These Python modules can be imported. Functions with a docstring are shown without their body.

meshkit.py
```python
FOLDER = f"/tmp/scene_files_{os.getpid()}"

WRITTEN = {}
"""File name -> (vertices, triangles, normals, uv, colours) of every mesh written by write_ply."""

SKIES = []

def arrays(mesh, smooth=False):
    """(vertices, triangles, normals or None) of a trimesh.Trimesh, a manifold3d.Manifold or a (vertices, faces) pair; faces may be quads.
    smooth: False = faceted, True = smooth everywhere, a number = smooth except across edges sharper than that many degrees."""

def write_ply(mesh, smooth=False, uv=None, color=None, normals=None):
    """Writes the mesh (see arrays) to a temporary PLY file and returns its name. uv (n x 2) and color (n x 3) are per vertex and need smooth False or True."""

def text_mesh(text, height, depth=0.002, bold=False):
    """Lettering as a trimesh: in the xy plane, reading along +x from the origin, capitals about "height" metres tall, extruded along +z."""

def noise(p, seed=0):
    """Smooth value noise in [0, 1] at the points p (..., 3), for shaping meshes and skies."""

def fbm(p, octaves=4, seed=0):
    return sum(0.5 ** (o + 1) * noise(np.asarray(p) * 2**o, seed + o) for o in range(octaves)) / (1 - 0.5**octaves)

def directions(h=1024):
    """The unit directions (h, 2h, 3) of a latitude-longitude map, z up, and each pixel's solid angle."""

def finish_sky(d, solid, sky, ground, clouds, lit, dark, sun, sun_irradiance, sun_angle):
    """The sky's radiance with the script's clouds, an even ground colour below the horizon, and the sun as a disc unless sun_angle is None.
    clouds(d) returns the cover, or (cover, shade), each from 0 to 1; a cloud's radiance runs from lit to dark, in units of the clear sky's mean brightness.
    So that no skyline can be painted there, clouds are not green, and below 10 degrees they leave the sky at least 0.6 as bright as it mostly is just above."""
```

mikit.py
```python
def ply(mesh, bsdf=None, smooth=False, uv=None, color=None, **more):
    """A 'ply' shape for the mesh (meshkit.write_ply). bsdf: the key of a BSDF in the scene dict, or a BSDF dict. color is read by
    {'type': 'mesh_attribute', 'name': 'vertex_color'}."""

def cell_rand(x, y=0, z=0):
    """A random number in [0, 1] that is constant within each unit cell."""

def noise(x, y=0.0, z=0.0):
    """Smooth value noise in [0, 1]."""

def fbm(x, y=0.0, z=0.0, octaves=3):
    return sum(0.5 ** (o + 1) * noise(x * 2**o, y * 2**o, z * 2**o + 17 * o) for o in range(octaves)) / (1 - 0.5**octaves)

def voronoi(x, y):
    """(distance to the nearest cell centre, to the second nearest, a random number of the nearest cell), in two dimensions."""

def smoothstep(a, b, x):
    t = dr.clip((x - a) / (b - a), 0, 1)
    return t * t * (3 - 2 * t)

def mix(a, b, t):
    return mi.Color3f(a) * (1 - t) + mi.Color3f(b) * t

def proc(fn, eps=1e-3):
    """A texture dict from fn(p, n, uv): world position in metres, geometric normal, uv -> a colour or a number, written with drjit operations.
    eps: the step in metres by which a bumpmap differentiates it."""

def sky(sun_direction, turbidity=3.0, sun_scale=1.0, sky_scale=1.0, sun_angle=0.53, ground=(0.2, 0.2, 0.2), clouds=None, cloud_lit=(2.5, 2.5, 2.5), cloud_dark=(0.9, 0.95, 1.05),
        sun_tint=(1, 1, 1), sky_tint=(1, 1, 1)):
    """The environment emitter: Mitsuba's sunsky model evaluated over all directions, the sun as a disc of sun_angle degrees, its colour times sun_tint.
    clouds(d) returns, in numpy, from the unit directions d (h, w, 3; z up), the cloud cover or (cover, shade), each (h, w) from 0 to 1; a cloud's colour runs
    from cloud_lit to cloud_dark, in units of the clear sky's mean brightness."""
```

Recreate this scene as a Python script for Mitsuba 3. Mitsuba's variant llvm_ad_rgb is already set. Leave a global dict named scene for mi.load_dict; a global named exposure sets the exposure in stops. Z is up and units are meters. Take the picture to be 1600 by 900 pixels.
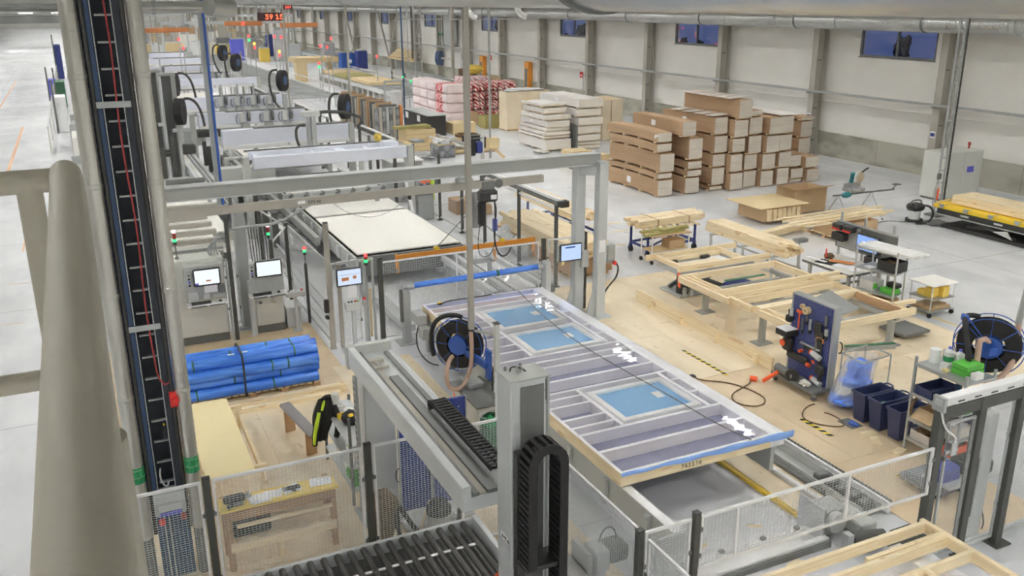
import math, random
import numpy as np
import drjit as dr
import mitsuba as mi
import trimesh
import mikit, meshkit
from mikit import proc, noise, fbm, smoothstep, mix, cell_rand
T = mi.ScalarTransform4f
scene, labels = {}, {}
rng = random.Random(7)

# ---------------------------------------------------------------- camera, light, exposure
EYE = np.array([0.0, 0.0, 7.2])
yaw, pitch, roll = np.radians([25.33, 17.85, 0.275])
fwd = np.array([math.sin(yaw) * math.cos(pitch), math.cos(yaw) * math.cos(pitch), -math.sin(pitch)])
rgt = np.array([math.cos(yaw), -math.sin(yaw), 0.0])
dwn = np.cross(fwd, rgt)
upv = -(dwn * math.cos(roll) - rgt * math.sin(roll))
scene['camera'] = {'type': 'perspective', 'fov': 2 * math.degrees(math.atan(800 / 1400.0)), 'fov_axis': 'x', 'near_clip': 0.05, 'far_clip': 600.0,
                   'to_world': T().look_at(origin=EYE.tolist(), target=(EYE + fwd).tolist(), up=upv.tolist())}
exposure = 1.44
scene['dusk_sky'] = {'type': 'constant', 'radiance': {'type': 'rgb', 'value': [0.022, 0.031, 0.074]}}
LAMP = [46.0, 45.8, 44.6]
LAMP_ROWS = (-9.5, -2.5, 5.8, 11.5, 18.5, 25.5)
LAMP_Z = 8.5

# ---------------------------------------------------------------- mesh helpers
BOXF = np.array([[0, 2, 1], [0, 3, 2], [4, 5, 6], [4, 6, 7], [0, 1, 5], [0, 5, 4], [1, 2, 6], [1, 6, 5], [2, 3, 7], [2, 7, 6], [3, 0, 4], [3, 4, 7]])


def unit(v):
    v = np.asarray(v, float)
    return v / (np.linalg.norm(v) + 1e-12)


def spline(p, k=5):
    """A smooth curve through the points."""
    from scipy.interpolate import PchipInterpolator, CubicSpline
    s = np.r_[0, np.cumsum(np.linalg.norm(np.diff(p, axis=0), axis=1) ** .5 + 1e-6)]
    return CubicSpline(s, p)(np.linspace(0, s[-1], k * (len(p) - 1) + 1))


class M:
    """Collects shapes into one mesh."""

    def __init__(s):
        s.v, s.f, s.n = [], [], 0

    def add(s, v, f):
        v = np.asarray(v, float)
        s.v.append(v)
        s.f.append(np.asarray(f, int) + s.n)
        s.n += len(v)
        return s

    def box(s, x0, x1, y0, y1, z0, z1):
        x0, x1 = min(x0, x1), max(x0, x1)
        y0, y1 = min(y0, y1), max(y0, y1)
        z0, z1 = min(z0, z1), max(z0, z1)
        return s.add([[x0, y0, z0], [x1, y0, z0], [x1, y1, z0], [x0, y1, z0], [x0, y0, z1], [x1, y0, z1], [x1, y1, z1], [x0, y1, z1]], BOXF)

    def rbox(s, x0, x1, y0, y1, z0, z1, c=0.01):
        """A box with chamfered edges."""
        lo, hi = np.array([x0, y0, z0], float), np.array([x1, y1, z1], float)
        c = min(c, 0.45 * (hi - lo).min())
        pts = []
        for i in range(8):
            corner = np.array([hi[k] if i >> k & 1 else lo[k] for k in range(3)])
            sg = np.array([-1.0 if i >> k & 1 else 1.0 for k in range(3)])
            for k in range(3):
                p = corner + sg * c
                p[k] = corner[k]
                pts.append(p)
        h = trimesh.convex.convex_hull(np.array(pts))
        return s.add(h.vertices, h.faces)

    def bar(s, p, q, w, h, up=(0, 0, 1)):
        """A rectangular bar from p to q, w across and h along up."""
        p, q = np.asarray(p, float), np.asarray(q, float)
        d = unit(q - p)
        up = np.asarray(up, float)
        if abs(d @ unit(up)) > 0.98:
            up = np.array([0, 1.0, 0])
        a = unit(np.cross(d, up)) * w / 2
        b = unit(np.cross(np.cross(d, up), d)) * h / 2
        return s.add([p - a - b, p + a - b, q + a - b, q - a - b, p - a + b, p + a + b, q + a + b, q - a + b], BOXF)

    def cyl(s, p, q, r, r2=None, n=12, caps=True):
        p, q = np.asarray(p, float), np.asarray(q, float)
        r2 = r if r2 is None else r2
        d = unit(q - p)
        a = unit(np.cross(d, [0, 0, 1] if abs(d[2]) < 0.9 else [1, 0, 0]))
        b = np.cross(d, a)
        t = np.arange(n) * 2 * np.pi / n
        ring = np.cos(t)[:, None] * a + np.sin(t)[:, None] * b
        v = np.vstack([p + ring * r, q + ring * r2, [p], [q]])
        i = np.arange(n)
        j = (i + 1) % n
        f = [np.stack([i, j, j + n], 1), np.stack([i, j + n, i + n], 1)]
        if caps:
            f += [np.stack([j, i, i * 0 + 2 * n], 1), np.stack([i + n, j + n, i * 0 + 2 * n + 1], 1)]
        return s.add(v, np.vstack(f))

    def tube(s, pts, r, n=8):
        p = np.asarray(pts, float)
        if 4 <= len(p) < 14 and np.ndim(r) == 0:
            p = spline(p)
        t = np.gradient(p, axis=0)
        t /= np.linalg.norm(t, axis=1, keepdims=True) + 1e-12
        a = np.zeros_like(p)
        a0 = unit(np.cross(t[0], [0, 0, 1] if abs(t[0][2]) < 0.9 else [1, 0, 0]))
        for i in range(len(p)):
            a0 = unit(a0 - (a0 @ t[i]) * t[i])
            a[i] = a0
        b = np.cross(t, a)
        g = np.arange(n) * 2 * np.pi / n
        v = (p[:, None] + np.broadcast_to(r, (len(p),))[:, None, None] * (np.cos(g)[None, :, None] * a[:, None] + np.sin(g)[None, :, None] * b[:, None])).reshape(-1, 3)
        i, j = np.meshgrid(np.arange(len(p) - 1), np.arange(n), indexing='ij')
        q = np.stack([i * n + j, i * n + (j + 1) % n, (i + 1) * n + (j + 1) % n, (i + 1) * n + j], -1).reshape(-1, 4)
        k = np.arange(1, n - 1)
        e = (len(p) - 1) * n
        caps = np.vstack([np.stack([k * 0, k + 1, k], 1), np.stack([k * 0 + e, k + e, k + 1 + e], 1)])
        return s.add(v, np.vstack([q[:, [0, 1, 2]], q[:, [0, 2, 3]], caps]))

    def lathe(s, prof, c, axis=(0, 0, 1), n=24):
        """prof: (radius, height along the axis) pairs."""
        d = unit(axis)
        a = unit(np.cross(d, [0, 0, 1] if abs(d[2]) < 0.9 else [1, 0, 0]))
        b = np.cross(d, a)
        t = np.arange(n) * 2 * np.pi / n
        ring = np.cos(t)[:, None] * a + np.sin(t)[:, None] * b
        v = np.vstack([np.asarray(c, float) + ring * r + d * h for r, h in prof])
        i, j = np.meshgrid(np.arange(len(prof) - 1), np.arange(n), indexing='ij')
        q = np.stack([i * n + j, i * n + (j + 1) % n, (i + 1) * n + (j + 1) % n, (i + 1) * n + j], -1).reshape(-1, 4)
        return s.add(v, np.vstack([q[:, [0, 1, 2]], q[:, [0, 2, 3]]]))

    def prism(s, poly, axis, a, b):
        """A 2-D polygon extruded along axis 0, 1 or 2 from a to b (the other two axes in order)."""
        from shapely.geometry import Polygon
        m = trimesh.creation.extrude_polygon(Polygon(poly), abs(b - a), engine='earcut')
        v = np.array(m.vertices)
        o = np.empty_like(v)
        rest = [k for k in range(3) if k != axis]
        o[:, rest[0]], o[:, rest[1]], o[:, axis] = v[:, 0], v[:, 1], v[:, 2] + min(a, b)
        f = np.array(m.faces)
        return s.add(o, f[:, ::-1] if axis == 1 else f)

    def sheet(s, grid):
        """A grid (a, b, 3) of points as a surface."""
        g = np.asarray(grid, float)
        na, nb = g.shape[:2]
        i, j = np.meshgrid(np.arange(na - 1), np.arange(nb - 1), indexing='ij')
        q = np.stack([i * nb + j, i * nb + j + 1, (i + 1) * nb + j + 1, (i + 1) * nb + j], -1).reshape(-1, 4)
        return s.add(g.reshape(-1, 3), np.vstack([q[:, [0, 1, 2]], q[:, [0, 2, 3]]]))

    def blob(s, c, r, seed=0, amp=0.25, sub=2, freq=2.0):
        m = trimesh.creation.icosphere(subdivisions=sub)
        v = np.array(m.vertices)
        k = 1 + amp * (meshkit.fbm(v * freq + 13.7 * seed + 50, 3) - 0.5) * 2
        return s.add(np.asarray(c) + v * k[:, None] * np.asarray(r), m.faces)

    def mesh_of(s, m):
        return s.add(m.vertices, m.faces)

    def arr(s):
        return np.vstack(s.v), np.vstack(s.f)

    def turned(s, loc=(0, 0, 0), deg=0.0, tilt=None):
        """A copy turned about z (after an optional 3x3 tilt) and moved to loc."""
        v, f = s.arr()
        if tilt is not None:
            v = v @ np.asarray(tilt).T
        c, n = math.cos(math.radians(deg)), math.sin(math.radians(deg))
        v = v @ np.array([[c, n, 0], [-n, c, 0], [0, 0, 1]]) + np.asarray(loc, float)
        return M().add(v, f)


def rot(axis, deg):
    return np.array(trimesh.transformations.rotation_matrix(math.radians(deg), axis))[:3, :3]


def fresh(key, taken):
    if key not in taken:
        return key
    i = 1
    while f'{key}_{i:03d}' in taken:
        i += 1
    return f'{key}_{i:03d}'


_last = {}


def numbered(key):
    i = _last.get(key, -1) + 1
    while (key if i == 0 else f'{key}_{i:03d}') in _used:
        i += 1
    _last[key] = i
    k = key if i == 0 else f'{key}_{i:03d}'
    _used.add(k)
    return k


_used = set()


def shape(m, mat, smooth):
    return mikit.ply(m.arr() if isinstance(m, M) else m, 'mat_' + mat, smooth)


def thing(name, label, cat, group=None):
    """A thing made of parts: only its key."""
    k = numbered(name)
    labels[k] = {'label': label, 'category': cat}
    if group:
        labels[k]['group'] = group
    return k


def part(t, name, m, mat, smooth=False, label=None, stuff=False, emit=None):
    k = numbered(t + '__' + name)
    scene[k] = shape(m, mat, smooth)
    if emit:
        scene[k]['emitter'] = {'type': 'area', 'radiance': {'type': 'rgb', 'value': list(emit)}}
    if label:
        labels[k] = {'label': label}
    if stuff:
        labels.setdefault(k, {})['kind'] = 'stuff'
    return k


def solo(name, label, cat, m, mat, smooth=False, group=None, emit=None):
    k = thing(name, label, cat, group)
    scene[k] = shape(m, mat, smooth)
    if emit:
        scene[k]['emitter'] = {'type': 'area', 'radiance': {'type': 'rgb', 'value': list(emit)}}
    return k


def struct(name, m, mat, label=None, smooth=False):
    k = numbered(name)
    scene[k] = shape(m, mat, smooth)
    labels[k] = {'kind': 'structure'}
    if label:
        labels[k]['label'] = label
    return k


def bx(*a):
    return M().box(*a)


def ordinal(i):
    return ['first', 'second', 'third', 'fourth', 'fifth', 'sixth', 'seventh', 'eighth', 'ninth', 'tenth', 'eleventh', 'twelfth'][i]


# ---------------------------------------------------------------- materials
def lin(r, g, b):
    return [((c / 255 + 0.055) / 1.055) ** 2.4 if c > 10 else c / 255 / 12.92 for c in (r, g, b)]


def mat(name, rgb, rough=0.5, metal=0.0, spec=0.5, **more):
    c = rgb if isinstance(rgb, dict) else {'type': 'rgb', 'value': lin(*rgb)}
    scene['mat_' + name] = {'type': 'twosided', 'b': {'type': 'principled', 'base_color': c, 'roughness': rough, 'metallic': metal, 'specular': spec, **more}}


for name, rgb, rough in [
    ('steel_grey', (163, 166, 165), .45), ('steel_light', (190, 193, 193), .45), ('steel_dark', (96, 98, 96), .5), ('machine_grey', (176, 178, 174), .5), ('beam_grey', (146, 148, 144), .5),
    ('beam_beige', (160, 156, 146), .5), ('white_beam', (226, 230, 242), .45), ('white_paint', (232, 232, 232), .4), ('anthracite', (66, 67, 63), .55), ('black_plastic', (38, 38, 37), .5),
    ('rubber', (30, 30, 30), .8), ('blue_paint', (38, 50, 112), .5), ('mast_blue', (44, 66, 96), .5), ('mast_dark', (36, 42, 50), .6), ('reel_blue', (48, 84, 158), .45), ('bin_blue', (42, 50, 84), .5),
    ('cabinet_beige', (198, 199, 193), .5), ('white_board', (238, 236, 230), .7), ('board_edge', (206, 199, 190), .8), ('paper', (240, 240, 242), .8), ('cardboard', (182, 156, 122), .85),
    ('yellow_paint', (226, 190, 44), .45), ('orange_paint', (214, 140, 48), .45), ('orange_plastic', (228, 92, 46), .45), ('red_plastic', (196, 44, 40), .45), ('green_plastic', (76, 160, 54), .5),
    ('green_tape', (38, 128, 78), .5), ('green_dark', (44, 92, 66), .5), ('olive_board', (150, 142, 90), .8), ('teal_paint', (44, 116, 122), .4), ('rail_paint', (172, 167, 152), .5),
    ('grey_cloth', (128, 126, 126), .85), ('black_cloth', (34, 34, 34), .9), ('vest_yellow', (196, 222, 60), .8), ('vest_orange', (240, 104, 50), .8), ('brown_hose', (178, 150, 132), .45),
    ('white_plastic', (236, 236, 234), .4), ('tan_part', (206, 186, 146), .7), ('blue_print', (88, 92, 190), .5), ('pipe_black', (44, 44, 42), .4), ('orange_beam', (196, 128, 76), .5),
    ('stud_white', (216, 214, 220), .5), ('film_white', (246, 246, 250), .4), ('cavity_grey', (132, 134, 160), .6), ('glass_blue', (118, 168, 208), .5), ('film_fold', (136, 174, 234), .25), ('bag_blue', (84, 134, 226), .4), ('grey_floor_pan', (226, 227, 229), .5),
    ('insulation_end', (212, 196, 190), .8), ('dark_red', (150, 54, 52), .7), ('brown_rot', (96, 76, 52), .9), ('blue_can', (66, 74, 140), .4), ('hose_dark', (58, 57, 54), .5), ('sheet_pale', (216, 214, 206), .7),
    ('light_grey_plastic', (196, 197, 195), .5), ('snow', (200, 204, 214), .8), ('dark_bark', (40, 40, 44), .9), ('roof_deck', (190, 189, 184), .6), ('timber_dark', (166, 134, 100), .7),
]:
    mat(name, rgb, rough)
mat('galvanised', (168, 171, 170), .38, .55)
mat('aluminium', (196, 198, 200), .3, .8)
mat('chrome', (210, 212, 215), .15, 1.0)
scene['mat_pane_glass'] = {'type': 'thindielectric', 'int_ior': 1.5}
scene['mat_film_clear'] = {'type': 'thindielectric', 'int_ior': 1.4}
scene['mat_bag_film'] = {'type': 'blendbsdf', 'weight': 0.14, 'a': {'type': 'thindielectric', 'int_ior': 1.45}, 'b': {'type': 'twosided', 'd': {'type': 'diffuse', 'reflectance': {'type': 'rgb', 'value': [.75, .78, .85]}}}}


def glow(name, rgb):
    mat(name, rgb, .5)


def floor_colour(p, n, uv):
    a = fbm(p.x * .25, p.y * .25, 1.0, 4)
    b = fbm(p.x * 1.7 + 9, p.y * 1.1, 3.0, 3)
    c = mix(lin(200, 202, 205), lin(216, 217, 219), smoothstep(.32, .68, a * .7 + b * .3))
    jx = dr.abs(p.x - 7.1 * dr.round(p.x / 7.1) - 1.2)
    jy = dr.abs(p.y - 7.1 * dr.round(p.y / 7.1) - 2.6)
    joint = dr.maximum(1 - smoothstep(.004, .014, jx), 1 - smoothstep(.004, .014, jy))
    scuff = smoothstep(.62, .75, fbm(p.x * .9, p.y * .22 + 30, 2.0, 4)) * .16
    c = mix(c, lin(160, 161, 164), scuff)
    return mix(c, lin(120, 120, 118), joint * .8)


def plinth_colour(p, n, uv):
    a = fbm(p.y * .9, p.z * 2.2, 2.0, 4)
    b = fbm(p.y * .22, p.z * .6, 8.0, 3)
    c = mix(lin(128, 127, 114), lin(164, 163, 150), smoothstep(.3, .7, a * .6 + b * .4))
    j = dr.abs(p.y - 7.1 * dr.round(p.y / 7.1) - .8)
    return mix(c, lin(104, 103, 94), (1 - smoothstep(.008, .02, j)) * .8)


def wall_colour(p, n, uv):
    a = fbm(p.y * .6, p.z * .9, 4.0, 3)
    return mix(lin(214, 212, 206), lin(226, 225, 220), a)


def grain(axis, c0, c1, knot):
    def fn(p, n, uv):
        l, a, b = (p.x, p.y, p.z) if axis == 0 else (p.y, p.x, p.z)
        lane = cell_rand(dr.floor(a * 9), dr.floor(b * 9), dr.floor(l * .25))
        g = fbm(l * .9 + lane * 7, a * 26, b * 26, 3)
        c = mix(lin(*c0), lin(*c1), smoothstep(.3, .7, g) * .7 + lane * .3)
        k = smoothstep(.80, .88, noise(l * 3.1, a * 11 + 5, b * 11))
        return mix(c, lin(*knot), k * .6)
    return fn


def ply_colour(p, n, uv):
    a = fbm(p.x * 2.2, p.y * .5, p.z, 4)
    sx = cell_rand(dr.floor(p.x / 1.2), dr.floor(p.y / 2.4), 3)
    c = mix(lin(222, 206, 178), lin(235, 221, 195), smoothstep(.3, .7, a) * .6 + sx * .4)
    k = smoothstep(.9, .95, noise(p.x * 9.3, p.y * 7.1, 7.0))
    return mix(c, lin(190, 160, 122), k * .5)


def hard_colour(p, n, uv):
    a = fbm(p.x * 1.1, p.y * .8, 2.0, 4)
    sx = cell_rand(dr.floor(p.x / 1.25 + .3), dr.floor(p.y / 2.5), 5)
    c = mix(lin(208, 186, 153), lin(223, 204, 174), smoothstep(.3, .7, a) * .5 + sx * .5)
    return mix(c, lin(176, 150, 120), smoothstep(.5, .8, fbm(p.x * 2.6, p.y * 2.2, 11.0, 3)) * .22)


def pack_colour(c0, c1):
    def fn(p, n, uv):
        l = cell_rand(dr.floor(p.z * 78), dr.floor(p.x * 1.4), dr.floor(p.y * .25))
        a = fbm(p.y * .8, p.x * 2, p.z * 5, 3)
        return mix(lin(*c0), lin(*c1), l * .55 + a * .45)
    return fn


def bale_film(p, n, uv):
    a = fbm(p.x * 3, p.y * 3, p.z * 8, 3)
    return mix(lin(236, 216, 216), lin(246, 234, 234), a)


def duct_colour(p, n, uv):
    a = fbm(p.x * 3, p.y * 1.3, p.z * 3, 3)
    return mix(lin(176, 178, 175), lin(206, 208, 206), a)


def duct_v_colour(p, n, uv):
    a = fbm(p.x * 9, p.y * 9, p.z * 1.3, 3)
    return mix(lin(182, 180, 172), lin(216, 214, 207), a)


def hazard_colour(p, n, uv):
    s = (p.y + p.x * .6) * 6.0
    return dr.select(s - dr.floor(s) > .5, mi.Color3f(lin(40, 40, 36)), mi.Color3f(lin(226, 196, 60)))


def roll_colour(p, n, uv):
    a = fbm(p.x * 2, p.y * 9, p.z * 9, 3)
    return mix(lin(58, 116, 212), lin(92, 150, 240), smoothstep(.35, .7, a))


def zinc_colour(p, n, uv):
    a = fbm(p.x * 4, p.y * 4, p.z * 4, 4)
    return mix(lin(104, 106, 108), lin(150, 152, 154), smoothstep(.35, .65, a))


mat('floor_concrete', proc(floor_colour), .42)
mat('plinth_concrete', proc(plinth_colour), .8)
mat('wall_panel', proc(wall_colour), .6)
mat('timber_x', proc(grain(0, (226, 206, 166), (240, 226, 196), (196, 160, 116))), .6)
mat('timber_y', proc(grain(1, (224, 203, 163), (239, 224, 193), (194, 158, 114))), .6)
mat('plywood', proc(ply_colour), .6)
mat('hardboard', proc(hard_colour), .6)
mat('brown_pack', proc(pack_colour((152, 124, 95), (180, 151, 120))), .8)
mat('pack_end', proc(pack_colour((192, 184, 171), (212, 205, 193))), .8)
mat('gypsum_pack', proc(pack_colour((212, 208, 204), (234, 231, 227))), .8)
mat('gypsum_end', proc(pack_colour((224, 217, 203), (242, 236, 223))), .8)
mat('bale_film', proc(bale_film), .4)
mat('duct_zinc', proc(duct_colour), .24, .85)
mat('duct_pipe', proc(duct_v_colour), .26, .8)
mat('hazard', proc(hazard_colour), .6)
mat('blue_roll', proc(roll_colour), .28)
mat('zinc_worn', proc(zinc_colour), .5, .3)
mat('sheet_yellow', (222, 206, 150), .6)
mat('aisle_orange', (222, 186, 156), .6)
mat('roller_steel', (66, 65, 62), .45, .3)
mat('yellow_ply', (238, 222, 174), .6)
mat('bench_yellow', (226, 196, 92), .55)
mat('dark_display', (54, 22, 24), .5)


def bale_fn(a, b, k, w):
    def fn(p, n, uv):
        s = p.z * k + (p.x * 1.6 + p.y * 1.1) * w + noise(p.x * 3, p.y * 3, p.z * 6) * .7
        st = smoothstep(.18, .30, dr.abs(s - dr.floor(s) - .5))
        return mix(lin(*b), lin(*a), st)
    return fn


mat('bale_print', proc(bale_fn((226, 212, 206), (158, 54, 54), 4.2, 2.2)), .55)
mat('bale_red', proc(bale_fn((228, 200, 198), (200, 60, 68), 3.0, 2.4)), .5)
mat('bale_stripe', proc(bale_fn((228, 214, 212), (196, 150, 154), 2.4, 1.5)), .5)
# ---------------------------------------------------------------- lamps under the roof
def ceiling_lamps():
    for r, X in enumerate(LAMP_ROWS):
        ys = [(.1 + 7.1 * k, 1.5) for k in range(-1, 10)] + [(74 + 14.2 * k, 3.2) for k in range(6)] + [(160 + 30 * k, 7.0) for k in range(5)]
        for i, (y, l) in enumerate(ys):
            t = thing('linear_luminaire', f'long white linear luminaire under the hall roof', 'lamp', 'linear luminaires under the roof')
            part(t, 'housing', M().box(X - .16, X + .16, y - l / 2, y + l / 2, LAMP_Z, LAMP_Z + .09).cyl((X, y - l * .4, LAMP_Z + .09), (X, y - l * .4, 10.55), .012, n=5).cyl((X, y + l * .4, LAMP_Z + .09), (X, y + l * .4, 10.55), .012, n=5), 'white_paint')
            d = M().add([[X - .14, y - l / 2 + .03, LAMP_Z - .005], [X + .14, y - l / 2 + .03, LAMP_Z - .005], [X + .14, y + l / 2 - .03, LAMP_Z - .005], [X - .14, y + l / 2 - .03, LAMP_Z - .005]], [[0, 2, 1], [0, 3, 2]])
            part(t, 'diffuser', d, 'white_paint', emit=LAMP)


ceiling_lamps()

# ---------------------------------------------------------------- the hall
L = 300.0
struct('floor', bx(-22, 32.3, -9, L, -.2, 0), 'floor_concrete', 'pale grey polished concrete hall floor')
struct('ceiling', bx(-22, 32.3, -9, L, 10.6, 10.8), 'roof_deck')
struct('wall_left', bx(-22.3, -22, -9, L, 0, 10.6), 'wall_panel')
struct('wall_back', bx(-22, 32, L, L + .3, 0, 10.6), 'wall_panel')
struct('wall_front', bx(-22, 32, -9.3, -9, 0, 10.6), 'wall_panel')
WIN = [(26.8 + 14.2 * k, 30.9 + 14.2 * k) for k in range(-2, 9)]
Z0, Z1 = 4.69, 5.95
m = M().box(32, 32.3, -9, L, 1.12, Z0).box(32, 32.3, -9, L, Z1, 10.6)
y = -9
for a, b in WIN:
    m.box(32, 32.3, y, a, Z0, Z1)
    y = b
m.box(32, 32.3, y, L, Z0, Z1)
struct('wall_right', m, 'wall_panel', 'off-white hall wall above the concrete plinth')
struct('trim_1', bx(31.9, 32.3, -9, L, 0, 1.12), 'plinth_concrete', 'raw concrete plinth along the foot of the wall')
for i, (a, b) in enumerate(WIN):
    w = f'window_{i + 1}'
    labels[w] = {'kind': 'structure'}
    f = M().box(32.02, 32.12, a, b, Z0, Z0 + .09).box(32.02, 32.12, a, b, Z1 - .09, Z1).box(32.02, 32.12, a, a + .09, Z0, Z1).box(32.02, 32.12, b - .09, b, Z0, Z1)
    f.box(32.02, 32.12, (a + b) / 2 - .05, (a + b) / 2 + .05, Z0, Z1)
    part(w, 'frame', f, 'steel_dark')
    part(w, 'pane', M().add([[32.07, a, Z0], [32.07, (a + b) / 2, Z0], [32.07, (a + b) / 2, Z1], [32.07, a, Z1]], [[0, 1, 2], [0, 2, 3]]), 'pane_glass')
    part(w, 'pane', M().add([[32.07, (a + b) / 2, Z0], [32.07, b, Z0], [32.07, b, Z1], [32.07, (a + b) / 2, Z1]], [[0, 1, 2], [0, 2, 3]]), 'pane_glass')
    part(w, 'sill', bx(31.96, 32.03, a - .03, b + .03, Z0 - .03, Z0), 'steel_dark')
# dusk outside the windows: snowy yard and a row of trees
struct('ground', bx(32.6, 160, -40, 330, -.6, -.3), 'snow')
for i in range(26):
    ty, tx = 30 + i * 6.1 + rng.uniform(-2, 2), 76 + rng.uniform(-5, 5)
    h = rng.uniform(1.6, 3.4)
    t = thing('bare_tree', 'dark bare tree outside the hall windows at dusk', 'tree', 'trees outside the windows')
    part(t, 'trunk', M().cyl((tx, ty, -.3), (tx, ty, h * .6), .1, .05, n=6), 'dark_bark')
    part(t, 'crown', M().blob((tx, ty, h * .68), (h * .24, h * .24, h * .36), i, .6, 2, 2.4), 'dark_bark')

# steel columns along the wall
k = 0
COLY = [11.7 + 7.1 * i for i in range(40)]
for i, y in enumerate(COLY):
    c = numbered('column')
    labels[c] = {'kind': 'structure'}
    m = M().box(31.35, 31.39, y - .17, y + .17, 0, 10.6).box(31.86, 31.9, y - .17, y + .17, 0, 10.6).box(31.39, 31.86, y - .012, y + .012, 0, 10.6)
    scene[c] = shape(m, 'beam_beige', False)
    if 1 <= i <= 4:
        part(c, 'number_plate', bx(31.335, 31.352, y - .12, y + .12, 1.72, 1.98), 'white_paint')
        part(c, 'number_plate', bx(31.33, 31.338, y - .1, y + .1, 1.78, 1.92), 'blue_paint')
    if 1 <= i <= 9:
        for z in (.7, 1.25, 2.2, 4.4):
            part(c, 'bracket', bx(31.4, 31.6, y - .2, y - .15, z, z + .05), 'steel_dark')
# roof girders
for i in range(0, 40, 2):
    struct('beam', bx(-22, 32, COLY[i] - .15, COLY[i] + .15, 10.1, 10.6), 'steel_light')
for i, (y, tilt) in enumerate([(114.2, 1), (108, -1), (100.6, 1), (93.4, -1)]):
    struct('wall_brace', M().bar((31.2, y, 6.2), (31.2, y - 4.2 * tilt, .3), .16, .16), 'beam_beige', 'diagonal steel wind brace between the wall columns')

# cable tray on brackets along the wall
t = thing('cable_tray', 'galvanised wire cable tray running along the hall wall', 'cable tray')
m = M()
for x in (31.12, 31.34):
    m.box(x - .012, x + .012, 12, 160, 3.0, 3.08)
part(t, 'side_rail', m, 'galvanised')
m = M()
y = 12.0
while y < 150:
    m.box(31.12, 31.34, y, y + .012 if y < 90 else y + .05, 3.0, 3.012)
    y += .22 if y < 60 else .5
for x in (31.17, 31.23, 31.29):
    m.box(x - .004, x + .004, 12, 150, 3.0, 3.008)
part(t, 'rung', m, 'galvanised', stuff=True)
m = M()
for x, r in ((31.18, .02), (31.23, .016), (31.28, .022)):
    m.cyl((x, 12, 3.03), (x, 150, 3.03), r, n=6)
part(t, 'cable', m, 'light_grey_plastic')
m = M()
for y in COLY[:18]:
    m.box(31.05, 31.36, y - .03, y + .03, 2.94, 2.99)
part(t, 'bracket', m, 'galvanised')
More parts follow.
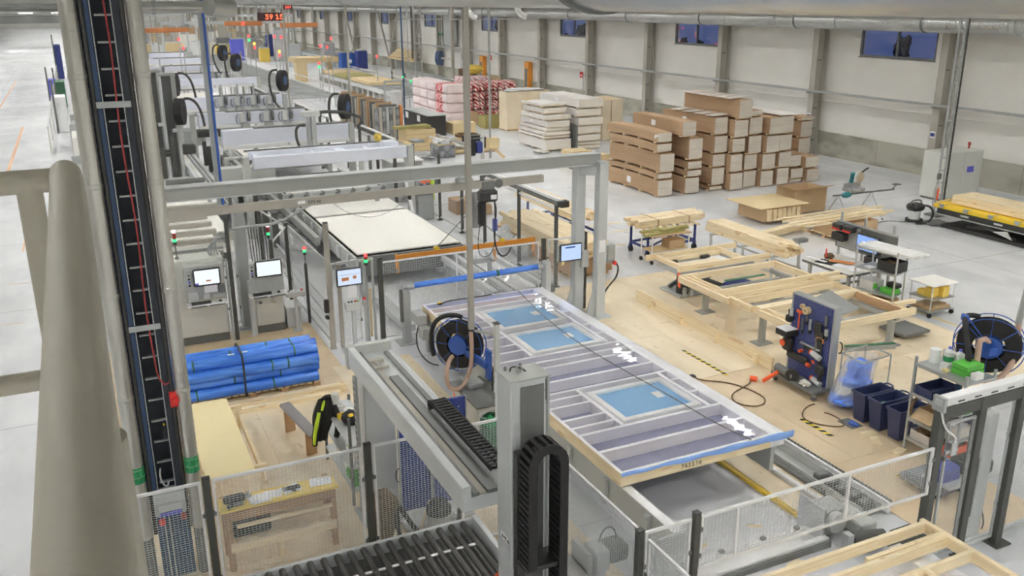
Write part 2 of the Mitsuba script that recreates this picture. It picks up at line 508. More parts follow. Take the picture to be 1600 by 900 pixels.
solo('conduit_pipe', 'thin grey conduit pipe low on the hall wall under the cable tray', 'pipe', M().cyl((31.9, 12, 2.55), (31.9, 120, 2.55), .025, n=6), 'wall_panel')

# ventilation ducts
def spiral_duct(name, label, X, z, r, y0, y1, pitch, fine_to, mat_, seams):
    t = thing(name, label, 'duct')
    prof, y = [], y0
    while y < min(y1, fine_to):
        prof += [(r, y), (r, y + pitch * .72), (r + .012, y + pitch * .86)]
        y += pitch
    prof += [(r, y), (r, y1)]
    part(t, 'pipe', M().lathe(prof, (X, 0, z), (0, 1, 0), 36), mat_, 50)
    for y in seams:
        part(t, 'seam_collar', M().lathe([(r, y - .06), (r + .03, y - .05), (r + .03, y + .05), (r, y + .06)], (X, 0, z), (0, 1, 0), 36), mat_, 40)
    return t


t = spiral_duct('spiral_air_duct', 'long galvanised spiral air duct hung high along the hall wall', 30.2, 6.24, .34, 8, 280, .14, 75, 'duct_zinc', [22, 26, 30.5, 34.3, 38, 46, 54, 62, 70])
for y in COLY[1:20]:
    part(t, 'hanger', M().lathe([(.35, y - .02), (.375, y - .02), (.375, y + .02), (.35, y + .02)], (30.2, 0, 6.24), (0, 1, 0), 30).cyl((30.2, y, 6.6), (30.2, y, 10.6), .012, n=5), 'steel_dark')
t = thing('large_air_duct', 'thick grey air duct under the roof crossing the top of the picture', 'duct')
part(t, 'pipe', M().lathe([(.55, 6.85), (.55, 45)], (4, 0, 7.67), (0, 1, 0), 48), 'duct_zinc', True)
part(t, 'pipe', M().lathe([(.62, -6), (.62, 6.7)], (4, 0, 7.72), (0, 1, 0), 48), 'duct_zinc', True)
part(t, 'flange', M().lathe([(.5, 6.66), (.645, 6.66), (.645, 6.76), (.5, 6.76)], (4, 0, 7.72), (0, 1, 0), 48), 'steel_dark', 40)
for y in (14, 21, 28):
    part(t, 'seam_collar', M().lathe([(.55, y), (.565, y + .02), (.565, y + .08), (.55, y + .1)], (4, 0, 7.67), (0, 1, 0), 48), 'galvanised', 40)
t = thing('branch_duct', 'silver branch duct with elbows under the roof left of the blue hanging post', 'duct')
part(t, 'pipe', M().cyl((.75, 16.9, 7.1), (2.25, 16.9, 7.1), .1, n=20), 'duct_zinc', 40)
part(t, 'pipe', M().cyl((2.2, 16.7, 7.12), (2.6, 17.0, 7.08), .17, n=20), 'duct_zinc', 40)
part(t, 'seam_collar', M().cyl((1.3, 16.9, 7.1), (1.36, 16.9, 7.1), .112, n=20), 'galvanised', 40)
part(t, 'seam_collar', M().cyl((2.2, 16.9, 7.1), (2.28, 16.9, 7.1), .115, n=20), 'galvanised', 40)
for i, (x, y) in enumerate([(18.6, 44.5), (21.6, 44.8)]):
    solo('flexible_duct', f'short white flexible duct bend hanging high before the wall, {["left", "right"][i]} one', 'duct',
         M().tube([(x, y, 10.6), (x, y, 7.0), (x, y, 6.75), (x + .15, y, 6.5), (x + .5, y - .1, 6.33)], .16, 12), 'white_plastic', 50)
solo('rail_pole', 'thin grey horizontal pole with red end under the wall duct', 'pole', M().cyl((18.5, 56, 6.05), (26.2, 53, 6.02), .04, n=6).cyl((20, 55.4, 6.05), (20, 55.4, 10.6), .012, n=5).cyl((25, 53.5, 6.05), (25, 53.5, 10.6), .012, n=5), 'steel_grey')

# overhead pipe bridge over the side aisle
t = thing('pipe_bridge', 'dark grey overhead pipe bridge with small lamps across the far side aisle', 'pipe bridge')
part(t, 'girder', bx(-16, .6, 59.8, 60.2, 6.02, 6.45), 'steel_dark')
part(t, 'girder', bx(-16, .6, 61.5, 61.9, 6.75, 7.05), 'steel_dark')
for z, y, r in ((6.62, 59.7, .1), (6.95, 60.4, .16), (6.72, 61.2, .09)):
    part(t, 'pipe', M().cyl((-16, y, z), (.6, y, z), r, n=10), 'beam_grey', 40)
for i in range(9):
    part(t, 'tube_lamp', bx(-14 + i * 1.65, -13.3 + i * 1.65, 59.5, 59.6, 6.56, 6.6), 'white_paint', emit=[2.2, 2.1, 1.9])
for x in (-15.8, -12):
    part(t, 'post', bx(x - .12, x + .12, 59.9, 60.1, 0, 6.02), 'steel_dark')
for x in (-8, .3):
    part(t, 'hanger', bx(x - .04, x + .04, 59.96, 60.04, 6.45, 10.6), 'steel_dark')

# floor markings
for i, (x0, x1, y0, y1) in enumerate([(13.6, 16.0, 25.1, 25.18), (12.4, 14.6, 22.6, 22.68), (17.5, 17.58, 8, 16.5), (15.0, 17.6, 24.1, 24.16)]):
    struct('floor_marking', bx(x0, x1, y0, y1, 0, .003), 'sheet_yellow', 'faded yellow line painted on the concrete floor')
for i, (x0, x1, y0, y1) in enumerate([(-3.4, -3.25, 40, 62), (-5.3, -5.2, 64, 100), (-2.2, -2.15, 30, 33), (-2.6, -1.9, 22.9, 22.93), (-2.4, -1.8, 26.4, 26.43)]):
    struct('floor_marking', bx(x0, x1, y0, y1, 0, .003), 'aisle_orange', 'faded orange line painted on the aisle floor')
# ---------------------------------------------------------------- railing of the platform one stands on
t = thing('platform_railing', 'thick beige painted tube railing of the viewing platform in the left corner', 'railing')
part(t, 'handrail', M().tube([(-.03, -1.2, 6.87), (-.04, 1.4, 6.87), (-.045, 1.95, 6.87), (-.047, 2.02, 6.865), (-.048, 2.06, 6.85), (-.048, 2.07, 6.83)], .03, 28), 'rail_paint', True)
part(t, 'top_rail', M().cyl((-.05, 2.0, 6.86), (-1.6, 2.0, 6.86), .024, n=24), 'rail_paint', 50)
part(t, 'mid_rail', M().cyl((-.115, 2.0, 6.44), (-1.6, 2.0, 6.44), .022, n=24), 'rail_paint', 50)
part(t, 'post', M().cyl((-.115, 2.0, 6.87), (-.115, 2.0, 5.75), .024, n=24), 'rail_paint', 50)
part(t, 'post', M().cyl((-.028, .74, 6.86), (-.028, .74, 5.75), .026, n=24), 'rail_paint', 50)
part(t, 'foot_plate', bx(-1.7, -.02, -1.3, -.6, 5.70, 5.75), 'steel_dark')
part(t, 'edge_beam', M().box(-.16, -.02, -1.3, 2.05, 5.6, 5.75), 'rail_paint')

# ---------------------------------------------------------------- blue mast and the two extraction pipes
for X, r, side in ((.01, .09, 'left'), (.66, .085, 'right')):
    t = thing('extraction_pipe', f'shiny spiral extraction pipe with a green band, {side} of the blue mast', 'pipe')
    prof, z = [], .7
    while z < 10.4:
        prof += [(r, z), (r, z + .07), (r + .0045, z + .088)]
        z += .1
    part(t, 'pipe', M().lathe(prof, (X, 10.95, 0), (0, 0, 1), 28), 'duct_pipe', 60)
    for z in (2.6, 3.9, 5.2, 6.4, 7.6):
        part(t, 'clamp_ring', M().lathe([(r, z), (r + .008, z + .01), (r + .008, z + .05), (r, z + .06)], (X, 10.95, 0), (0, 0, 1), 28), 'duct_pipe', 40)
    q = X + .125 if X < .3 else X - .118
    part(t, 'riser', M().cyl((q, 10.97, .7), (q, 10.97, 10.4), .028, n=10), 'pipe_black', 40)
    part(t, 'tape_band', M().lathe([(r + .001, 1.5), (r + .0035, 1.5), (r + .0035, 1.72), (r + .001, 1.72)], (X, 10.95, 0), (0, 0, 1), 28), 'green_tape', 40)
    part(t, 'base', M().cyl((X, 10.95, 0), (X, 10.95, .7), r * .9, n=16), 'steel_dark', 40)
t = thing('lifting_mast', 'tall dark blue lifting mast with rungs and a red cable, standing between two pipes', 'mast')
MX0, MX1, MY = .1, .52, 11.0
part(t, 'side_channel', bx(MX0, MX0 + .11, MY - .02, MY + .28, 1.2, 10.4), 'mast_blue')
part(t, 'side_channel', bx(MX1 - .08, MX1, MY - .02, MY + .28, 1.2, 10.4), 'mast_dark')
part(t, 'back_plate', bx(MX0 + .1, MX1 - .08, MY + .2, MY + .28, 1.2, 10.4), 'mast_dark')
for x in (MX0 + .12, MX0 + .035, MX1 - .09):
    part(t, 'guide_strip', bx(x, x + .012, MY - .03, MY, 1.2, 10.4), 'galvanised')
z = 1.35
while z < 9:
    part(t, 'rung', bx(MX0 + .16, MX1 - .08, MY + .06, MY + .1, z, z + .022), 'galvanised')
    z += .285
for z in (6.08, 3.45):
    part(t, 'plate', bx(MX0 + .03, MX1 - .01, MY - .05, MY - .03, z, z + .07), 'galvanised')
zz = np.linspace(7.9, 2.9, 40)
part(t, 'cable', M().tube([(.36 + .012 * math.sin(3 * a) + .03 * (7.9 - a) / 5, MY - .03, a) for a in zz] + [(.42, MY - .04, 2.8), (.47, MY - .05, 2.72), (.52, MY - .05, 2.75)], .012, 6), 'dark_red', True)
part(t, 'emergency_box', M().rbox(.5, .62, MY - .1, MY, 2.42, 2.62, .015).cyl((.56, MY - .1, 2.52), (.56, MY - .15, 2.52), .04), 'red_plastic')
part(t, 'control_box', M().rbox(.15, .53, MY - .14, MY + .06, .98, 1.3, .02), 'steel_grey')
part(t, 'lid', M().rbox(.16, .52, MY - .16, MY - .13, 1.17, 1.29, .01).box(.2, .48, MY - .15, MY - .135, 1.05, 1.14), 'steel_light')
part(t, 'sticker', bx(.2, .47, MY - .155, MY - .14, .985, 1.04), 'blue_print')
part(t, 'button', M().cyl((.22, MY - .14, .93), (.22, MY - .2, .93), .04), 'red_plastic')
part(t, 'button', M().cyl((.48, MY - .14, .95), (.48, MY - .2, .95), .04), 'dark_red')
part(t, 'hook', M().tube([(.29, MY - .05, 1.62), (.29, MY - .06, 1.42), (.33, MY - .06, 1.36), (.36, MY - .06, 1.42)], .012, 6), 'chrome')
part(t, 'base_cabinet', M().rbox(.16, .55, MY - .05, MY + .35, 0, .99, .01), 'mast_blue')
for x in (.24, .3):
    part(t, 'guide_strip', bx(x, x + .018, MY - .075, MY - .05, 0, .97), 'galvanised')
t = thing('drink_bottle', 'small clear water bottle with a yellow cap standing on a mast rung', 'bottle')
part(t, 'body', M().lathe([(0, 0), (.033, 0), (.034, .13), (.012, .18), (.012, .2)], (.40, MY + .06, 1.942), n=14), 'pane_glass', True)
part(t, 'cap', M().cyl((.40, MY + .06, 2.14), (.40, MY + .06, 2.165), .014, n=10), 'yellow_paint')

# ---------------------------------------------------------------- machine fences: dark posts and welded mesh in tube frames
def post(name, label, x, y, z1, w=.06, d=.06, m_='anthracite', z0=0.0, group=None):
    t = thing(name, label, 'fence post', group)
    part(t, 'tube', M().rbox(x - w / 2, x + w / 2, y - d / 2, y + d / 2, z0, z1, .006), m_)
    part(t, 'foot', bx(x - .07, x + .07, y - .07, y + .07, 0, .012) if z0 == 0 else bx(x - .05, x + .05, y - .05, y + .05, z0, z0 + .01), m_)
    part(t, 'cap', M().rbox(x - w / 2 - .003, x + w / 2 + .003, y - d / 2 - .003, y + d / 2 + .003, z1, z1 + .012, .003), 'black_plastic')
    return t


def fence(name, label, p, q, z0, z1, mx=.045, mz=.03, wire=.0042, tube=.03, frame='white_paint', mids=(), wire_mat='steel_light', cat='fence panel'):
    """A mesh panel between the floor points p and q."""
    p, q = np.array([*p, 0.0]), np.array([*q, 0.0])
    d, n = unit(q - p), np.linalg.norm(q - p)
    t = thing(name, label, cat)
    Z = np.array([0, 0, 1.0])
    m = M()
    for z in (z0 + tube / 2, z1 - tube / 2):
        m.bar(p + Z * z, q + Z * z, tube, tube)
    for s in (tube / 2, n - tube / 2):
        m.bar(p + d * s + Z * z0, p + d * s + Z * z1, tube, tube, d)
    part(t, 'frame', m, frame)
    for s in mids:
        part(t, 'stile', M().bar(p + d * s + Z * z0, p + d * s + Z * z1, tube, tube, d), frame)
    m = M()
    for s in np.arange(mx, n - mx / 2, mx):
        m.bar(p + d * s + Z * (z0 + tube), p + d * s + Z * (z1 - tube), wire, wire, d)
    for z in np.arange(z0 + mz, z1 - mz / 2, mz):
        m.bar(p + d * tube + Z * z, q - d * tube + Z * z, wire, wire)
    part(t, 'wire_mesh', m, wire_mat, stuff=True)
    for z in (z0 + .25 * (z1 - z0), z0 + .75 * (z1 - z0)):
        for s in (0, n):
            part(t, 'clip', M().bar(p + d * (s - .02) + Z * z, p + d * (s + .02) + Z * z, .05, .05), 'steel_dark')
    return t


FY = 9.86
fence('mesh_fence', 'mesh fence panel in front of the blue mast, beside the railing', (-.85, FY), (.66, FY), .12, 1.9)
fence('mesh_fence', 'mesh fence panel in front of the yellow-topped workbench', (.78, FY), (2.58, FY), .12, 1.9)
fence('mesh_fence', 'mesh fence panel under the sloping gantry beam, before the blue tool boards', (2.72, FY), (4.58, FY), .12, 1.9, mids=(1.2,))
post('fence_pole', 'dark fence post between the mast fence and the workbench fence', .72, FY, 1.93, .09, .06)
post('fence_pole', 'dark fence post at the left side of the gantry leg', 2.65, FY, 1.93, .09, .06)
fence('mesh_fence', 'mesh fence panel running back along the left side of the wall element', (4.7, 6.85), (4.7, FY), .12, 1.9)
post('fence_pole', 'dark fence corner post behind the energy chain tower', 4.68, FY, 1.93)
post('fence_pole', 'dark fence post at the near corner, left of the two middle ones', 4.66, 6.76, 1.93, .075, .075)
post('fence_pole', 'dark fence post at the near edge, right of the two middle ones', 5.4, 6.78, 1.93, .075, .075)
fence('mesh_fence', 'narrow mesh fence panel between the two near dark posts', (4.74, 6.78), (5.33, 6.78), .2, 1.88)
fence('mesh_fence', 'mesh fence panel running forward from the near corner post', (4.72, 4.9), (4.72, 6.68), .12, 1.86)
fence('mesh_fence', 'long low mesh panel hanging above the conveyor passage, right of the near posts', (5.46, 6.78), (9.0, 6.78), 1.22, 1.88, mids=(.5, 2.15), wire=.003, mx=.05, mz=.035)

# sliding gate in the right corner
t = thing('sliding_gate', 'dark steel gate frame with a white top rail in the right corner', 'gate')
for x, zt in ((9.12, 2.4), (9.85, 2.42), (10.62, 2.42)):
    part(t, 'post', M().rbox(x - .06, x + .06, 6.79, 6.91, 0, zt, .008), 'anthracite')
    part(t, 'cap', M().lathe([(.0, 0), (.03, 0), (.035, .012), (.045, .012), (.045, 0)], (x, 6.85, zt), n=12), 'anthracite')
part(t, 'lintel', bx(9.12, 11.9, 6.8, 6.9, 2.22, 2.38), 'anthracite')
part(t, 'top_rail', M().rbox(9.0, 11.9, 6.74, 6.88, 2.43, 2.54, .01), 'white_paint')
for i in range(9):
    part(t, 'slot', bx(9.25 + i * .3, 9.37 + i * .3, 6.735, 6.742, 2.46, 2.48), 'anthracite')
part(t, 'rail_bracket', bx(9.0, 9.05, 6.73, 6.9, 2.36, 2.55), 'galvanised')
part(t, 'air_hose', M().tube([(9.03, 6.8, 2.42), (9.06, 6.78, 2.3), (9.15, 6.76, 2.1), (9.3, 6.75, 1.98), (9.33, 6.75, 1.9)], .014, 8), 'white_plastic', True)
part(t, 'latch', M().rbox(9.28, 9.38, 6.74, 6.84, 1.7, 1.88, .01).box(9.2, 9.42, 6.76, 6.8, 1.74, 1.78), 'aluminium')
part(t, 'foot', bx(10.5, 10.8, 6.72, 6.98, 0, .015), 'anthracite')
fence('mesh_gate', 'mesh gate leaf between the first and second dark gate posts', (9.3, 6.85), (9.79, 6.85), .1, 2.12, mx=.035, mz=.035, wire=.0022, frame='steel_grey', wire_mat='steel_grey', cat='gate')
fence('mesh_gate', 'tall mesh gate leaf between the second and third dark gate posts', (9.95, 6.88), (10.56, 6.88), .1, 2.2, mx=.035, mz=.035, wire=.0022, frame='steel_light', cat='gate')
fence('mesh_gate', 'mesh gate leaf right of the third dark gate post, cut by the picture edge', (10.7, 6.88), (11.7, 6.88), .1, 2.2, mx=.035, mz=.035, wire=.0022, frame='steel_grey', wire_mat='steel_grey', cat='gate')
t = thing('gate_drive', 'pale grey gate drive column with a black chain strip behind the mesh gate', 'column')
part(t, 'column', M().rbox(10.28, 10.48, 7.0, 7.12, 0, 1.95, .01), 'steel_light')
part(t, 'chain_strip', bx(10.262, 10.28, 7.03, 7.06, .4, 1.3), 'black_plastic')
part(t, 'foot', bx(10.15, 10.6, 6.95, 7.2, 0, .02), 'steel_light')
solo('gate_cable', 'dark cable curling on the floor at the foot of the gate column', 'cable', M().tube([(10.3, 7.1, .02), (10.5, 7.2, .015), (10.75, 7.15, .015), (10.85, 7.3, .3), (10.9, 7.4, .8)], .012, 6), 'hose_dark', True)
solo('floor_kerb', 'low grey rail on the floor under the gate leaves', 'rail', M().rbox(9.3, 12.4, 6.94, 7.0, 0, .1, .01), 'steel_light')

# ---------------------------------------------------------------- gantry: beam, leg, tower and energy chains
t = thing('gantry_beam', 'long pale grey gantry beam with dark guide tracks sloping through the lower middle', 'gantry beam')
part(t, 'body', M().rbox(2.9, 3.5, 7.25, 11.45, 2.34, 2.5, .01), 'steel_light')
part(t, 'side_plate', M().rbox(2.88, 2.98, 7.25, 11.5, 2.34, 2.62, .01), 'steel_light')
part(t, 'side_plate', M().rbox(3.49, 3.53, 7.25, 11.35, 2.24, 2.5, .008), 'steel_light')
part(t, 'guide_track', bx(3.0, 3.06, 7.25, 11.4, 2.5, 2.535), 'steel_dark')
part(t, 'guide_track', bx(3.15, 3.27, 7.25, 10.4, 2.5, 2.54), 'steel_dark')
part(t, 'guide_track', bx(3.36, 3.42, 9.5, 11.3, 2.5, 2.53), 'steel_dark')
part(t, 'rack_strip', bx(3.07, 3.14, 7.25, 11.1, 2.5, 2.525), 'beam_beige')
part(t, 'end_plate', M().rbox(2.86, 3.5, 11.4, 11.52, 2.3, 2.63, .01), 'machine_grey')
part(t, 'sensor', M().box(3.05, 3.25, 10.95, 11.05, 2.52, 2.56).box(3.12, 3.16, 10.7, 11.0, 2.52, 2.55).box(3.05, 3.25, 10.7, 10.76, 2.52, 2.56), 'beam_beige')
t = thing('gantry_support', 'broad pale grey gantry leg standing behind the mesh fence', 'gantry leg')
part(t, 'column', M().rbox(2.98, 3.42, 11.1, 11.4, 0, 2.34, .015), 'steel_light')
part(t, 'foot', M().rbox(2.85, 3.55, 10.95, 11.55, 0, .03, .005), 'steel_grey')
part(t, 'gusset', M().prism([(10.85, 2.34), (11.1, 2.34), (11.1, 2.05)], 0, 3.3, 3.33), 'steel_light')
for i in range(22):
    part(t, 'perforation', M().box(2.855, 2.86, 11.1, 11.16, .2 + i * .095, .2 + i * .095 + .05), 'steel_dark')
part(t, 'rail_back', M().box(2.86, 2.9, 11.08, 11.18, .1, 2.3), 'galvanised')

t = thing('gantry_tower', 'grey lifting tower with an eyebolt on top at the bottom middle', 'tower')
X0, X1, Y0, Y1, ZT = 3.26, 3.63, 6.93, 7.26, 3.8
part(t, 'column', M().rbox(X0, X1, Y0, Y1, .9, ZT, .012), 'steel_light')
part(t, 'front_panel', M().rbox(X0 + .1, X1 - .02, Y0 - .012, Y0, 1.0, ZT - .06, .005), 'steel_dark')
part(t, 'edge_strip', bx(X0 - .012, X0, Y1 - .04, Y1, 3.3, ZT - .01), 'white_paint')
part(t, 'top_plate', M().rbox(X0 - .005, X1 + .06, Y0 - .005, Y1 + .005, ZT, ZT + .012, .004), 'machine_grey')
a = np.linspace(0, 2 * np.pi, 25)
part(t, 'eyebolt', M().tube(np.stack([3.42 + .032 * np.cos(a), a * 0 + 7.08, ZT + .055 + .036 * np.sin(a)], 1), .009, 8), 'galvanised', True)
part(t, 'bolt', M().cyl((3.33, 7.2, ZT), (3.33, 7.2, ZT + .05), .014), 'steel_dark')
part(t, 'bolt', M().cyl((3.5, 7.22, ZT), (3.5, 7.22, ZT + .05), .014), 'steel_dark')
part(t, 'cable', M().tube([(3.36, 7.15, ZT + .02), (3.4, 7.18, ZT + .045), (3.47, 7.16, ZT + .03), (3.5, 7.1, ZT + .015)], .008, 6), 'black_plastic', True)
part(t, 'slide_rail', bx(X1 + .03, X1 + .055, Y0 + .02, Y0 + .06, 1.2, ZT + .005), 'steel_grey')
part(t, 'slide_rail', bx(X1 - .005, X1 + .02, Y0 + .02, Y0 + .05, 1.2, ZT - .25), 'steel_grey')
part(t, 'damper', M().cyl((X1 + .02, Y0 + .04, ZT - .3), (X1 + .02, Y0 + .04, ZT - .05), .016), 'steel_dark')
part(t, 'chain_tray', bx(X0 + .02, X0 + .1, Y0 - .1, Y0 - .013, .9, 3.1), 'pipe_black')
part(t, 'sign', bx(X0 - .004, X0 - .001, Y0 + .06, Y0 + .24, 2.02, 2.1), 'white_plastic')
mm = meshkit.text_mesh('\u2190Y\u2192', .05, .002, True)
v = np.array(mm.vertices)
v = np.stack([X0 - .005 - v[:, 2], Y0 + .22 - v[:, 0] * 1.0, 2.035 + v[:, 1]], 1)
part(t, 'lettering', M().add(v, mm.faces), 'black_plastic')
part(t, 'bracket', M().rbox(X0 + .02, X1 + .05, Y0 - .3, Y0 - .013, 1.9, 1.95, .01), 'black_plastic')


def energy_chain(name, label, path, width, wdir, pitch, h, mat_='rubber'):
    """A cable chain along path: two cheek links and cross bars, each link its own part."""
    t = thing(name, label, 'energy chain')
    path = np.asarray(path, float)
    s = np.r_[0, np.cumsum(np.linalg.norm(np.diff(path, axis=0), axis=1))]
    n = int(s[-1] / pitch)
    q = np.array([[np.interp(i * pitch, s, path[:, k]) for k in range(3)] for i in range(n + 1)])
    w = unit(wdir)
    for i in range(n):
        d = unit(q[i + 1] - q[i])
        up = np.cross(w, d)
        m = M()
        for sgn in (-1, 1):
            c = w * sgn * (width / 2 - .008)
            m.bar(q[i] + c - d * .006, q[i + 1] + c + d * .006, .016, h, up)
        for e in (-1, 1):
            mid = (q[i] + q[i + 1]) / 2 + up * e * (h / 2 - .006)
            m.bar(mid - w * width / 2, mid + w * width / 2, pitch * .55, .012, up)
        m.bar((q[i] + q[i + 1]) / 2 - up * h * .4, (q[i] + q[i + 1]) / 2 + up * h * .4, .01, pitch * .4, w)
        part(t, 'link', m, mat_)
    return t


CX = 3.5
a = np.linspace(np.pi, 0, 22)
loop = [(CX - .165, 6.71, 1.96 + .08 * i) for i in range(14)] + [(CX + .165 * math.cos(b), 6.71, 3.05 + .17 * math.sin(b)) for b in a] + [(CX + .165, 6.71, 3.0 - .08 * i) for i in range(26)]
energy_chain('energy_chain', 'black energy chain looping upright beside the grey tower', loop, .23, (0, 1, 0), .066, .09)
flat = [(3.38, 9.25, 2.53), (3.38, 9.32, 2.58), (3.38, 9.25, 2.63)] + [(3.38, 9.2 - .1 * i, 2.635) for i in range(1, 19)]
energy_chain('energy_chain', 'black energy chain lying along the right side of the gantry beam', flat, .2, (1, 0, 0), .075, .06)

# ---------------------------------------------------------------- roller conveyor
t = thing('roller_conveyor', 'conveyor of dark steel rollers at the bottom edge, left of the tower', 'roller conveyor')
for y in (9.42, 6.2):
    part(t, 'side_rail', M().rbox(-.6, 3.92, y - .03, y + .03, .62, .8, .008), 'steel_light')
for i in range(27):
    x = 3.72 - i * .165
    part(t, 'roller', M().cyl((x, 6.25, .765), (x, 9.38, .765), .042, n=14), 'roller_steel', 40)
for i in range(27):
    x = 3.64 - i * .165
    part(t, 'spacer', bx(x - .045, x + .045, 8.86, 8.9, .775, .785), 'white_plastic')
part(t, 'tray', bx(-.6, 3.92, 6.2, 9.42, .6, .63), 'steel_dark')
for x in (-.4, 1.8, 3.8):
    for y in (6.3, 9.35):
        part(t, 'leg', bx(x - .04, x + .04, y - .04, y + .04, 0, .62), 'steel_grey')
part(t, 'end_plate', M().rbox(3.86, 3.93, 7.4, 9.42, .6, .83, .006), 'steel_light')
solo('orange_air_hose', 'thin orange air hose lying over the roller conveyor towards the tower', 'hose', M().tube([(2.2, 8.0, .83), (2.7, 7.95, .83), (3.0, 8.05, .86), (3.2, 7.9, 1.0), (3.3, 7.5, 1.3), (3.33, 7.29, 1.6)], .013, 7), 'orange_plastic', True)
t = thing('drive_motor', 'dark electric drive motor with a cable loop behind the side fence', 'motor')
part(t, 'body', M().rbox(4.95, 5.22, 7.75, 8.05, .78, 1.0, .04), 'anthracite')
part(t, 'flange', M().rbox(4.6, 4.67, 7.7, 8.1, .5, 1.05, .01), 'steel_light')
part(t, 'gearbox', M().rbox(4.74, 4.95, 7.75, 8.05, .72, 1.0, .02), 'steel_grey')
part(t, 'bracket', bx(4.75, 4.95, 7.85, 7.95, 0, .75), 'steel_grey')
a = np.linspace(0, np.pi, 14)
part(t, 'cable', M().tube([(5.02 + .12 * math.cos(b), 7.95, .98 + .2 * math.sin(b)) for b in a], .01, 6), 'black_plastic', True)
t = thing('machine_hood', 'grey sheet metal hood low between the energy chain and the side fence', 'machine hood')
part(t, 'shell', M().rbox(4.0, 4.6, 6.4, 8.3, 0, .82, .04), 'steel_light')
part(t, 'lid', M().rbox(4.02, 4.58, 6.42, 8.28, .82, .85, .01), 'machine_grey')

# ---------------------------------------------------------------- timber frame in the bottom right corner
t = thing('timber_framework', 'raw timber wall frame lying on the conveyor in the bottom right corner', 'timber frame')
part(t, 'rail', bx(8.8, 8.87, 3.2, 6.68, .82, .97), 'timber_y')
part(t, 'rail', bx(5.95, 6.02, 3.2, 6.68, .82, .97), 'timber_y')
for y in (6.58, 6.24, 5.9, 5.2, 4.6):
    part(t, 'stud', bx(6.02, 8.8, y, y + .06, .83, .97), 'timber_x')
part(t, 'stud', bx(7.6, 8.8, 6.34, 6.4, .83, .95), 'timber_x')
part(t, 'trimmer', bx(8.35, 8.8, 6.3, 6.35, .95, .99), 'timber_x')
part(t, 'nogging', bx(8.0, 8.06, 5.26, 5.9, .83, .97), 'timber_y')
t = thing('frame_table', 'white and grey conveyor table under the raw timber frame', 'conveyor table')
part(t, 'beam', M().rbox(6.2, 6.4, 3.0, 6.6, .55, .8, .01), 'white_paint')
part(t, 'beam', M().rbox(8.2, 8.4, 3.0, 6.6, .55, .8, .01), 'white_paint')
part(t, 'deck', bx(5.9, 8.9, 3.0, 6.55, .5, .55), 'grey_floor_pan')
for x in (6.3, 8.3):
    for y in (3.4, 6.3):
        part(t, 'leg', bx(x - .06, x + .06, y - .06, y + .06, 0, .55), 'steel_grey')
part(t, 'drive_box', M().rbox(8.42, 8.78, 6.62, 6.8, .6, .86, .02), 'anthracite')
part(t, 'sensor', M().rbox(7.9, 8.1, 6.6, 6.7, .8, .9, .01), 'galvanised')
# ---------------------------------------------------------------- wooden floor coverings, laid sheet by sheet
def sheets(name, label, x0, x1, y0, y1, sx, sy, z, m_, off=0.0, seed=1):
    k = numbered(name)
    labels[k] = {'kind': 'structure', 'label': label}
    r = random.Random(seed)
    y, row = y0, 0
    while y < y1 - .05:
        x = x0 - (off if row % 2 else 0)
        while x < x1 - .05:
            a, b, c, d = max(x, x0), min(x + sx, x1), y, min(y + sy, y1)
            if b - a > .06:
                part(k, 'sheet', bx(a + .002, b - .002, c + .002, d - .002, 0, z + r.uniform(0, .002)), m_)
            x += sx
        y += sy
        row += 1
    return k


sheets('plywood_floor', 'pale plywood sheets covering the floor under the timber tables', 9.95, 17.1, 13.2, 19.65, 1.2, 2.4, .02, 'plywood', .6)
sheets('plywood_floor', 'pale plywood sheets on the floor beside the tool trolley', 12.0, 17.1, 9.9, 13.2, 1.2, 2.4, .02, 'plywood', .6, 2)
sheets('hardboard_floor', 'tan board sheets on the floor between the conveyor and the bins', 9.95, 12.0, 6.95, 13.2, 1.02, 2.5, .016, 'hardboard', .3, 3)
sheets('plywood_floor', 'plywood sheets on the floor around the workbench on the left', -.3, 3.95, 8.2, 15.6, 1.22, 2.44, .02, 'plywood', .5, 4)
sheets('hardboard_floor', 'tan board sheets on the floor before the control cabinets', -.3, 4.15, 15.6, 19.95, 1.3, 2.2, .016, 'hardboard', .4, 5)
sheets('plywood_floor', 'plywood strip on the floor along the left side of the wall element', 3.95, 5.6, 8.2, 17.0, 1.65, 2.4, .02, 'plywood', 0, 6)
struct('steel_floor_pan', bx(6.2, 8.58, 7.0, 17.2, 0, .006), 'grey_floor_pan', 'grey steel floor pan under the wall element')
for (x0, x1, y0, y1) in [(10.92, 11.0, 13.1, 14.6), (10.86, 10.95, 10.2, 10.95), (10.82, 10.9, 8.1, 8.75)]:
    struct('floor_marking', bx(x0, x1, y0, y1, .02, .0215), 'hazard', 'yellow and black hazard tape on the board floor')

